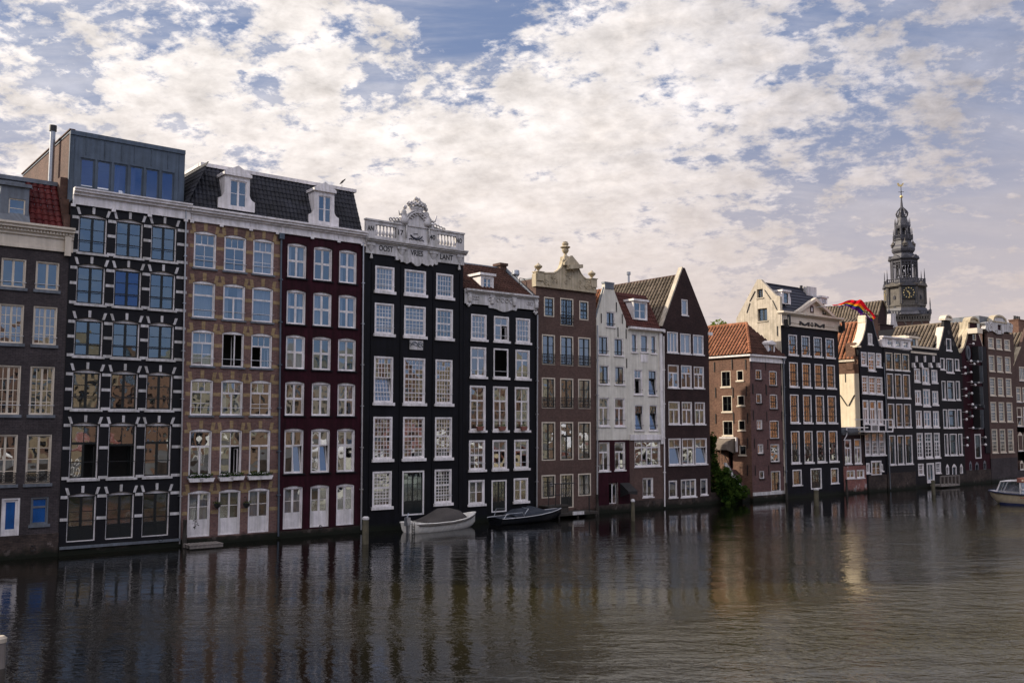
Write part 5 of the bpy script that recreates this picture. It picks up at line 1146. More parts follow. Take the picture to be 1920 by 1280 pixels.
mb = MB(); mb.plate(rect(uL - .1, uR + .02, zt + .002, zp), pp.holes, dv - .06, dv + .2); mb.box(uL - .15, uR + .08, dv - .22, dv + .2, zp + .002, zp + .14); mb.box(uL - .12, uR + .05, dv - .16, dv - .062, zt + .002, zt + .16); mb.box(uL + .0, uR, dv + .2, 6, zp - .3, zp - .2); mb.box(uL, uL + .1, dv + .2, 6, zt, zp - .3)
H.part('attic', mb, white)
pipe(H, *c11(520, 640), *c12(585, 940), leadm, r=.055, pr=.1)

# ---- house 15: black with shutters
H = House('canal_house', 'black house with white shuttered windows, white lamps and one cream dormer',
          [(1716.5, 915.5), (1765, 911.5), c11(1064, 495), c11(795, 500)], dv=.02)
dv = H.dv; zt = flat(H)
rows = [(c11(0, 704)[1], c11(0, 832)[1], 1735), (c11(0, 918)[1], c11(0, 1055)[1], 1737), (c12(0, 160)[1], c12(0, 321)[1], 1739), (c12(0, 380)[1], c12(0, 627)[1], 1741)]
cT = [(1714, 1725), (1729, 1741.8), (1746.3, 1757.2)]; cB = [(1719.4, 1730.3), (1734.4, 1747.6), (1751.6, 1762.2)]
H.grid((c11(0, 765)[1], cT), (c12(0, 500)[1], cB), rows, lambda r, c: dict(lay='c12' if r < 3 else [(0, .5, 0, .66, 1, 4, 'g'), (.5, 1, 0, .66, 1, 4, 'g'), (0, 1, .66, 1, 2, 2, 'g')], fm=white, sm=white, fw=.1, sw=.09 if r < 3 else .06, bw=.05, sill=white, sillh=.14, g=gdark, rec=-.02, dz=(-.15, .15) if c == 1 and r < 2 else (0, 0)))
H.win(c12(862, 687), c12(916, 800), lay='s33', fm=white, fw=.11, sill=white, g=gbright, rec=-.02); H.win(c12(1035, 673), c12(1088, 783), lay='s33', fm=white, fw=.11, sill=white, g=gbright, rec=-.02)
H.win(c12(948, 680), c12(1020, 880), lay=[(0, .5, .1, 1, 1, 1, 'g'), (.5, 1, .1, 1, 1, 1, 'g'), (0, 1, 0, .1, 1, 1, 'p')], fm=white, fw=.15, name='door', g=gdark, rec=-.04)
H.wall(black, 8); uL, uR = H.out[0][0], H.out[1][0]
zw = zat(c11(930, 542)); zc = zat(c11(930, 490), -.2)
H.band('cornice', warmwhite, uL, uR - .02, [(zw - .12, zw + .1, .06), (zc - .1, zc + .08, .25)])
mb = MB(); mb.box(uL, uR, dv - .1, dv - .002, zw + .1, zc - .1); H.part('frieze', mb, black)
for X in (847, 931, 1017): u, z = UZ(*c11(X, 602), -.1); box_part(H, 'hook_plate', white, u - .08, u + .08, -.16, dv - .003, z - .3, z + .3)
for X in (812, 888, 980, 1057): u, z = UZ(*c11(X, 665), -.1); mb = MB(); mb.box(u - .12, u + .12, -.25, dv - .003, z - .2, z + .25); mb.box(u - .18, u + .18, -.3, -.252, z - .25, z - .05); H.part('shutter_lamp', mb, white)
flatroof(H, zc + .1, 7.5)
dormer(H, c11(775, 485), c11(860, 395), .7, 2.2, warmwhite, lay='c12', wfrac=(.15, .75, .12, .95), peak=0, overhang=.25, sm=darkgreen)
mb = MB(); a, b = UZ(*c11(615, 378), 2.5), UZ(*c11(740, 360), 2.5); mb.box(a[0], b[0], 1.2, 4, a[1] - .25, a[1] + .05); mb.box(a[0] + .3, b[0] - .3, 1.4, 3.8, zc, a[1] - .25); H.part('roof_box', mb, warmwhite)

# ---- house 16: tall black neck gable
H = House('canal_house', 'tall black house with a slim neck gable under a small rounded white hood',
          [(1765, 911.5), (1811, 908), c11(1300, 575), c11(1270, 535), c11(1240, 455), c11(1210, 370), c11(1190, 280), c11(1182, 195), c11(1122, 195), c11(1118, 280), c11(1100, 370), c11(1078, 460), c11(1063, 512)], dv=.0)
dv = 0
for a, b, L in ((c11(1142, 398), c11(1192, 516), 'c12'), (c11(1083, 592), c11(1126, 706), 's22'), (c11(1142, 597), c11(1214, 737), 'tri'), (c11(1230, 602), c11(1272, 712), 'one'),
                (c11(1098, 820), c11(1138, 1006), 'one'), (c11(1154, 822), c11(1224, 1010), 't1'), (c11(1240, 822), c11(1280, 1008), 'one'),
                (c12(1112, 144), c12(1154, 328), 'one'), (c12(1166, 144), c12(1242, 328), 't1'), (c12(1254, 143), c12(1296, 325), 'one'),
                (c12(1125, 388), c12(1162, 601), 'one'), (c12(1180, 388), c12(1250, 601), 't1'), (c12(1266, 387), c12(1305, 598), 'one')):
    H.win(a, b, lay=L, fm=white, sm=darkgreen, fw=.1, sw=.07, sill=white, sillh=.12, g=gdark, rec=-.01, srec=.14)
for a, b in ((c12(1140, 692), c12(1170, 795)), (c12(1203, 690), c12(1246, 862)), (c12(1280, 688), c12(1308, 787))): H.win(a, b, lay='one', fm=white, sm=darkgreen, fw=.1, rise=.3, rec=-.01, srec=.14)
o = H.out; uL, uR = o[0][0], o[1][0]; um_ = (o[7][0] + o[8][0])/2; zE = o[-1][1]
vb = VZ(*c11(640, 290), um_); zR = (VZ(*c11(660, 288), um_)[1] + VZ(*c11(1100, 257), um_)[1])/2; DB = min(26, vb[0])
H.wall(black2, 9, body=[(uL, -.6), (uR, -.6), (uR, zE - .2), (um_, zR - .1), (uL, zE - .2)])
plinth(H, stone_base, zat(c12(1150, 800)), .05)
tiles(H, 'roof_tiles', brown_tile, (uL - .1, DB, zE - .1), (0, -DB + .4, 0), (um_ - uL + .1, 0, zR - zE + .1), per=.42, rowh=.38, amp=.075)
mb = MB(); mb.poly([(um_, .3, zR + .02), (um_, DB, zR + .02), (uR, DB, zE), (uR, .3, zE)]); mb.poly([(uL, DB, zE - .1), (uR, DB, zE - .1), (um_, DB, zR)]); mb.box(uL, uL + .1, 9.3, DB, zE - 3, zE - .1); mb.tube([(um_, .3, zR + .06), (um_, DB, zR + .06)], .13, 6); H.part('roof', mb, brown_tile)
def edgeband(H, pts, mat, w=.14, dep=.7, name='coping', parent=None):
    mb = MB()
    for a, b in zip(pts[:-1], pts[1:]): mb.loft([[(p[0] - w, H.dv - .04, p[1]), (p[0] + .03, H.dv - .04, p[1]), (p[0] + .03, H.dv + dep, p[1]), (p[0] - w, H.dv + dep, p[1])] for p in (a, b)])
    return H.part(name, mb, mat, parent)
edgeband(H, o[9:], warmwhite)
def hood(H, u0, u1, z0, z1, rise, mat, dep=.9, pr=.35, w=.12):
    """rounded hood over a gable: an arched white band with a shadowed middle"""
    mb = MB(); n = 10; m_ = (u0 + u1)/2; r = (u1 - u0)/2
    outer = [(m_ - r*math.cos(math.pi*i/n), z1 + rise*math.sin(math.pi*i/n)) for i in range(n + 1)]
    inner = [(m_ - (r - w)*math.cos(math.pi*i/n), z1 + (rise - w)*math.sin(math.pi*i/n)) for i in range(n + 1)]
    mb.plate(outer + inner[::-1], [], H.dv - pr, H.dv + dep); mb.box(u0 - .08, u1 + .08, H.dv - pr, H.dv + dep, z0, z1)
    mb.plate(inner, [], H.dv - pr + .15, H.dv + dep - .1)
    return H.part('gable_hood', mb, mat)
hood(H, o[8][0] - .1, o[7][0] + .1, o[8][1] - .2, o[8][1] + .02, .36, warmwhite, w=.14, dep=.5, pr=.2)
for X, Y in ((1163, 335), (1126, 445), (1210, 450)): u, z = UZ(*c11(X, Y)); mb = MB(); mb.tube([(u, dv - .03, z), (u, dv - .003, z)], .25, 10); H.part('round_vent', mb, iron)

# ---- house 17: burgundy with shutters and white lamps
H = House('canal_house', 'deep burgundy house with open black hoist doors and white globe lamps',
          [(1811, 908), (1859, 904), c11(1545, 480), c11(1500, 470), c11(1478, 400), c11(1455, 330), c11(1448, 235), c11(1372, 232), c11(1370, 300), c11(1352, 390), c11(1325, 480), c11(1288, 540)], dv=.04)
dv = H.dv; wh = dict(fm=iron, sm=iron, fw=.04, g=gdark, rec=.02)
H.win(c11(1404, 345), c11(1438, 417), lay='one', fm=warmwhite, fw=.12, rec=-.02)
for a, b in ((c11(1398, 480), c11(1440, 622)), (c11(1405, 672), c11(1445, 832)), (c11(1408, 878), c11(1448, 1058)), (c12(1412, 148), c12(1452, 330)), (c11(1412, 1090), c12(1455, 100))):
    H.win(a, b, lay=[(0, 1, 0, 1, 1, 1, 'o')], **wh)
    u1 = uat(b); xm = b[0]; z0, z1 = zat((xm, b[1])), zat((xm, a[1]))
    mb = MB(); mb.box(u1, u1 + .05, dv - .75, dv - .02, z0, z1); H.part('open_shutter', mb, leadm)
    mb = MB(); u0 = uat(a); mb.box(u0 - .05, u0, dv - .75, dv - .02, z0, z1); H.part('open_shutter', mb, iron)
    box_part(H, 'sill', leadm, u0 - .1, u1 + .4, dv - .5, dv - .002, z0 - .12, z0 - .0)
H.win(c12(1428, 390), c12(1490, 636), lay=[(0, 1, 0, 1, 1, 4, 'g')], fm=white, fw=.14, sm=darkgreen, g=gdark, rec=-.02)
for a, b in ((c12(1374, 660), c12(1398, 752)), (c12(1434, 668), c12(1468, 810)), (c12(1514, 653), c12(1540, 746))): H.win(a, b, lay='one', fm=leadm, sm=darkgreen, fw=.1, rise=.3, rec=-.01, srec=.12)
o = H.out; uL, uR = o[0][0], o[1][0]; um_ = (o[6][0] + o[7][0])/2; zE = o[-1][1]; zR = VZ(*c11(1320, 238), um_)[1]
H.wall(burg, 9, body=[(uL, -.6), (uR, -.6), (uR, zE), (um_, zR - .1), (uL, zE)])
plinth(H, stone_base, zat(c12(1420, 750)), .05)
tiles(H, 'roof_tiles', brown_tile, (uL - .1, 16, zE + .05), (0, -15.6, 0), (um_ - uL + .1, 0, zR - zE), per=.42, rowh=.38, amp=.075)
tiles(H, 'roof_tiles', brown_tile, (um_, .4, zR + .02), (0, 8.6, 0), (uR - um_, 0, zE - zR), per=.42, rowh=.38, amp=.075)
edgeband(H, o[7:], gablecream, w=.3, dep=.9); hood(H, o[7][0] - .22, o[6][0] + .15, o[7][1] - .05, o[7][1] + .12, .5, gablecream, w=.2, dep=.6, pr=.2)
edgeband(H, [(p[0] + .1, p[1]) for p in o[3:6]], warmwhite, w=.08, dep=.6)
a = UZ(*c11(1410, 345), -.6); mb = MB(); mb.box(a[0], a[0] + 1.2, dv - 1.1, dv - .02, a[1], a[1] + .55); H.part('hoist_beam', mb, warmwhite)
box_part(H, 'side_panel', blackb, uat(c11(1492, 600)), uR - .02, dv - .09, dv - .003, 3.2, zat(c11(1520, 480)))
mb = MB(); u, z = UZ(*c11(1367, 540), -.1); n = 14
mb.plate([(u + .42*math.cos(2*math.pi*i/n), z + .8*math.sin(2*math.pi*i/n)) for i in range(n)], [[(u + .2*math.cos(2*math.pi*i/n), z + .5*math.sin(2*math.pi*i/n)) for i in range(n)]], dv - .14, dv - .003); H.part('oval_surround', mb, leadm)
for cr_, pts in ((c11, ((1418, 450), (1455, 540), (1395, 622), (1460, 628), (1427, 652), (1335, 685), (1338, 748), (1395, 735), (1462, 740), (1400, 832), (1467, 836), (1436, 862), (1343, 900), (1345, 970), (1403, 945), (1470, 948), (1408, 1056), (1472, 1058), (1440, 1088), (1350, 1130))),
                 (c12, ((1410, 95), (1473, 97), (1440, 128), (1350, 170), (1350, 245), (1408, 215), (1474, 215), (1415, 330), (1478, 332), (1358, 428), (1358, 505), (1538, 424), (1540, 498)))):
    for X, Y in pts:
        u, z = UZ(*cr_(X, Y), -.5); mb = MB(); mb.lathe((u, dv - .5, z), [(.03, -.14), (.11, -.08), (.14, 0), (.11, .09), (.03, .14)], 8); mb.box(u - .012, u + .012, dv - .5, dv - .002, z - .012, z + .012); H.part('globe_lamp', mb, white)
for cr_, X, Y in ((c11, 1368, 715), (c11, 1375, 960), (c12, 1385, 205), (c12, 1375, 455), (c12, 1520, 455)):
    u, z = UZ(*cr_(X, Y), -.1); mb = MB()
    for t in range(9): mb.tube([(u + random.uniform(-.3, .3), dv - .08, z + random.uniform(-.5, .5)), (u + random.uniform(-.3, .3), dv - .06, z + random.uniform(-.5, .5))], .03, 4)
    H.part('climbing_ornament', mb, darkgreen)

# ---- house 18: grey brown with hooded cornice gable
H = House('canal_house', 'grey brown house with a weathered cream gable under a broad rounded hood',
          [(1859, 904), (1909, 900.5), c11(1815, 350), c11(1548, 330)], dv=.0)
dv = 0; zt = flat(H)
rows = [(c11(0, 398)[1], c11(0, 505)[1], 1873), (c11(0, 573)[1], c11(0, 730)[1], 1874), (c11(0, 791)[1], c11(0, 970)[1], 1876), (c12(0, 73)[1], c12(0, 268)[1], 1878), (c12(0, 341)[1], c12(0, 575)[1], 1880)]
cT = [(1852.8, 1863), (1868, 1878), (1883, 1893.3)]; cB = [(1860, 1870.4), (1875, 1885.4), (1890, 1900.5)]
H.grid((c11(0, 450)[1], cT), (c12(0, 458)[1], cB), rows, lambda r, c: dict(lay='s34' if r else 's33', fm=warmwhite, sm=warmwhite, fw=.1, sw=.06, bw=.05, sill=warmwhite, sillh=.1, g=gdark, rec=-.01))
for a, b in ((c12(1605, 655), c12(1650, 825)), (c12(1680, 650), c12(1757, 820)), (c12(1783, 648), c12(1828, 812))): H.win(a, b, lay='c11', fm=leadm, sm=rail, fw=.14, rise=.45, rec=-.01, srec=.1, g=gdark)
H.wall(b7brick, 9, body=rect(H.out[0][0], H.out[1][0], -.6, zt + .6)); uL, uR = H.out[0][0], H.out[1][0]
plinth(H, greybrick, zat(c12(1700, 630)), .05)
q = lambda X, Y: UZ(*c11(X, Y), -.1)
G = [q(X, Y) for X, Y in ((1530, 300), (1560, 330), (1600, 318), (1630, 340), (1655, 355), (1690, 355), (1715, 335), (1745, 330), (1780, 340), (1800, 340), (1808, 262), (1790, 250), (1765, 240), (1745, 232), (1740, 195), (1610, 190), (1600, 232), (1575, 228), (1545, 232), (1520, 240), (1535, 270))]
wn = rect(q(1655, 285)[0], q(1690, 285)[0], q(1672, 314)[1], q(1672, 258)[1])
mb = MB(); mb.plate(G, [wn], dv - .14, dv + .35); gb = H.part('gable', mb, whitestone)
mb = MB(); mb.plate(rect(wn[0][0], wn[1][0], wn[0][1], wn[2][1]), [], dv + .0, dv + .05); H.part('shutter', mb, burg, gb)
hood(H, q(1605, 230)[0], q(1740, 232)[0], q(1670, 232)[1] - .1, q(1670, 232)[1] + .05, .75, gablecream, w=.22, dep=.5, pr=.2)
for i, (X, Y) in enumerate(((1560, 250), (1590, 262), (1570, 300), (1775, 262), (1790, 300), (1640, 330), (1700, 330))):
    u, z = q(X, Y); mb = MB(); a0 = i*1.3; mb.tube([(u + .25*math.cos(a0 + s_*.6), dv - .15, z + .22*math.sin(a0 + s_*.6)) for s_ in range(8)], .05, 5); H.part('scroll', mb, whitestone, gb)
mb = MB(); mb.box(uL - .05, uR, .5, 4, zt, zt + 1.7); H.part('roof', mb, leadm)

# ---- house 19 at the right edge
H = House('canal_house', 'brown brick house with pointed gable cut by the right edge of the view',
          [(1909, 900.5), (1968, 896), (1962, 688), c11(2000, 430), c11(1985, 430), c11(1888, 480), c11(1812, 668)], dv=.03)
dv = H.dv; o = H.out
H.out[3] = ((o[0][0] + o[1][0])/2 + .3, o[5][1] + 2.2); H.out[4] = ((o[0][0] + o[1][0])/2 - .3, o[5][1] + 2.2); o = H.out; o[2] = (o[2][0], o[-1][1])
H.out[5] = (o[5][0], o[5][1]); 
for a, b, L, rs in ((c11(1872, 680), c11(1935, 818), 'tri', 0), (c11(1843, 882), c11(1890, 1030), 's24', 0), (c11(1905, 885), c11(1950, 1030), 's24', 0), (c11(1848, 1085), c11(1893, 1180), 's24', 0), (c12(1852, 122), c12(1900, 312), 's24', 0), (c12(1912, 122), c12(1958, 312), 's24', 0),
                    (c12(1860, 370), c12(1908, 558), 's24', .4), (c12(1920, 370), c12(1965, 558), 's24', .4), (c12(1880, 655), c12(1915, 745), 'one', .3)):
    H.win(a, b, lay=L, fm=warmwhite, fw=.11, sw=.07, sill=white, g=gdark, rec=-.01, rise=rs)
zE = o[-1][1]
H.wall(b7brick, 9, body=[(o[0][0], -.6), (o[1][0], -.6), (o[1][0], zE), (o[3][0], o[3][1] - .5), (o[0][0], zE)])
plinth(H, greybrick, zat(c12(1900, 750)), .05)
edgeband(H, [o[5], o[6]], gablecream, w=.12, dep=.5); 
tiles(H, 'roof_tiles', brown_tile, (o[0][0] - .1, 12, zE), (0, -11.6, 0), (o[3][0] - o[0][0], 0, o[3][1] - .4 - zE), per=.42, rowh=.38, amp=.075)

# the row runs on past the right edge of the view
def copy_tree(o, parent=None):
    c = o.copy(); COL.objects.link(c); c.parent = parent
    for ch in list(o.children): copy_tree(ch, c)
    return c
ucur = HOUSES[-1].out[1][0] + .02
for idx, lab in ((6, 'brown brick house with bell gable further along the row'), (14, 'black house with boarded attic further along the row'), (9, 'dark brown pointed gable house further along the row'), (17, 'grey brown hooded gable house further along the row'), (5, 'black house with white cornice further along the row'), (15, 'black neck gable house further along the row'), (3, 'burgundy house further along the row')):
    src = HOUSES[idx]; c = copy_tree(src.root); off = ucur - src.out[0][0]
    c.location = W(src.org[0] + off, src.org[1], 0); c['label'] = lab; ucur += src.out[1][0] - src.out[0][0] + .02
# ------------------------------------------------------------------ buildings behind the row
def bhouse(label, x0, x1, ytop, ybase, v, wallm, ridge_px=None, depth=8, chim=None, tile=brown_tile, roofz=2.4):
    u0, u1 = uat((x0, ytop), v), uat((x1, ytop), v); zt_ = zat(((x0+x1)/2, ytop), v)
    T = Thing('distant_house', label, 'house', u0, v, 0)
    mb = MB(); mb.box(u0, u1, v, v + depth, 0, zt_); T.part('wall', mb, wallm)
    mb = MB(); mb.plate([(u0, zt_), (u1, zt_), ((u0+u1)/2, zt_ + roofz)], [], v + .2, v + .5); T.part('gable', mb, wallm)
    um2 = (u0+u1)/2
    tiles(T, 'roof_tiles', tile, (u0 - .1, v + depth, zt_), (0, -depth, 0), (um2 - u0, 0, roofz), per=.42, rowh=.4, amp=.07)
    tiles(T, 'roof_tiles', tile, (u1 + .1, v, zt_), (0, depth, 0), (um2 - u1, 0, roofz), per=.42, rowh=.4, amp=.07)
    return T
def chimney(label, cr_, X0, Y0, X1, Y1, v, mat, pots=2, hgt=4):
    u0, u1 = UZ(*cr_(X0, (Y0+Y1)/2), v)[0], UZ(*cr_(X1, (Y0+Y1)/2), v)[0]; z1 = UZ(*cr_((X0+X1)/2, Y0), v)[1]
    T = Thing('chimney', label, 'chimney', u0, v, z1 - hgt)
    w = min(u1 - u0, 1.2)
    mb = MB(); mb.box(u0, u1, v, v + w, z1 - hgt, z1 - .12); mb.box(u0 - .08, u1 + .08, v - .08, v + w + .08, z1 - .12, z1); T.part('stack', mb, mat)
    for k in range(pots):
        x = u0 + (u1-u0)*(k + .5)/pots; mb = MB(); mb.lathe((x, v + w/2, z1), [(.14, 0), (.17, .1), (.13, .45), (.17, .5)], 8); T.part('chimney_pot', mb, iron)
    return T
def roofrun(label, cr_, Xa, Xb, Yr, u_off, v0, v1, slope_w, drop, tile=brown_tile, u=None):
    pass
chimney('brick chimney with one dark pot beside the rainbow flag', c11, 405, 158, 458, 240, 6, penbrick, 1, 3.5)
chimney('broad dark brick chimney stack left of the church tower', c11, 480, 255, 612, 340, 9, b9brick, 0, 5)
chimney('tall brick chimney with three black pots near the right edge', c11, 1865, 208, 1930, 300, 7, b10side, 3, 9)
def ridgehouse(label, pL, pR, u, v0, w, drop, tile, wall=b7brick):
    """long house behind the row with its ridge square to the water; pL and pR are the far and near ridge ends"""
    a, b = VZ(*pL, u), VZ(*pR, u); zR = (a[1] + b[1])/2; vb, va = a[0], b[0]
    T = Thing('distant_house', label, 'house', u - w, va, 0)
    mb = MB(); mb.plate([(u - w, 0), (u + w, 0), (u + w, zR - drop), (u, zR - .1), (u - w, zR - drop)], [], va, vb); T.part('wall', mb, wall)
    tiles(T, 'roof_tiles', tile, (u - w - .1, vb, zR - drop), (0, va - vb, 0), (w + .1, 0, drop), per=.42, rowh=.4, amp=.075)
    tiles(T, 'roof_tiles', tile, (u + w + .1, va, zR - drop), (0, vb - va, 0), (-w - .1, 0, drop), per=.42, rowh=.4, amp=.075)
    return T
ridgehouse('tile roofed house rising behind the orange roof beside the rainbow flag', c11(100, 205), c11(312, 185), uat(c11(312, 185), 9) + 1, 9, 4, 3, brown_tile)
T = bhouse('house with a brown tile roof just left of the church tower', *[c11(X, 0)[0] for X in (455, 590)], c11(0, 250)[1], 0, 16, b9brick, roofz=3.0, depth=9)
# white plastered gable between the chimneys and the tower
v = 13; Tg = Thing('distant_house', 'white plastered gable standing in front of the church tower base', 'house', uat(c11(590, 250), v), v, 0)
P_ = [UZ(*c11(X, Y), v) for X, Y in ((640, 330), (660, 280), (640, 215), (635, 145), (590, 150), (585, 250), (580, 330))]
mb = MB(); mb.plate([(P_[0][0], 8), *P_, (P_[-1][0], 8)], [], v, v + .5); mb.box(P_[-1][0], P_[0][0], v + .5, v + 7, 0, P_[0][1]); Tg.part('wall', mb, whitestone)
ridgehouse('tile roofed house behind the grey brown bell gable near the right edge', c11(1800, 212), c11(1862, 206), uat(c11(1862, 206), 8), 8, 3.5, 4.5, brown_tile)
# slender poles on the roofs
for lab, cr_, X, Y0, Y1, v in (('thin bare roof pole left of the church tower', c11, 543, 65, 165, 14),):
    u, z1 = UZ(*cr_(X, Y0), v); z0 = UZ(*cr_(X, Y1), v)[1]; mb = MB(); mb.tube([(u, v, z0 - 1.5), (u, v, z1)], .05, 6, taper=[.07, .03]); single('roof_pole', lab, 'pole', mb, iron, u, v, z0 - 1.5)

# ------------------------------------------------------------------ church tower
TD = 241.0
r_ = ray(1706, 800); k_ = TD / r_[1]; TX, TY = r_[0]*k_, TD
def tz(y): r = ray(1706, y); return CAMH + r[2] * TD / r[1]
tw = bpy.data.objects.new('church_tower', None); COL.objects.link(tw); tw.location = (TX, TY, 0)
faceang = math.atan2(-TY, -TX) + R(11)    # direction the clock face looks
tw.rotation_euler = (0, 0, faceang); tag(tw, 'dark stone church tower with open lantern storeys, clock face and gilded weathercock', 'tower')
def tp(name, mb, mat, parent=None, smooth=False): o = mesh_obj(name, mb, mat, parent or tw, (0, 0, 0), smooth); fixn(o); return o
O8 = math.pi/8
def octo(mb, prof, rot=O8, seg=8): mb.lathe((0, 0, 0), prof, seg, rot)
px = lambda w: (w if w > 48 else w * .93) / 2 * TD / F / math.cos(O8)     # octagon circumradius from half a face-to-face width in the view
zB = tz(592); mb = MB()
hw = 36*TD/F
mb.box(-hw*.95, hw*.95, -hw*.95, hw*.95, 0, tz(606)); base = tp('base', mb, b7brick)
mb = MB(); mb.box(-hw*.99, hw*.99, -hw*.99, hw*.99, tz(606), tz(602)); mb.box(-hw*1.02, hw*1.02, -hw*1.02, hw*1.02, tz(597), tz(593.5))
n = 16
for s_ in (-1, 1):
    for i in range(n):
        t = -hw + 2*hw*(i + .5)/n; w = hw/n*.55
        mb.box(t - w, t + w, s_*hw*.94 - .35, s_*hw*.94 + .35, tz(602), tz(597)); mb.box(s_*hw*.94 - .35, s_*hw*.94 + .35, t - w, t + w, tz(602), tz(597))
tp('corbel_course', mb, towerstone, base)
mb = MB()
for s_ in (-1, 1):   # blind arches of the brick storey
    for t in (-.45, .35): 
        c_ = hw*t; mb.tube([(s_*hw*.96, c_ + 1.3*math.cos(math.pi*i/8), tz(613) + 1.3*math.sin(math.pi*i/8)) for i in range(9)], .18, 5); mb.tube([(c_ + 1.3*math.cos(math.pi*i/8), s_*hw*.96, tz(613) + 1.3*math.sin(math.pi*i/8)) for i in range(9)], .18, 5)
tp('blind_arch', mb, towerstone, base)
mb = MB(); h0, h1 = tz(593.5), tz(586)
for s_ in (-1, 1):
    mb.box(-hw*1.02, hw*1.02, s_*hw*1.0 - .1, s_*hw*1.0 + .1, h1 - .15, h1); mb.box(s_*hw*1.0 - .1, s_*hw*1.0 + .1, -hw*1.02, hw*1.02, h1 - .15, h1)
    for i in range(15): t = -hw + 2*hw*(i + .5)/15; mb.box(t - .12, t + .12, s_*hw - .08, s_*hw + .08, h0, h1 - .15); mb.box(s_*hw - .08, s_*hw + .08, t - .12, t + .12, h0, h1 - .15)
for a in (-1, 1):
    for b in (-1, 1): mb.box(a*hw - .25, a*hw + .25, b*hw - .25, b*hw + .25, h0, h1 + .1); mb.lathe((a*hw, b*hw, h1), [(.2, 0), (.12, .6), (.15, 1.6), (.03, 3.1)], 6)
tp('lower_balustrade', mb, towerlead)
mb = MB(); octo(mb, [(hw*1.2, tz(593)), (px(70)*1.04, tz(586.5)), (px(69), tz(580))]); tp('skirt_roof', mb, towerlead)
mb = MB(); octo(mb, [(px(66), tz(588)), (px(66), tz(577)), (px(68.5), tz(576)), (px(68.5), tz(574)), (px(65), tz(573)), (px(64), tz(542)), (px(68), tz(540)), (px(72), tz(537.5)), (px(72), tz(535))]); cs = tp('clock_storey', mb, towerstone)
apo = px(65) * math.cos(O8)
for k in range(8):     # corner pilasters and small pediments on each face
    a = k*math.pi/4; ca, sa = math.cos(a), math.sin(a); hwf = apo*math.tan(O8)
    Pk = lambda x, d, z, ca=ca, sa=sa: (ca*(apo + d) - sa*x, sa*(apo + d) + ca*x, z)
    mb = MB(Pk)
    for s_ in (-1, 1): mb.box(s_*hwf - .3, s_*hwf + .3, -.25, .32, tz(573), tz(542))
    zq_ = tz(540); mb.plate([(-hwf*1.05, zq_), (hwf*1.05, zq_), (0, zq_ + 1.1)], [], -.3, .75)
    tp('pilaster_frame', mb, towerlead if k % 2 == 0 else towerstone, cs)
    if k % 2:
        mb = MB(Pk)
        for zz in (tz(560), tz(577)): mb.plate(archrect(-.3, .3, zz - .5, zz + .5, .3), [], .0, .12)
        tp('small_opening', mb, towerdark, cs)
# clocks on alternate faces
for k in (0, 2, 6):
    a = k*math.pi/4; ca, sa = math.cos(a), math.sin(a)
    Pk = lambda x, d, z, ca=ca, sa=sa: (ca*(apo + d) - sa*x, sa*(apo + d) + ca*x, z)
    zc_ = tz(553); rc = 10.2*TD/F
    mb = MB(Pk); mb.plate(rect(-rc*1.12, rc*1.12, zc_ - rc*1.12, zc_ + rc*1.12), [], .05, .35); ck = tp('clock_face', mb, darkgreen, None)
    mb = MB(Pk)
    for h_ in range(12):
        t = h_*math.pi/6; dx, dz = math.sin(t), math.cos(t); px_, pz_ = -dz, dx
        w1 = .09 if h_ % 3 else .14
        pts = [(x*1, z*1) for x, z in ((dx*rc*.8 - dz*w1, dz*rc*.8 + dx*w1), (dx*rc*.98 - dz*w1*1.5, dz*rc*.98 + dx*w1*1.5), (dx*rc*.98 + dz*w1*1.5, dz*rc*.98 - dx*w1*1.5), (dx*rc*.8 + dz*w1, dz*rc*.8 - dx*w1))]
        mb.plate([(x, zc_ + z) for x, z in pts], [], .351, .42)
    tp('numerals', mb, gold, ck)
    # the near-vertical face looks towards the camera with +x to its left in view, so mirror the dial angle
    for ang, ln, w, nm_ in ((10.47/12*2*math.pi, .58, .12, 'hour_hand'), (28/60*2*math.pi, .84, .09, 'minute_hand')):
        t = ang; dx, dz = math.sin(t), math.cos(t); mb = MB(Pk)
        mb.plate([(-dz*w - dx*.4, zc_ + dx*w - dz*.4), (-dz*w*.6 + dx*rc*ln, zc_ + dx*w*.6 + dz*rc*ln), (dz*w*.6 + dx*rc*ln, zc_ - dx*w*.6 + dz*rc*ln), (dz*w - dx*.4, zc_ - dx*w - dz*.4)], [], .43, .5); tp(nm_, mb, gold, ck)
def ring_balus(zb, zt_, w, n, name, pin=None, ph=2.2):
    mb = MB(); r = px(w); pts = [(r*math.cos(O8 + k*math.pi/4), r*math.sin(O8 + k*math.pi/4)) for k in range(8)]
    for k in range(8):
        a, b = pts[k], pts[(k+1) % 8]
        mb.tube([(a[0], a[1], zt_), (b[0], b[1], zt_)], .13, 5); mb.tube([(a[0], a[1], zb + .1), (b[0], b[1], zb + .1)], .12, 5)
        for i in range(1, n): t = i/n; x, y = a[0] + (b[0]-a[0])*t, a[1] + (b[1]-a[1])*t; mb.box(x - .09, x + .09, y - .09, y + .09, zb, zt_)
        mb.box(a[0] - .2, a[0] + .2, a[1] - .2, a[1] + .2, zb - .1, zt_ + .25)
        if pin: mb.lathe((a[0], a[1], zt_ + .2), [(.2, 0), (.1, .25), (.14, .5), (.09, ph*.6), (.02, ph)], 6)
    return tp(name, mb, towerlead)
ring_balus(tz(535), tz(526.5), 66, 6, 'upper_balustrade', True, 2.6)
mb = MB(); octo(mb, [(px(62), tz(536)), (px(62), tz(532)), (px(52), tz(531)), (px(50), tz(527))]); tp('lantern_floor', mb, towerlead)
mb = MB(); r = px(46)
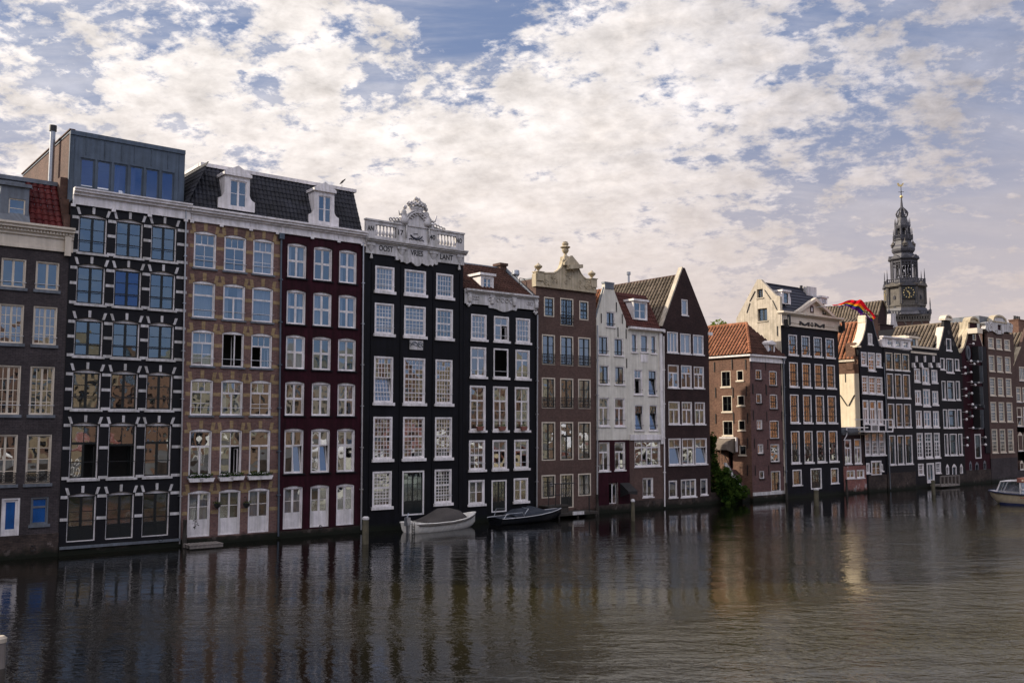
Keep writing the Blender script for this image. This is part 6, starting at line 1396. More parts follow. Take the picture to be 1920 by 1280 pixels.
for k in range(8):
    a = O8 + k*math.pi/4; b = a + math.pi/4; A_ = (r*math.cos(a), r*math.sin(a)); B_ = (r*math.cos(b), r*math.sin(b))
    for t, w in ((0, .24), (.36, .11), (.68, .11)): x, y = A_[0] + (B_[0]-A_[0])*t, A_[1] + (B_[1]-A_[1])*t; mb.tube([(x, y, tz(528)), (x, y, tz(490))], w, 7)
    m_ = ((A_[0]+B_[0])/2, (A_[1]+B_[1])/2)
    mb.tube([(A_[0], A_[1], tz(498)), (B_[0], B_[1], tz(498))], .15, 5)
octo(mb, [(px(44), tz(494)), (px(47), tz(494)), (px(48), tz(490)), (px(52), tz(488)), (px(52), tz(486.5)), (px(44), tz(486)), (px(38), tz(480)), (px(36), tz(477))])
lt = tp('open_lantern', mb, towerlead)
for k in range(8):
    a = k*math.pi/4; ca, sa = math.cos(a), math.sin(a); ap2 = px(49)*math.cos(O8); hwf = ap2*math.tan(O8)
    Pk = lambda x, d, z, ca=ca, sa=sa: (ca*(ap2 + d) - sa*x, sa*(ap2 + d) + ca*x, z); mb = MB(Pk); zq_ = tz(487)
    mb.plate([(-hwf, zq_), (hwf, zq_), (0, zq_ + .95)], [], -.8, .3); tp('small_pediment', mb, towerlead, lt)
mb = MB()
for zz, s_ in ((tz(522), 1.0), (tz(514), .8), (tz(507), .7), (tz(500), .6)):
    for k in range(5 if s_ < 1 else 3):
        a = k*2*math.pi/5 + zz; rr = 1.5 if s_ < 1 else 1.2; x, y = rr*math.cos(a), rr*math.sin(a)
        mb.lathe((x, y, zz - .5), [(.55*s_, 0), (.42*s_, .25), (.32*s_, .7), (.2*s_, .95), (.05, 1.05)], 8)
tp('bells', mb, towerdark, lt)
mb = MB(); octo(mb, [(px(22), tz(526)), (px(20), tz(492))]); 
mb = MB(); octo(mb, [(px(36), tz(480)), (px(34), tz(476.5)), (px(36), tz(475)), (px(41), tz(472)), (px(42.5), tz(468)), (px(40), tz(464)), (px(34), tz(460.5)), (px(31), tz(456)), (px(30), tz(452)), (px(34), tz(451)), (px(34), tz(449))]); ob_ = tp('onion_dome', mb, towerlead)
for k in range(8):
    if k % 2 == 0:
        a = k*math.pi/4; x, y = px(37)*.95*math.cos(a), px(37)*.95*math.sin(a); mb = MB(); mb.box(x - .5, x + .5, y - .5, y + .5, tz(464), tz(459.5)); mb.lathe((x, y, tz(459.5)), [(.8, 0), (.45, .4), (.12, .9), (.05, 1.5)], 6); tp('dome_window', mb, towerstone, ob_)
ring_balus(tz(449), tz(443.5), 33, 5, 'top_balustrade', True, 2.0)
mb = MB(); r = px(25)
for k in range(8):
    a = O8 + k*math.pi/4; x, y = r*math.cos(a), r*math.sin(a); mb.tube([(x, y, tz(449)), (x, y, tz(430))], .3, 7)
    b = a + math.pi/4; x2, y2 = r*math.cos(b), r*math.sin(b); mx_, my_ = (x+x2)/2, (y+y2)/2
    mb.tube([(x + (x2-x)*t, y + (y2-y)*t, tz(433) + 1.0*math.sin(math.pi*t)) for t in (0, .2, .4, .6, .8, 1)], .16, 5)
octo(mb, [(px(24), tz(430)), (px(27), tz(429)), (px(29), tz(425)), (px(29), tz(424)), (px(24), tz(423)), (px(20), tz(416)), (px(17), tz(409)), (px(19), tz(408)), (px(18), tz(407))])
octo(mb, [(px(5), tz(449)), (px(5), tz(430))]); tp('top_lantern', mb, towerlead)
for k in range(8):
    a = O8 + k*math.pi/4; x, y = px(27)*math.cos(a), px(27)*math.sin(a); mb = MB(); mb.lathe((x, y, tz(424)), [(.2, 0), (.1, .3), (.14, .6), (.02, 2.0)], 6); tp('pinnacle', mb, towerlead)
mb = MB()
for k in range(8):      # open crown of curved iron ribs
    a = O8 + k*math.pi/4; pts = []
    for t, (rr, yy) in enumerate(((7.5, 408), (10.2, 404.5), (10.8, 401), (9, 397), (5.5, 393), (2.5, 390), (.8, 387))): pts.append((rr*TD/F*math.cos(a), rr*TD/F*math.sin(a), tz(yy)))
    mb.tube(pts, .17, 5)
mb.tube([(0, 0, tz(408)), (0, 0, tz(392)), (0, 0, tz(372)), (0, 0, tz(349))], .2, 8, taper=[.75, .4, .16, .07]); tp('spire_ribs', mb, towerlead)
mb = MB(); zz = tz(369); rr = .42; mb.lathe((0, 0, zz), [(.02, -rr), (rr*.7, -rr*.7), (rr, 0), (rr*.7, rr*.7), (.02, rr)], 10); tp('gilded_ball', mb, gold, smooth=True)
mb = MB(); mb.box(-.05, .05, -.7, .7, tz(360) - .05, tz(360) + .05); mb.box(-.7, .7, -.05, .05, tz(360) - .05, tz(360) + .05); tp('compass_arms', mb, towerdark)
mb = MB(lambda x, d, z: (d, x, z)); z0 = tz(350)
mb.plate([(-.9, z0 + .9), (-.75, z0 + .2), (-.3, z0), (.3, z0 + .05), (.5, z0 + .5), (.75, z0 + .75), (.55, z0 + .95), (.35, z0 + .8), (.1, z0 + .5), (-.3, z0 + .5), (-.55, z0 + 1.0)], [], -.06, .06); tp('weathercock', mb, gold)
# ------------------------------------------------------------------ boats, posts, plants, small things
def leafmat(name, a, b):
    m, nt, out = nm(name); gi = N(nt, 'ShaderNodeNewGeometry')
    tc = N(nt, 'ShaderNodeTexCoord'); n1 = N(nt, 'ShaderNodeTexNoise', _Scale=2.2, _Detail=3); nt.links.new(tc.outputs['Object'], n1.inputs['Vector'])
    wn = N(nt, 'ShaderNodeTexWhiteNoise'); nt.links.new(tc.outputs['Object'], wn.inputs['Vector'])
    c = ramp(nt, n1.outputs[0], .35, .65, a, b)
    d = N(nt, 'ShaderNodeBsdfDiffuse'); t = N(nt, 'ShaderNodeBsdfTranslucent'); nt.links.new(c, d.inputs[0]); nt.links.new(c, t.inputs[0])
    mx = N(nt, 'ShaderNodeMixShader', _Fac=.35); nt.links.new(d.outputs[0], mx.inputs[1]); nt.links.new(t.outputs[0], mx.inputs[2]); nt.links.new(mx.outputs[0], out.inputs[0]); return m
leafg = leafmat('bush_leaf', (.010, .028, .008), (.07, .115, .022)); leaft = leafmat('tree_leaf', (.10, .15, .03), (.22, .28, .06))
def leaves(mb, n, centre, rad, size, flatten=1.0):
    for k in range(n):
        while True:
            d = Vector((random.uniform(-1, 1), random.uniform(-1, 1), random.uniform(-1, 1)))
            if .15 < d.length < 1: break
        d = d * (.55 + .45 * random.random()) if random.random() < .5 else d
        p = Vector(centre) + Vector((d.x*rad[0], d.y*rad[1], d.z*rad[2]))
        a = Vector((random.gauss(0, 1), random.gauss(0, 1), random.gauss(0, .7))).normalized(); b = a.cross(Vector((random.gauss(0, 1), random.gauss(0, 1), random.gauss(0, 1)))).normalized(); s_ = size*random.uniform(.6, 1.3)
        mb.poly([tuple(p - a*s_), tuple(p + b*s_*.45), tuple(p + a*s_), tuple(p - b*s_*.45)])
def shrub(label, u, v, z, blobs, n, size, mat=leafg, name='shrub', trunk=True, cat='shrub'):
    T = Thing(name, label, cat, u, v, z)
    mb = MB()
    for (c, r, w) in blobs:
        for k in range(int(n*w)): pass
        for j in range(max(3, int(7*w))):
            d = Vector((random.uniform(-1, 1), random.uniform(-1, 1), random.uniform(-.9, 1)))
            cc = (c[0] + d.x*r[0]*.75, c[1] + d.y*r[1]*.75, c[2] + d.z*r[2]*.75); leaves(mb, int(n*w/7), cc, (r[0]*.42, r[1]*.42, r[2]*.38), size)
        leaves(mb, int(n*w*.5), c, r, size)
    T.part('foliage' if name == 'shrub' else 'crown', mb, mat)
    mb = MB()
    for k in range(5):
        c = random.choice(blobs)[0]; mb.tube([(u + random.uniform(-.2, .2), v, z - .3), ((u + c[0])/2 + random.uniform(-.2, .2), (v + c[1])/2, (z + c[2])/2 + .2), tuple(c)], .05, 5, taper=[.07, .05, .02])
    T.part('stem' if name == 'shrub' else 'trunk', mb, darkwood); return T
uL, v0, v1, zd0, vd0, vd1 = SIDE11
u9 = UZ(1333, 946)[0]
gw = uL - u9
# quay garden wall between house 10 and house 11
mb = MB(); mb.box(u9 + .01, uL - .01, .25, .6, -.6, .9); single('garden_wall', 'low dark brick wall at the water under the green shrubs', 'wall', mb, stone_base, u9, .25, 0)
mb = MB(); mb.box(u9 + .01, uL - .01, .6, 12, -.6, .85); single('back_garden', '', None, mb, stone_base, u9, .6, 0, kind='structure')
shrub('tall leafy shrub climbing the corner of the dark brown gabled house', u9 + .8, .7, .3, [((u9 + 1.15, .5, 1.8), (.6, .5, 1.6), 1.0), ((u9 + 1.0, .5, 3.6), (.42, .4, 1.2), .6), ((u9 + .85, .45, 4.8), (.32, .3, .8), .35)], 1300, .13)
shrub('wide dark green shrub hanging over the water in front of the side stairs', u9 + 2.6, .4, .2, [((u9 + 1.9, .0, 1.1), (1.0, .6, 1.0), .9), ((u9 + 2.9, -.1, .8), (1.1, .6, .8), .8), ((u9 + 2.1, .3, 2.1), (.7, .5, .8), .6), ((u9 + 3.5, .3, 1.7), (.5, .4, .55), .3), ((u9 + 4.1, .1, .8), (.7, .4, .55), .35), ((u9 + 1.6, -.4, .3), (.8, .3, .4), .3)], 1500, .13)
# outside stair along the side wall
T = Thing('outside_staircase', 'brick side staircase with black railing under the grey brown awning', 'staircase', uL - .7, .8, 0)
mb = MB(); zl = zd0
a_, b_ = .55, vd1 - .1; uo = uL - 1.15
mb.box(uo, uL - .02, vd1 - .15, vd0 + .5, .2, zl - .05)
ns = 9
for i in range(ns):
    va = a_ + (b_ - a_)*i/ns; vb_ = a_ + (b_ - a_)*(i + 1)/ns; mb.box(uo + .14, uL - .02, va, vb_ - .002, .2, .9 + (zl - .9)*(i + 1)/ns)
T.part('steps', mb, b10front)
mb = MB(lambda a, b, z: (uo + b, a, z)); mb.plate([(a_ - .5, -.1), (b_, -.1), (b_, zl + .45), (a_ - .5, .75)], [], -.14, .12); T.part('stair_wall', mb, b10side)
mb = MB(lambda a, b, z: (uo + b, a, z)); mb.plate([(a_ - .55, .752), (b_, zl + .452), (b_, zl + .58), (a_ - .55, .88)], [], -.2, .18); T.part('wall_coping', mb, whitestone)
mb = MB(); mb.tube([(uo - .15, a_, 1.7), (uo - .15, b_, zl + 1.3), (uo - .15, vd0 + .5, zl + 1.3)], .03, 6)
for i in range(9): t = i/8; v_ = a_ + (vd0 + .5 - a_)*t; zz = .75 + (zl - .3)*min(1, (v_ - a_)/(b_ - a_)); mb.tube([(uo - .15, v_, zz), (uo - .15, v_, zz + .95)], .02, 5)
T.part('railing', mb, iron)
# tree behind house 11
ut, vt = uat((1358, 604), 13), 13; zt_ = zat((1358, 600), 13)
shrub('pale green treetop showing behind the orange hipped roof', ut, vt, 2, [((ut, vt, zt_ - 2.3), (2.6, 2, 2.0), 1.5), ((ut - 1.5, vt, zt_ - 1.5), (1.2, 1, 1), .5), ((ut + 1.2, vt, zt_ - 1.2), (1.0, 1, 1), .5)], 900, .2, mat=leaft, name='garden_tree', cat='tree')
# mooring posts
def post(label, px_, ytop, ybot, w, mat=postwood, cap=None, grp=None):
    x, y = gnd(px_, ybot); d = (x*x + y*y)**.5; r = ray(px_, ytop); zt = CAMH + r[2] * (y / r[1]); rad = w/2 * y/F
    u, v = UV(px_, ybot); T = Thing('mooring_post', label, 'post', u, v, 0)
    mb = MB(); mb.lathe((u, v, -1.2), [(rad*1.02, 0), (rad, 1.2 + zt*.5), (rad*.96, 1.2 + zt - .06), (rad*.8, 1.2 + zt)], 14); T.part('shaft', mb, mat, smooth=False)
    mb = MB(); mb.lathe((u, v, zt - .1), [(rad*1.08, 0), (rad*1.1, .1), (rad*.7, .16), (.01, .17)], 14); T.part('cap', mb, cap or mat); return T
post('grey wooden mooring post between the burgundy house and the white boat', 685, 970, 1019, 12, cap=whitestone)
post('slim wooden mooring post before the cream pointed gable house', 1187, 937, 976, 7, cap=whitestone)
post('mossy wooden mooring post before the black pediment house', 1531, 916, 948, 9, cap=whitestone)
post('short mossy post before the shuttered black house', 1750.5, 901, 927, 7)
post('pale capped mooring post cut by the left edge of the view close to the camera', -4, 1196, 1252, 24, mat=greywood, cap=plaster)
for k, (pxx, nm_, lab) in enumerate(((60, 'mooring_ring', 'iron mooring ring on the foot of the grey brick house'), (300, 'mooring_ring', 'iron mooring ring under the white banded black house'), (600, 'mooring_ring', 'iron mooring ring under the burgundy house'), (1225, 'mooring_ring', 'iron mooring ring under the maroon roofed cream house'), (1300, 'mooring_ring', 'iron mooring ring under the tall pointed gable'))):
    u = UZ(pxx, 1052 - .0785*pxx, -.15)[0]; mb = MB(); zz = .55; mb.tube([(u + .11*math.cos(a*math.pi/5), -.2, zz - .1 + .11*math.sin(a*math.pi/5)) for a in range(11)], .018, 5); mb.box(u - .03, u + .03, -.2, -.1, zz - .02, zz + .04); single(nm_, lab, 'ring', mb, iron, u, -.15, zz)
for pxx, lab in ((345, 'wet dark fender timber at the seam of the banded houses'), (1120, 'wet dark fender timber below the cream pointed gable'), (1475, 'wet dark fender timber at the left corner of the black pediment house'), (1588, 'wet dark fender timber at the peeling red brick base')):
    u = UZ(pxx, 1050 - .0785*pxx, -.3)[0]; mb = MB(); mb.tube([(u, -.3, -1), (u + .03, -.28, .5), (u + .02, -.27, 1.35)], .11, 8, taper=[.13, .12, .10]); single('fender_timber', lab, 'timber', mb, darkwood, u, -.3, 0)
# floating pallet with a small plant
u, v = UV(382, 1027); T = Thing('floating_pallet', 'weathered wooden pallet floating at the foot of the white French doors', 'pallet', u, v, .1)
mb = MB()
for k in range(9): mb.box(u - .85 + k*.19, u - .72 + k*.19, v - .5, v + .5, .2, .24)
T.part('deck', mb, greywood)
mb = MB()
for k in (-1, 0, 1): mb.box(u - .85, u + .8, v + k*.42 - .05, v + k*.42 + .05, .06, .198)
T.part('bearers', mb, greywood)
mb = MB(); mb.tube([(u - .3, v + .5, .9), (u - .32, v + .4, 1.5), (u - .28, v + .35, 2.4)], .015, 5)
leaves(mb, 25, (u - .3, v + .38, 1.2), (.15, .1, .35), .08); leaves(mb, 10, (u - .28, v + .36, 2.1), (.06, .06, .3), .05); single('potted_twig', 'thin leafless plant leaning on the left white French door', 'plant', mb, darkwood, u - .3, v + .4, .9)
# flower boxes of house 3
k = 0
LB = ['left of the left pair', 'right of the left pair', 'left of the middle pair', 'right of the middle pair', 'left of the right pair', 'right of the right pair']
for X, Y in ((130, 815), (195, 813), (320, 808), (387, 802), (500, 800), (567, 797)):
    x, y = c4(X, Y); u, z = UZ(x, y, -.25); T = Thing('flower_box', 'window box with green plants, ' + LB[k] + ' on the ochre banded house', 'flower box', u, -.2, z, 'window boxes on the ochre banded house'); k += 1
    mb = MB(); mb.loft([[(u + a*w, -.18 + b*.09, z + zz) for a, b in ((-1, -1), (1, -1), (1, 1), (-1, 1))] for w, zz in ((.34, -.04), (.4, .12), (.42, .12), (.42, .16))]); T.part('box', mb, white)
    mb = MB(); leaves(mb, 160, (u, -.18, z + .26), (.44, .16, .16), .055); T.part('plant', mb, leafg)
for lab, (X, Y) in (('wall lantern between the left and middle white French doors', (253, 960)), ('wall lantern between the middle and right white French doors', (436, 958))):
    x, y = c4(X, Y); u, z = UZ(x, y, -.1); T = Thing('hanging_basket', lab.replace('wall lantern', 'hanging basket'), 'hanging basket', u, -.15, z)
    mb = MB(); mb.tube([(u, 0, z + .35), (u, -.25, z + .38), (u, -.28, z + .1)], .015, 5); mb.lathe((u, -.28, z - .2), [(.06, 0), (.17, .12), (.2, .25)], 8); T.part('basket', mb, iron)
    mb = MB(); leaves(mb, 60, (u, -.28, z + .08), (.24, .2, .12), .05); T.part('plant', mb, leafg)

def hull_rings(L, Wd, stations, n=9):
    """stations: (t, half width, sheer z, keel z, fullness)"""
    rings = []
    for t, hw_, zs_, zk, fl in stations:
        ring = []
        for i in range(n):
            a = -1 + 2*i/(n - 1); s_ = abs(a); y = (1 if a > 0 else -1 if a < 0 else 0) * hw_ * (s_ ** fl); z = zk + (zs_ - zk) * (s_ ** (2.6)); ring.append((t*L, y, z))
        rings.append(ring)
    return rings
class BoatT:
    def __init__(s, name, label, u, v, head, world=False):
        s.root = bpy.data.objects.new(name, None); COL.objects.link(s.root)
        s.root.location = W(u, v, 0); s.root.rotation_euler = (0, 0, head if world else ROW + head); tag(s.root, label, 'boat')
    def part(s, name, mb, mat, parent=None, smooth=False):
        o = mesh_obj(name, mb, mat, parent or s.root, (0, 0, 0), smooth); fixn(o); return o
# white open boat with a canvas cover
a, b = UV(764, 999), UV(887, 985)
L = 5.6; hd = math.atan2(b[1] - a[1], b[0] - a[0]) + R(-3)
B = BoatT('motor_boat', 'white open boat with a brown grey canvas cover moored below the wide black house', a[0] + .1, a[1] + .05, hd); B.root.scale = (.93, .93, .76)
st = [(0, .78, .72, -.05, .5), (.02, .86, .72, -.2, .45), (.25, 1.0, .68, -.25, .45), (.5, 1.02, .7, -.25, .5), (.7, .9, .8, -.22, .6), (.85, .6, .94, -.1, .8), (.95, .28, 1.06, .1, 1.0), (1.0, .05, 1.12, .35, 1)]
mb = MB(); rg = hull_rings(L, 2, st, 13); mb.loft(rg, close=False, cap=False); mb.poly(rg[0]); B.part('hull', mb, hullwhite, smooth=True)
mb = MB(); side = lambda s_, off=0.0, dz=0.0: [(t*L, s_*(hw_ + off), zs_ + dz) for t, hw_, zs_, zk, fl in st]
mb.tube(side(1, .02) + side(-1, .02)[::-1], .05, 6); B.part('gunwale', mb, hullwhite)
mb = MB(); mb.tube(side(1, .03, -.14)[1:-1] , .035, 6); mb.tube(side(-1, .03, -.14)[1:-1], .035, 6); B.part('rubbing_strake', mb, canvas)
mb = MB(); mb.loft([[(t*L, -hw_*.98, zs_ - .02), (t*L, 0, zs_ + .02), (t*L, hw_*.98, zs_ - .02)] for t, hw_, zs_, zk, fl in st], close=False, cap=False); B.part('deck', mb, hullwhite)
mb = MB(); cv = [(.16, .78, .02, .02), (.24, .85, .2, .12), (.36, .9, .48, .3), (.47, .94, .86, .5), (.58, .93, .84, .5), (.68, .84, .68, .4), (.76, .66, .32, .15), (.8, .5, .1, .03)]
rings = []
for t, w, h_, m_ in cv: rings.append([(t*L + .03*math.sin(i), w*math.cos(math.pi*i/10), .72 + t*.12 + h_*(math.sin(math.pi*i/10)**.8) + .02*math.sin(i*2.1 + t*9)) for i in range(11)])
mb.loft(rings, close=False, cap=False); B.part('canvas_cover', mb, canvas, smooth=True)
mb = MB(); mb.poly([(.70*L, -.45, 1.42), (.70*L, .45, 1.42), (.765*L, .4, 1.02), (.765*L, -.4, 1.02)]); B.part('windscreen', mb, gblue)
mb = MB(); mb.box(-.22, .02, -.16, .16, .55, 1.15); mb.box(-.1, 0, -.1, .1, -.2, .55); mb.tube([(-.1, 0, 1.15), (-.08, 0, 1.3), (.02, .05, 1.45)], .05, 6); B.part('outboard_motor', mb, steel)
mb = MB()
for y in (-.62, -.4): mb.tube([(-.06, y, 0), (-.06, y, .8)], .02, 5)
for z in (.1, .3, .5): mb.box(-.08, -.04, -.62, -.4, z, z + .03)
B.part('boarding_ladder', mb, iron)
# dark boat
a, b = UV(936, 984), UV(1052, 974)
L = 6.6; hd = math.atan2(b[1] - a[1], b[0] - a[0])
B = BoatT('motor_boat', 'low black speedboat with a navy cover and steel rails moored at the narrow black house', a[0] - .1, a[1] + .3, hd); B.root.scale = (.84, .84, .66)
st = [(0, .85, .62, -.1, .5), (.03, .98, .62, -.2, .5), (.3, 1.08, .66, -.2, .5), (.55, 1.02, .76, -.2, .6), (.75, .8, .9, -.12, .75), (.9, .42, 1.02, .1, .9), (1.0, .04, 1.1, .5, 1)]
mb = MB(); rg = hull_rings(L, 2, st, 13); mb.loft(rg, close=False, cap=False); mb.poly(rg[0]); B.part('hull', mb, hulldark, smooth=True)
mb = MB(); mb.tube(side(1, .02), .035, 6); mb.tube(side(-1, .02), .035, 6); B.part('gunwale', mb, rail)
mb = MB(); mb.loft([[(t*L, -hw_*.97, zs_ - .02), (t*L, 0, zs_ + .06), (t*L, hw_*.97, zs_ - .02)] for t, hw_, zs_, zk, fl in st], close=False, cap=False); B.part('deck', mb, navycanvas)
mb = MB(); rings = []
for t, w, h_ in ((.2, .8, .15), (.3, .85, .62), (.42, .85, .6), (.44, .86, .5), (.52, .84, .72), (.56, .82, .66), (.72, .6, .25), (.85, .4, .08)): rings.append([(t*L, w*math.cos(math.pi*i/8), .66 + t*.25 + h_*math.sin(math.pi*i/8)) for i in range(9)])
mb.loft(rings, close=False, cap=False); B.part('canvas_cover', mb, navycanvas)
mb = MB(); mb.tube([(.02*L, -.9, .66), (.06*L, -.9, 1.05), (.28*L, -.95, 1.08), (.31*L, -.97, .7)], .025, 6); mb.tube([(.32*L, -.9, .9), (.38*L, -.86, 1.38), (.4*L, .0, 1.45)], .025, 6); mb.tube([(.1*L, .9, .66), (.13*L, .9, 1.35), (.16*L, 0, 1.45)], .025, 6); B.part('rail', mb, steel)

# landing with steps and railing at house 7
a, b = UZ(1062, 963, -.8), UZ(1116, 959, -.8); T = Thing('landing_stage', 'small dark wooden landing with a black railing below the brown bell gable house door', 'landing stage', a[0], -.9, 0)
u0_, u1_ = a[0] - 1.2, uat((1117, 962), -1)
mb = MB(); mb.box(u0_, u1_, -1.3, .04, .18, .34); mb.box(u0_ + .1, u0_ + 1.3, -.9, .04, .342, .75); mb.box(u0_ - .5, u0_ + 1.5, -.95, .04, .752, .84)
for t in (.05, .5, .95): mb.tube([(u0_ + (u1_-u0_)*t, -1.2, -1), (u0_ + (u1_-u0_)*t, -1.2, .18)], .08, 6)
T.part('deck', mb, darkwood)
mb = MB(); z0_ = .84
for x in (u0_ - .4, u0_ + .2, u0_ + .7, u0_ + 1.4): mb.tube([(x, -.85, z0_), (x, -.85, z0_ + 1.45)], .03, 6)
mb.tube([(u0_ - .4, -.85, z0_ + 1.42), (u0_ + 1.9, -.85, z0_ + 1.42)], .035, 6); mb.tube([(u0_ - .4, -.85, z0_ + .7), (u0_ + 1.4, -.85, z0_ + .7)], .025, 6); mb.tube([(u0_ + 3.0, -1.1, .34), (u0_ + 3.0, -1.1, 1.4)], .04, 6)
T.part('railing', mb, iron)
mb = MB(); mb.box(u1_ - 2.4, u1_ - 1.4, -1.36, -1.302, .2, .42); T.part('name_board', mb, whitestone)
# floating dock further right
a, b = UZ(*c12(1045, 900), -.8), UZ(*c12(1230, 895), -.8); mb = MB(); mb.box(a[0], b[0], -1.3, -.2, .15, .32)
for t in range(6): x = a[0] + (b[0] - a[0])*t/5; mb.box(x - .05, x + .05, -1.28, -1.18, .32, 1.2)
mb.box(a[0], b[0], -1.28, -1.2, 1.1, 1.2); single('jetty', 'grey wooden jetty with a low rail below the tall neck gabled black house', 'jetty', mb, greywood, a[0], -1, .15)
# rainbow flag on its pole
pA, pB = (1532, 575.5), (1583, 572)
va = HM.dv - .3; A = Vector((*[UZ(*pA, va)[0]], va, UZ(*pA, va)[1])); vb_ = -2.6; Bq = UZ(*pB, vb_); Bv = Vector((Bq[0], vb_, Bq[1]))
mb = MB(); mb.tube([tuple(A), tuple(Bv)], .035, 6); single('flag_pole', 'white flag pole leaning out from the cream pediment', 'flag pole', mb, rail, A.x, A.y, A.z)
fm_, nt, out = nm('rainbow_cloth'); tc = N(nt, 'ShaderNodeTexCoord'); sx = N(nt, 'ShaderNodeSeparateXYZ'); nt.links.new(tc.outputs['UV'], sx.inputs[0])
cr_ = N(nt, 'ShaderNodeValToRGB'); cr_.color_ramp.interpolation = 'CONSTANT'; el = cr_.color_ramp.elements
cols_ = [(.09, .02, .18), (.03, .04, .22), (.01, .12, .05), (.75, .5, .04), (.8, .25, .02), (.65, .015, .03)]
el[0].color = c4_(cols_[0]); el[1].position = .26; el[1].color = c4_(cols_[1])
for i in range(2, 6): e_ = el.new((0, 0, .36, .44, .5, .64)[i]); e_.color = c4_(cols_[i])
nt.links.new(sx.outputs[1], cr_.inputs[0]); d = N(nt, 'ShaderNodeBsdfDiffuse'); t = N(nt, 'ShaderNodeBsdfTranslucent'); nt.links.new(cr_.outputs[0], d.inputs[0]); nt.links.new(cr_.outputs[0], t.inputs[0])
mx = N(nt, 'ShaderNodeMixShader', _Fac=.4); nt.links.new(d.outputs[0], mx.inputs[1]); nt.links.new(t.outputs[0], mx.inputs[2]); nt.links.new(mx.outputs[0], out.inputs[0])
topc = [(1559, 572), (1582, 567), (1600, 563), (1612, 562), (1620, 568), (1631, 581), (1642, 596)]; botc = [(1575, 575), (1588, 575), (1600, 579), (1608, 586), (1615, 590), (1621, 592), (1634, 601)]
n_, m_ = len(topc), 7; vs = []; uvs = []
def lerp_(P, t): i = min(int(t), len(P) - 2); f = t - i; return (P[i][0]*(1-f) + P[i+1][0]*f, P[i][1]*(1-f) + P[i+1][1]*f)
NX = 24
for i in range(NX + 1):
    t = i/NX*(n_ - 1); a, b = lerp_(topc, t), lerp_(botc, t)
    for j in range(m_):
        s_ = j/(m_ - 1); x, y = a[0] + (b[0]-a[0])*s_, a[1] + (b[1]-a[1])*s_; v_ = -2.4 + .5*math.sin(t*2.2 + s_*2.5) + .3*math.sin(t*4.3 + s_*5); y += 1.6*math.sin(t*3.1 + s_*2) - .8; q_ = UZ(x, y, v_); vs.append((q_[0], v_, q_[1])); uvs.append((i/NX, 1 - s_))
mb = MB(); mb.v = vs
for i in range(NX):
    for j in range(m_ - 1):
        if i > NX*.68 and j in (2, 4) and i < NX - 1: continue
        mb.f.append((i*m_ + j, i*m_ + j + 1, (i+1)*m_ + j + 1, (i+1)*m_ + j))
o = mesh_obj('rainbow_flag', mb, fm_, None, (Bv.x, Bv.y, Bv.z)); o.location = W(Bv.x, Bv.y, Bv.z); o.rotation_euler = (0, 0, ROW)
uvl = o.data.uv_layers.new(name='UVMap')
for lp in o.data.loops: uvl.data[lp.index].uv = uvs[lp.vertex_index]
for p in o.data.polygons: p.use_smooth = True
tag(o, 'rainbow striped flag blowing from the pediment pole, torn at its end', 'flag')
# bird on the mansard
u, z = UZ(640, 352, 1.3); T = Thing('gull', 'small dark gull standing on the mansard roof edge beside the right dormer', 'bird', u, 1.3, z)
mb = MB(); mb.loft([[(u - .12 + t*.32, 1.3 + r*math.cos(a*math.pi/3), z + .2 + t*.3 + r*1.1*math.sin(a*math.pi/3)) for a in range(6)] for t, r in ((0, .015), (.2, .05), (.45, .085), (.7, .08), (.85, .05), (1, .055), (1.12, .04), (1.25, .01))]); T.part('body', mb, canvas, smooth=True)
mb = MB(); mb.tube([(u + .02, 1.27, z), (u + .02, 1.27, z + .2)], .01, 4); mb.tube([(u + .06, 1.33, z), (u + .06, 1.33, z + .2)], .01, 4); T.part('leg', mb, iron)

# tour boat entering from the right edge
a = UV(1875, 942.5); hx, hy = gnd(1874, 943); gx, gy = gnd(1925, 945.5)
hd = math.atan2(gy - hy, gx - hx)     # stern direction
B = BoatT('tour_boat', 'cream canal tour boat with red brown sign band entering at the right edge', a[0], a[1], hd, world=True); B.root.scale = (1, 1, .92)
L = 17; st = [(-.045, .05, 1.05, .95, 1), (-.03, .7, 1.05, .5, .8), (0.0, 1.25, 1.0, .0, .6), (.05, 1.7, .95, -.3, .4), (.15, 2.0, .9, -.4, .35), (.5, 2.05, .88, -.4, .35), (.9, 2.0, .9, -.4, .35), (1.0, 1.7, .95, -.2, .4)]
mb = MB(); rg = hull_rings(L, 4, st, 13); mb.loft(rg, close=False, cap=False); mb.poly(rg[-1]); B.part('hull', mb, hullcream, smooth=True)
mb = MB(); mb.tube(side(1, .03), .07, 6); mb.tube(side(-1, .03), .07, 6); B.part('fender_strip', mb, hullblue)
mb = MB(); mb.loft([[(t*L, s_*(h_ + .015), z) for s_, z in ((-1, -.3), (-1, .16), (1, .16), (1, -.3))] for t, h_ in ((.02, 1.42*.97), (.05, 1.66), (.15, 1.97), (.5, 2.04), (.95, 1.98))], close=False, cap=False); B.part('boot_stripe', mb, hullblue)
mb = MB(); mb.loft([[(t*L, -hw_*.97, zs_ - .02), (t*L, 0, zs_ + .03), (t*L, hw_*.97, zs_ - .02)] for t, hw_, zs_, zk, fl in st], close=False, cap=False); B.part('deck', mb, whitestone)
mb = MB(); x0 = .05; 
mb.tube([(x0, -1.0, 1.0), (x0 + .35, -1.1, 1.9), (x0 + 1.6, -1.3, 2.0)], .06, 6); mb.tube([(x0, 1.0, 1.0), (x0 + .35, 1.1, 1.9), (x0 + 1.6, 1.3, 2.0)], .06, 6); mb.tube([(x0 + .35, -1.1, 1.9), (x0 + .35, 1.1, 1.9)], .05, 6); mb.tube([(x0 + .05, 0, 1.0), (x0 + .35, 0, 1.9)], .04, 6)
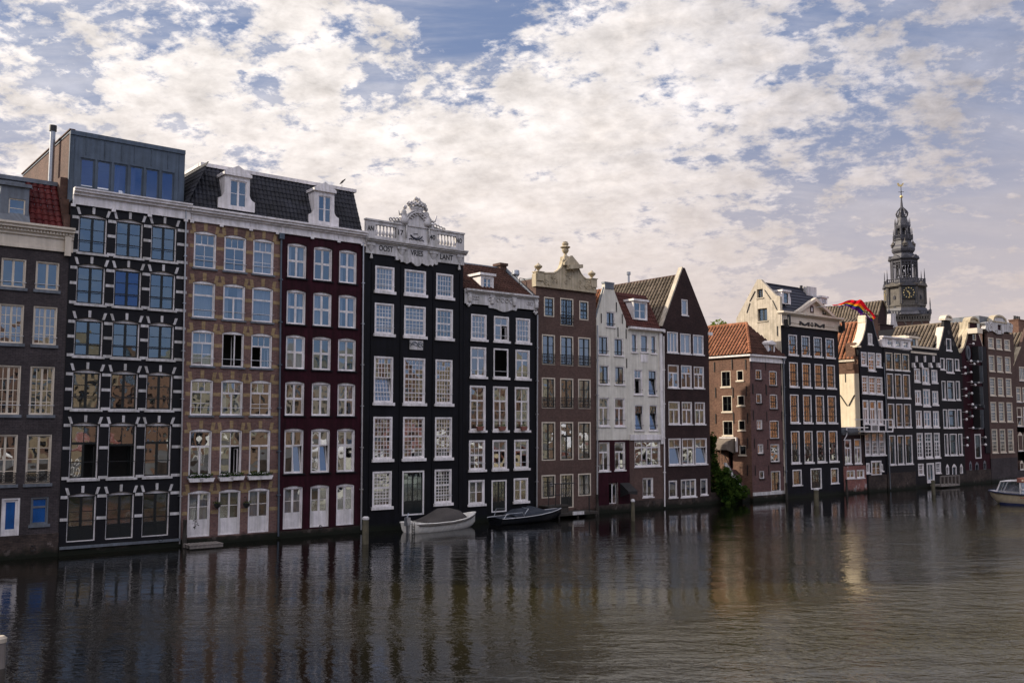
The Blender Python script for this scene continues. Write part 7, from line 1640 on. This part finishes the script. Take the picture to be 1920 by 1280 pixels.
for k in range(9):
    for s_ in (-1, 1): mb.box(1.9 + k*1.5, 2.0 + k*1.5, s_*1.75 - .05, s_*1.75 + .05, .9, 1.9)
for s_ in (-1, 1): mb.box(1.9, 14.5, s_*1.75 - .05, s_*1.75 + .05, 1.3, 1.36)
B.part('window_frames', mb, white)
mb = MB(); mb.poly([(x0, -1, 1.0), (x0, 1, 1.0), (x0 + .35, 1.1, 1.9), (x0 + .35, -1.1, 1.9)])
for s_ in (-1, 1): mb.poly([(x0, s_*1.0, 1.0), (x0 + 1.9, s_*1.75, .95), (x0 + 1.8, s_*1.5, 1.95), (x0 + .35, s_*1.1, 1.9)]); mb.poly([(1.95, s_*1.74, .95), (14.5, s_*1.74, .95), (14.5, s_*1.72, 1.9), (1.95, s_*1.72, 1.9)])
B.part('window_glass', mb, gbright)
mb = MB(); mb.box(1.75, 14.8, -1.85, 1.85, 1.92, 2.28); rf = B.part('roof', mb, terra)
mb = MB(); mb.box(2.2, 14.5, -1.7, 1.7, 2.282, 2.36); B.part('roof_glass', mb, leadm)
for (z_, y_, x_, n_l, mt_, par_) in ((2.03, -1.862, 2.1, 22, warmwhite, rf), (.6, -2.08, 2.0, 12, terra, None)):     # lettering too small to read in the view
    mb = MB(); x = x_
    for k in range(n_l):
        wl = random.uniform(.07, .16)
        if k % 7 != 6: mb.box(x, x + wl, y_ - .01, y_, z_, z_ + random.uniform(.09, .15))
        x += wl + .06
    B.part('lettering', mb, mt_, par_)
mb = MB()
for k in range(10):
    for s_ in (-1, 0, 1): mb.box(2.3 + k*1.25, 2.8 + k*1.25, s_*1.0 - .35, s_*1.0 + .35, .9, 1.25); mb.box(2.7 + k*1.25, 2.8 + k*1.25, s_*1.0 - .35, s_*1.0 + .35, 1.252, 1.6)
B.part('seats', mb, canvas)

# ------------------------------------------------------------------ ground, water, far bank
def sheet(name, u0, u1, v0_, v1_, z, mat):
    mb = MB(); mb.poly([(u0, v0_, z), (u1, v0_, z), (u1, v1_, z), (u0, v1_, z)]); return single(name, '', None, mb, mat, 0, 0, 0, kind='structure')
asph = paint('paving', (.12, .11, .10), rough=.9)
sheet('ground', -1500, 1500, .9, 3000, .85, asph); sheet('far_quay', -1500, 1500, -3000, -45.5, 1.6, asph)
mb = MB(); mb.box(-1500, 1500, -46, -45.5, -1.5, 1.95); single('quay_wall', 'long brick quay wall across the water', 'wall', mb, stone_base, 0, -45.5, 0)
m, nt, out = nm('canal_water'); tc = N(nt, 'ShaderNodeTexCoord'); ob_ = tc.outputs['Object']
def mapped(sc_, rot=0.0, loc=(0, 0, 0)):
    mp = N(nt, 'ShaderNodeMapping', vector_type='TEXTURE'); mp.inputs['Scale'].default_value = (1/sc_[0], 1/sc_[1], 1); mp.inputs['Rotation'].default_value = (0, 0, rot); mp.inputs['Location'].default_value = loc; nt.links.new(ob_, mp.inputs[0]); return mp.outputs[0]
na = N(nt, 'ShaderNodeTexNoise', _Scale=1.0, _Detail=3, _Roughness=.55, _Distortion=.4); nt.links.new(mapped((.9, 1.9, 1), R(-44)), na.inputs['Vector'])     # long ripples
nb = N(nt, 'ShaderNodeTexNoise', _Scale=1.0, _Detail=3, _Roughness=.6, _Distortion=.3); nt.links.new(mapped((3.0, 5.0, 1), R(-34)), nb.inputs['Vector'])     # short ripples
ns_ = N(nt, 'ShaderNodeTexNoise', _Scale=1.0, _Detail=2); nt.links.new(mapped((.25, .5, 1), R(-30)), ns_.inputs['Vector'])
nc = N(nt, 'ShaderNodeTexNoise', _Scale=1.0, _Detail=4, _Roughness=.6); nt.links.new(mapped((.03, .10, 1), R(-26), (3, 1, 0)), nc.inputs['Vector'])        # wind patches
patch = N(nt, 'ShaderNodeMapRange', _From_Min=.40, _From_Max=.62, _To_Min=.22, _To_Max=1.0); nt.links.new(nc.outputs[0], patch.inputs[0])
sx = N(nt, 'ShaderNodeSeparateXYZ'); nt.links.new(ob_, sx.inputs[0])
l1 = N(nt, 'ShaderNodeMapRange', _From_Min=-3, _From_Max=-16, _To_Min=.12, _To_Max=.30); l2 = N(nt, 'ShaderNodeMapRange', _From_Min=-27, _From_Max=-39, _To_Min=0, _To_Max=2.4)
for l_ in (l1, l2): nt.links.new(sx.outputs[1], l_.inputs[0])     # calm under the houses, rougher in mid canal
def mul(a, b):
    m_ = N(nt, 'ShaderNodeMath', operation='MULTIPLY')
    for s_, i in ((a, 0), (b, 1)):
        if hasattr(s_, 'is_output'): nt.links.new(s_, m_.inputs[i])
        else: m_.inputs[i].default_value = s_
    return m_.outputs[0]
def add(a, b): m_ = N(nt, 'ShaderNodeMath', operation='ADD'); nt.links.new(a, m_.inputs[0]); nt.links.new(b, m_.inputs[1]); return m_.outputs[0]
h = add(mul(na.outputs[0], WA), add(mul(nb.outputs[0], WB), mul(ns_.outputs[0], WC)))
east = N(nt, 'ShaderNodeMapRange', _From_Min=-14, _From_Max=16, _To_Min=1.3, _To_Max=1.8); nt.links.new(sx.outputs[0], east.inputs[0])
h = mul(h, mul(mul(patch.outputs[0], east.outputs[0]), add(l1.outputs[0], l2.outputs[0])))
bp = N(nt, 'ShaderNodeBump', _Strength=1.0, _Distance=1.0); nt.links.new(h, bp.inputs['Height'])
p = N(nt, 'ShaderNodeBsdfPrincipled', _Roughness=.04, _IOR=1.55)
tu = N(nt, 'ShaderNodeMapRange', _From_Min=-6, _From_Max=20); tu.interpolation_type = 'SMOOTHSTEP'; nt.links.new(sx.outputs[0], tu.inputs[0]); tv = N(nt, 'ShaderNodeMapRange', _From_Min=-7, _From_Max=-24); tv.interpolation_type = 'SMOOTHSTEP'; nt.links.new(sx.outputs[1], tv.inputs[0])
sunlit_mask = add(mul(tu.outputs[0], tv.outputs[0]), mul(nc.outputs[0], .5)); sm_ = N(nt, 'ShaderNodeMapRange', _From_Min=.25, _From_Max=1.15); nt.links.new(sunlit_mask, sm_.inputs[0])  # sunlit olive and house-shadow dark painted into the water colour by position
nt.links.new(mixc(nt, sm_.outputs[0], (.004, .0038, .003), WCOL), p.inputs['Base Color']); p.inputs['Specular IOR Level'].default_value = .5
nt.links.new(bp.outputs[0], p.inputs['Normal']); nt.links.new(p.outputs[0], out.inputs[0])
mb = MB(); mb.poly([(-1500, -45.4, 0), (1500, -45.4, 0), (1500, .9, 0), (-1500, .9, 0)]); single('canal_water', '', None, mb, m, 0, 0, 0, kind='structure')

# buildings and boats on the camera's own bank: out of frame, seen only mirrored in panes
bcols = [(.24, .18, .12), (.16, .09, .06), (.28, .25, .19), (.2, .13, .09), (.26, .22, .18), (.13, .07, .05)]
u = -40; i = 0
while u < 230:
    w = random.uniform(7, 12); hgt = random.uniform(13.5, 17.5); mt = paint('bank_front_' + 'abcdef'[i % 6], bcols[i % 6], rough=.85) if i < 6 else MAT['bank_front_' + 'abcdef'[i % 6]]
    if u > 150: hgt += 7; mt = MAT.get('bank_brick') or paint('bank_brick', (.42, .19, .09), rough=.85)
    T = Thing('quayside_house', 'quayside building on the camera side of the canal, behind the viewer', 'house', u, -84, 1.6, 'houses on the camera side of the canal')
    Pn = Panel(T, front, 0); mb = MB(); nwin = max(3, int(w/2.2)); wh_ = []
    for r in range(5):
        for c in range(nwin): x = u + (c + .28)*w/nwin; zz = 3.0 + r*2.9; wh_.append(rect(x, x + w/nwin*.46, zz, zz + 1.9)) if zz + 2.3 < hgt else None
    mb.plate(rect(u, u + w - .02, 1.6, hgt), wh_, -84, -83.6); mb.box(u, u + w - .02, -84.4, -84, hgt - .4, hgt); mb.box(u + .2, u + w - .2, -94, -84.6, 1.6, hgt - .02); T.part('wall', mb, mt)
    mb = MB()
    for h_ in wh_: mb.poly([(h_[0][0], -83.9, h_[0][1]), (h_[1][0], -83.9, h_[1][1]), (h_[2][0], -83.9, h_[2][1]), (h_[3][0], -83.9, h_[3][1])])
    T.part('panes', mb, MAT['window_glass'])
    u += w; i += 1
for k in range(5):
    uu = 34 + k*23; T = BoatT('moored_barge', 'low barge with flat canopy moored along the near quay', uu, -43.2, 0); T.root['group'] = 'barges along the near quay'
    st = [(0, .5, 1.1, .2, .6), (.05, 1.5, 1.0, -.3, .4), (.5, 1.8, .95, -.4, .35), (.95, 1.5, 1.0, -.3, .4), (1, .5, 1.1, .2, .6)]; L = 17
    mb = MB(); mb.loft(hull_rings(L, 3, st, 9), close=False, cap=True); T.part('hull', mb, [hullwhite, hullcream][k % 2], smooth=True)
    mb = MB(); mb.box(2, 15, -1.5, 1.5, 2.1, 2.3)
    for x in range(7): mb.box(2 + x*2.1, 2.1 + x*2.1, -1.5, -1.4, 1, 2.1); mb.box(2 + x*2.1, 2.1 + x*2.1, 1.4, 1.5, 1, 2.1)
    T.part('canopy', mb, [white, terra, hullwhite][k % 3])
for k in range(9):
    uu = 5 + k*12.5; vv = -52 - (k % 3)*5; T = Thing('market_tent', 'market tent with pyramid canopy on the near quay', 'tent', uu, vv, 1.6, 'market tents on the near quay')
    mb = MB(); mb.loft([[(uu + a*s_, vv + b*s_, z) for a, b in ((-2, -2), (2, -2), (2, 2), (-2, 2))] for s_, z in ((1, 3.7), (1, 4.2), (.04, 5.9))]); T.part('canopy', mb, [white, redbrick, hullwhite][k % 3])
    mb = MB()
    for a in (-1.9, 1.9):
        for b in (-1.9, 1.9): mb.box(uu + a - .05, uu + a + .05, vv + b - .05, vv + b + .05, 1.6, 3.7)
    T.part('poles', mb, white)

# ------------------------------------------------------------------ sky, sun, camera
SUN_EL = R(28); az = ROW + math.pi + R(-SUNOFF)      # back along the row, turned towards the houses' rear
sd = Vector((math.cos(az)*math.cos(SUN_EL), math.sin(az)*math.cos(SUN_EL), math.sin(SUN_EL)))
sl = bpy.data.lights.new('sun', 'SUN'); sl.energy = SUN_E; sl.angle = R(1.2); sl.color = (1, .87, .70)
so = bpy.data.objects.new('sun', sl); COL.objects.link(so); so.rotation_euler = sd.to_track_quat('Z', 'Y').to_euler()
w = bpy.data.worlds.new('World'); sc.world = w; w.use_nodes = True; nt = w.node_tree; nt.nodes.clear()
out = nt.nodes.new('ShaderNodeOutputWorld'); bg = N(nt, 'ShaderNodeBackground', _Strength=.1); nt.links.new(bg.outputs[0], out.inputs[0])
sk = nt.nodes.new('ShaderNodeTexSky'); sk.sky_type = 'NISHITA'; sk.sun_disc = False; sk.sun_elevation = SUN_EL; sk.sun_rotation = math.pi/2 - az; sk.dust_density = 1.5; sk.air_density = 1.0
tc = nt.nodes.new('ShaderNodeTexCoord'); dr = tc.outputs['Generated']
sx = N(nt, 'ShaderNodeSeparateXYZ'); nt.links.new(dr, sx.inputs[0])
def M(op, a, b=None, c=None, clamp=False):
    m_ = N(nt, 'ShaderNodeMath', operation=op); m_.use_clamp = clamp
    for s_, i in ((a, 0), (b, 1), (c, 2)):
        if s_ is None: continue
        if hasattr(s_, 'is_output'): nt.links.new(s_, m_.inputs[i])
        else: m_.inputs[i].default_value = s_
    return m_.outputs[0]
def MR(v, a, b, c, d, smooth=True):
    m_ = N(nt, 'ShaderNodeMapRange', _From_Min=a, _From_Max=b, _To_Min=c, _To_Max=d); m_.interpolation_type = 'SMOOTHSTEP' if smooth else 'LINEAR'; nt.links.new(v, m_.inputs[0]); return m_.outputs[0]
zc = M('MAXIMUM', sx.outputs[2], 0.0); den = M('ADD', zc, .30)
cx_, cy_ = M('DIVIDE', sx.outputs[0], den), M('DIVIDE', sx.outputs[1], den)
cb = N(nt, 'ShaderNodeCombineXYZ'); nt.links.new(cx_, cb.inputs[0]); nt.links.new(cy_, cb.inputs[1])
def noise(sc_, det, ro, scale3=(1, 1, 1), rot=0, dist=0.0, loc=(0, 0, 0)):
    mp = N(nt, 'ShaderNodeMapping'); mp.inputs['Scale'].default_value = scale3; mp.inputs['Rotation'].default_value = (0, 0, rot); mp.inputs['Location'].default_value = loc; nt.links.new(cb.outputs[0], mp.inputs[0])
    n_ = N(nt, 'ShaderNodeTexNoise', _Scale=sc_, _Detail=det, _Roughness=ro, _Distortion=dist); nt.links.new(mp.outputs[0], n_.inputs['Vector']); return n_.outputs[0]
def dirpix(x, y): r = ray(x, y); return Vector(r).normalized()
def blob(x, y, r0, r1, amt):
    dd = N(nt, 'ShaderNodeVectorMath', operation='DISTANCE'); nt.links.new(dr, dd.inputs[0]); dd.inputs[1].default_value = dirpix(x, y) if not isinstance(x, tuple) else Vector(x).normalized(); return MR(dd.outputs['Value'], r0, r1, amt, 0.0)
big = noise(1.1, 4, .55, dist=.3, loc=(1.3, .4, 0)); med = noise(8.0, 10, .63, (1, 1.1, 1), R(20), .15); fine = noise(30.0, 6, .65, (1, 1.1, 1), R(15), .2)
cov = M('ADD', M('ADD', M('MULTIPLY', big, .5), M('MULTIPLY', med, 1.05)), M('MULTIPLY', fine, .46)); cov = M('ADD', cov, MR(zc, .38, .55, 0.0, .12))
for bl in BLOBS: cov = M('ADD', cov, blob(*bl))
med2 = noise(8.0, 10, .63, (1, 1.1, 1), R(20), .15, (.10, .035, 0)); relief = M('MULTIPLY', M('MULTIPLY', M('SUBTRACT', med2, med), RELIEF), MR(zc, .05, .3, .25, 1.0))
mask = MR(cov, COV0, COV1, 0.0, 1.0)
thick = MR(cov, COV1 - .04, COV1 + .35, 0.0, 1.0)
wisp = noise(2.2, 8, .62, (.6, 2.0, 1), R(-28), .3, (5, 2, 0)); wm = M('MULTIPLY', MR(wisp, .42, .66, 0, .75), 1.0)
low = M('MULTIPLY', MR(zc, .05, .37, 1.0, 0.0), MR(sx.outputs[1], -.1, .5, HAZEBACK, 1.0))     # haze veil towards the horizon
cdir = N(nt, 'ShaderNodeVectorMath', operation='DOT_PRODUCT'); nt.links.new(dr, cdir.inputs[0]); cdir.inputs[1].default_value = dirpix(250, 330)
glow = MR(cdir.outputs['Value'], .62, 1.0, 0.0, 1.0)
def mix2(f, a, b):
    m_ = N(nt, 'ShaderNodeMix', data_type='RGBA')
    for s_, i in ((f, 0), (a, 6), (b, 7)):
        if hasattr(s_, 'is_output'): nt.links.new(s_, m_.inputs[i])
        else: m_.inputs[i].default_value = s_ if i == 0 else c4_(s_)
    return m_.outputs[2]
def vs_(a, s): m_ = N(nt, 'ShaderNodeVectorMath', operation='SCALE'); nt.links.new(a, m_.inputs[0]); 
blue = mix2(.75, sk.outputs[0], SKYBLUE)
ccol = mix2(thick, CL_THIN, CL_THICK); ccol = mix2(M('MULTIPLY', glow, .8), ccol, CL_GLOW)
shade = M('ADD', MR(noise(5.0, 6, .6, dist=.4, loc=(8, 3, 0)), .3, .7, 0.9, 1.08), M('ADD', relief, M('MULTIPLY', M('SUBTRACT', fine, .5), .5))); sh = N(nt, 'ShaderNodeVectorMath', operation='SCALE'); nt.links.new(ccol, sh.inputs[0]); nt.links.new(shade, sh.inputs['Scale'])
col = mix2(M('MAXIMUM', mask, M('MULTIPLY', wm, .55)), blue, sh.outputs[0])
col = mix2(M('MULTIPLY', low, .84), col, HAZE)
# unseen sky behind the camera, brightened as added fill for the shaded fronts
back = M('MULTIPLY', MR(sx.outputs[1], .25, -.15, 0.0, 1.0), M('MULTIPLY', MR(zc, .38, .52, 0.0, 1.0), MR(zc, .78, .95, 1.0, 0.25))); bb = M('MULTIPLY_ADD', back, BACKB, ZENB)
fin = N(nt, 'ShaderNodeVectorMath', operation='SCALE'); nt.links.new(col, fin.inputs[0]); nt.links.new(bb, fin.inputs['Scale']); nt.links.new(fin.outputs[0], bg.inputs[0])
cam = bpy.data.cameras.new('camera'); co = bpy.data.objects.new('camera', cam); COL.objects.link(co); co.location = (0, 0, CAMH); co.rotation_euler = (math.pi/2 + PIT, 0, 0)
cam.sensor_width = 36; cam.lens = F / 1920 * 36; cam.clip_end = 6000; sc.camera = co
sc.view_settings.view_transform = 'Standard'; sc.view_settings.look = 'None'; sc.view_settings.exposure = 0; sc.view_settings.gamma = 1
sc.render.engine = 'CYCLES'; sc.cycles.max_bounces = 8; sc.cycles.transparent_max_bounces = 12; sc.cycles.caustics_reflective = False; sc.cycles.caustics_refractive = False
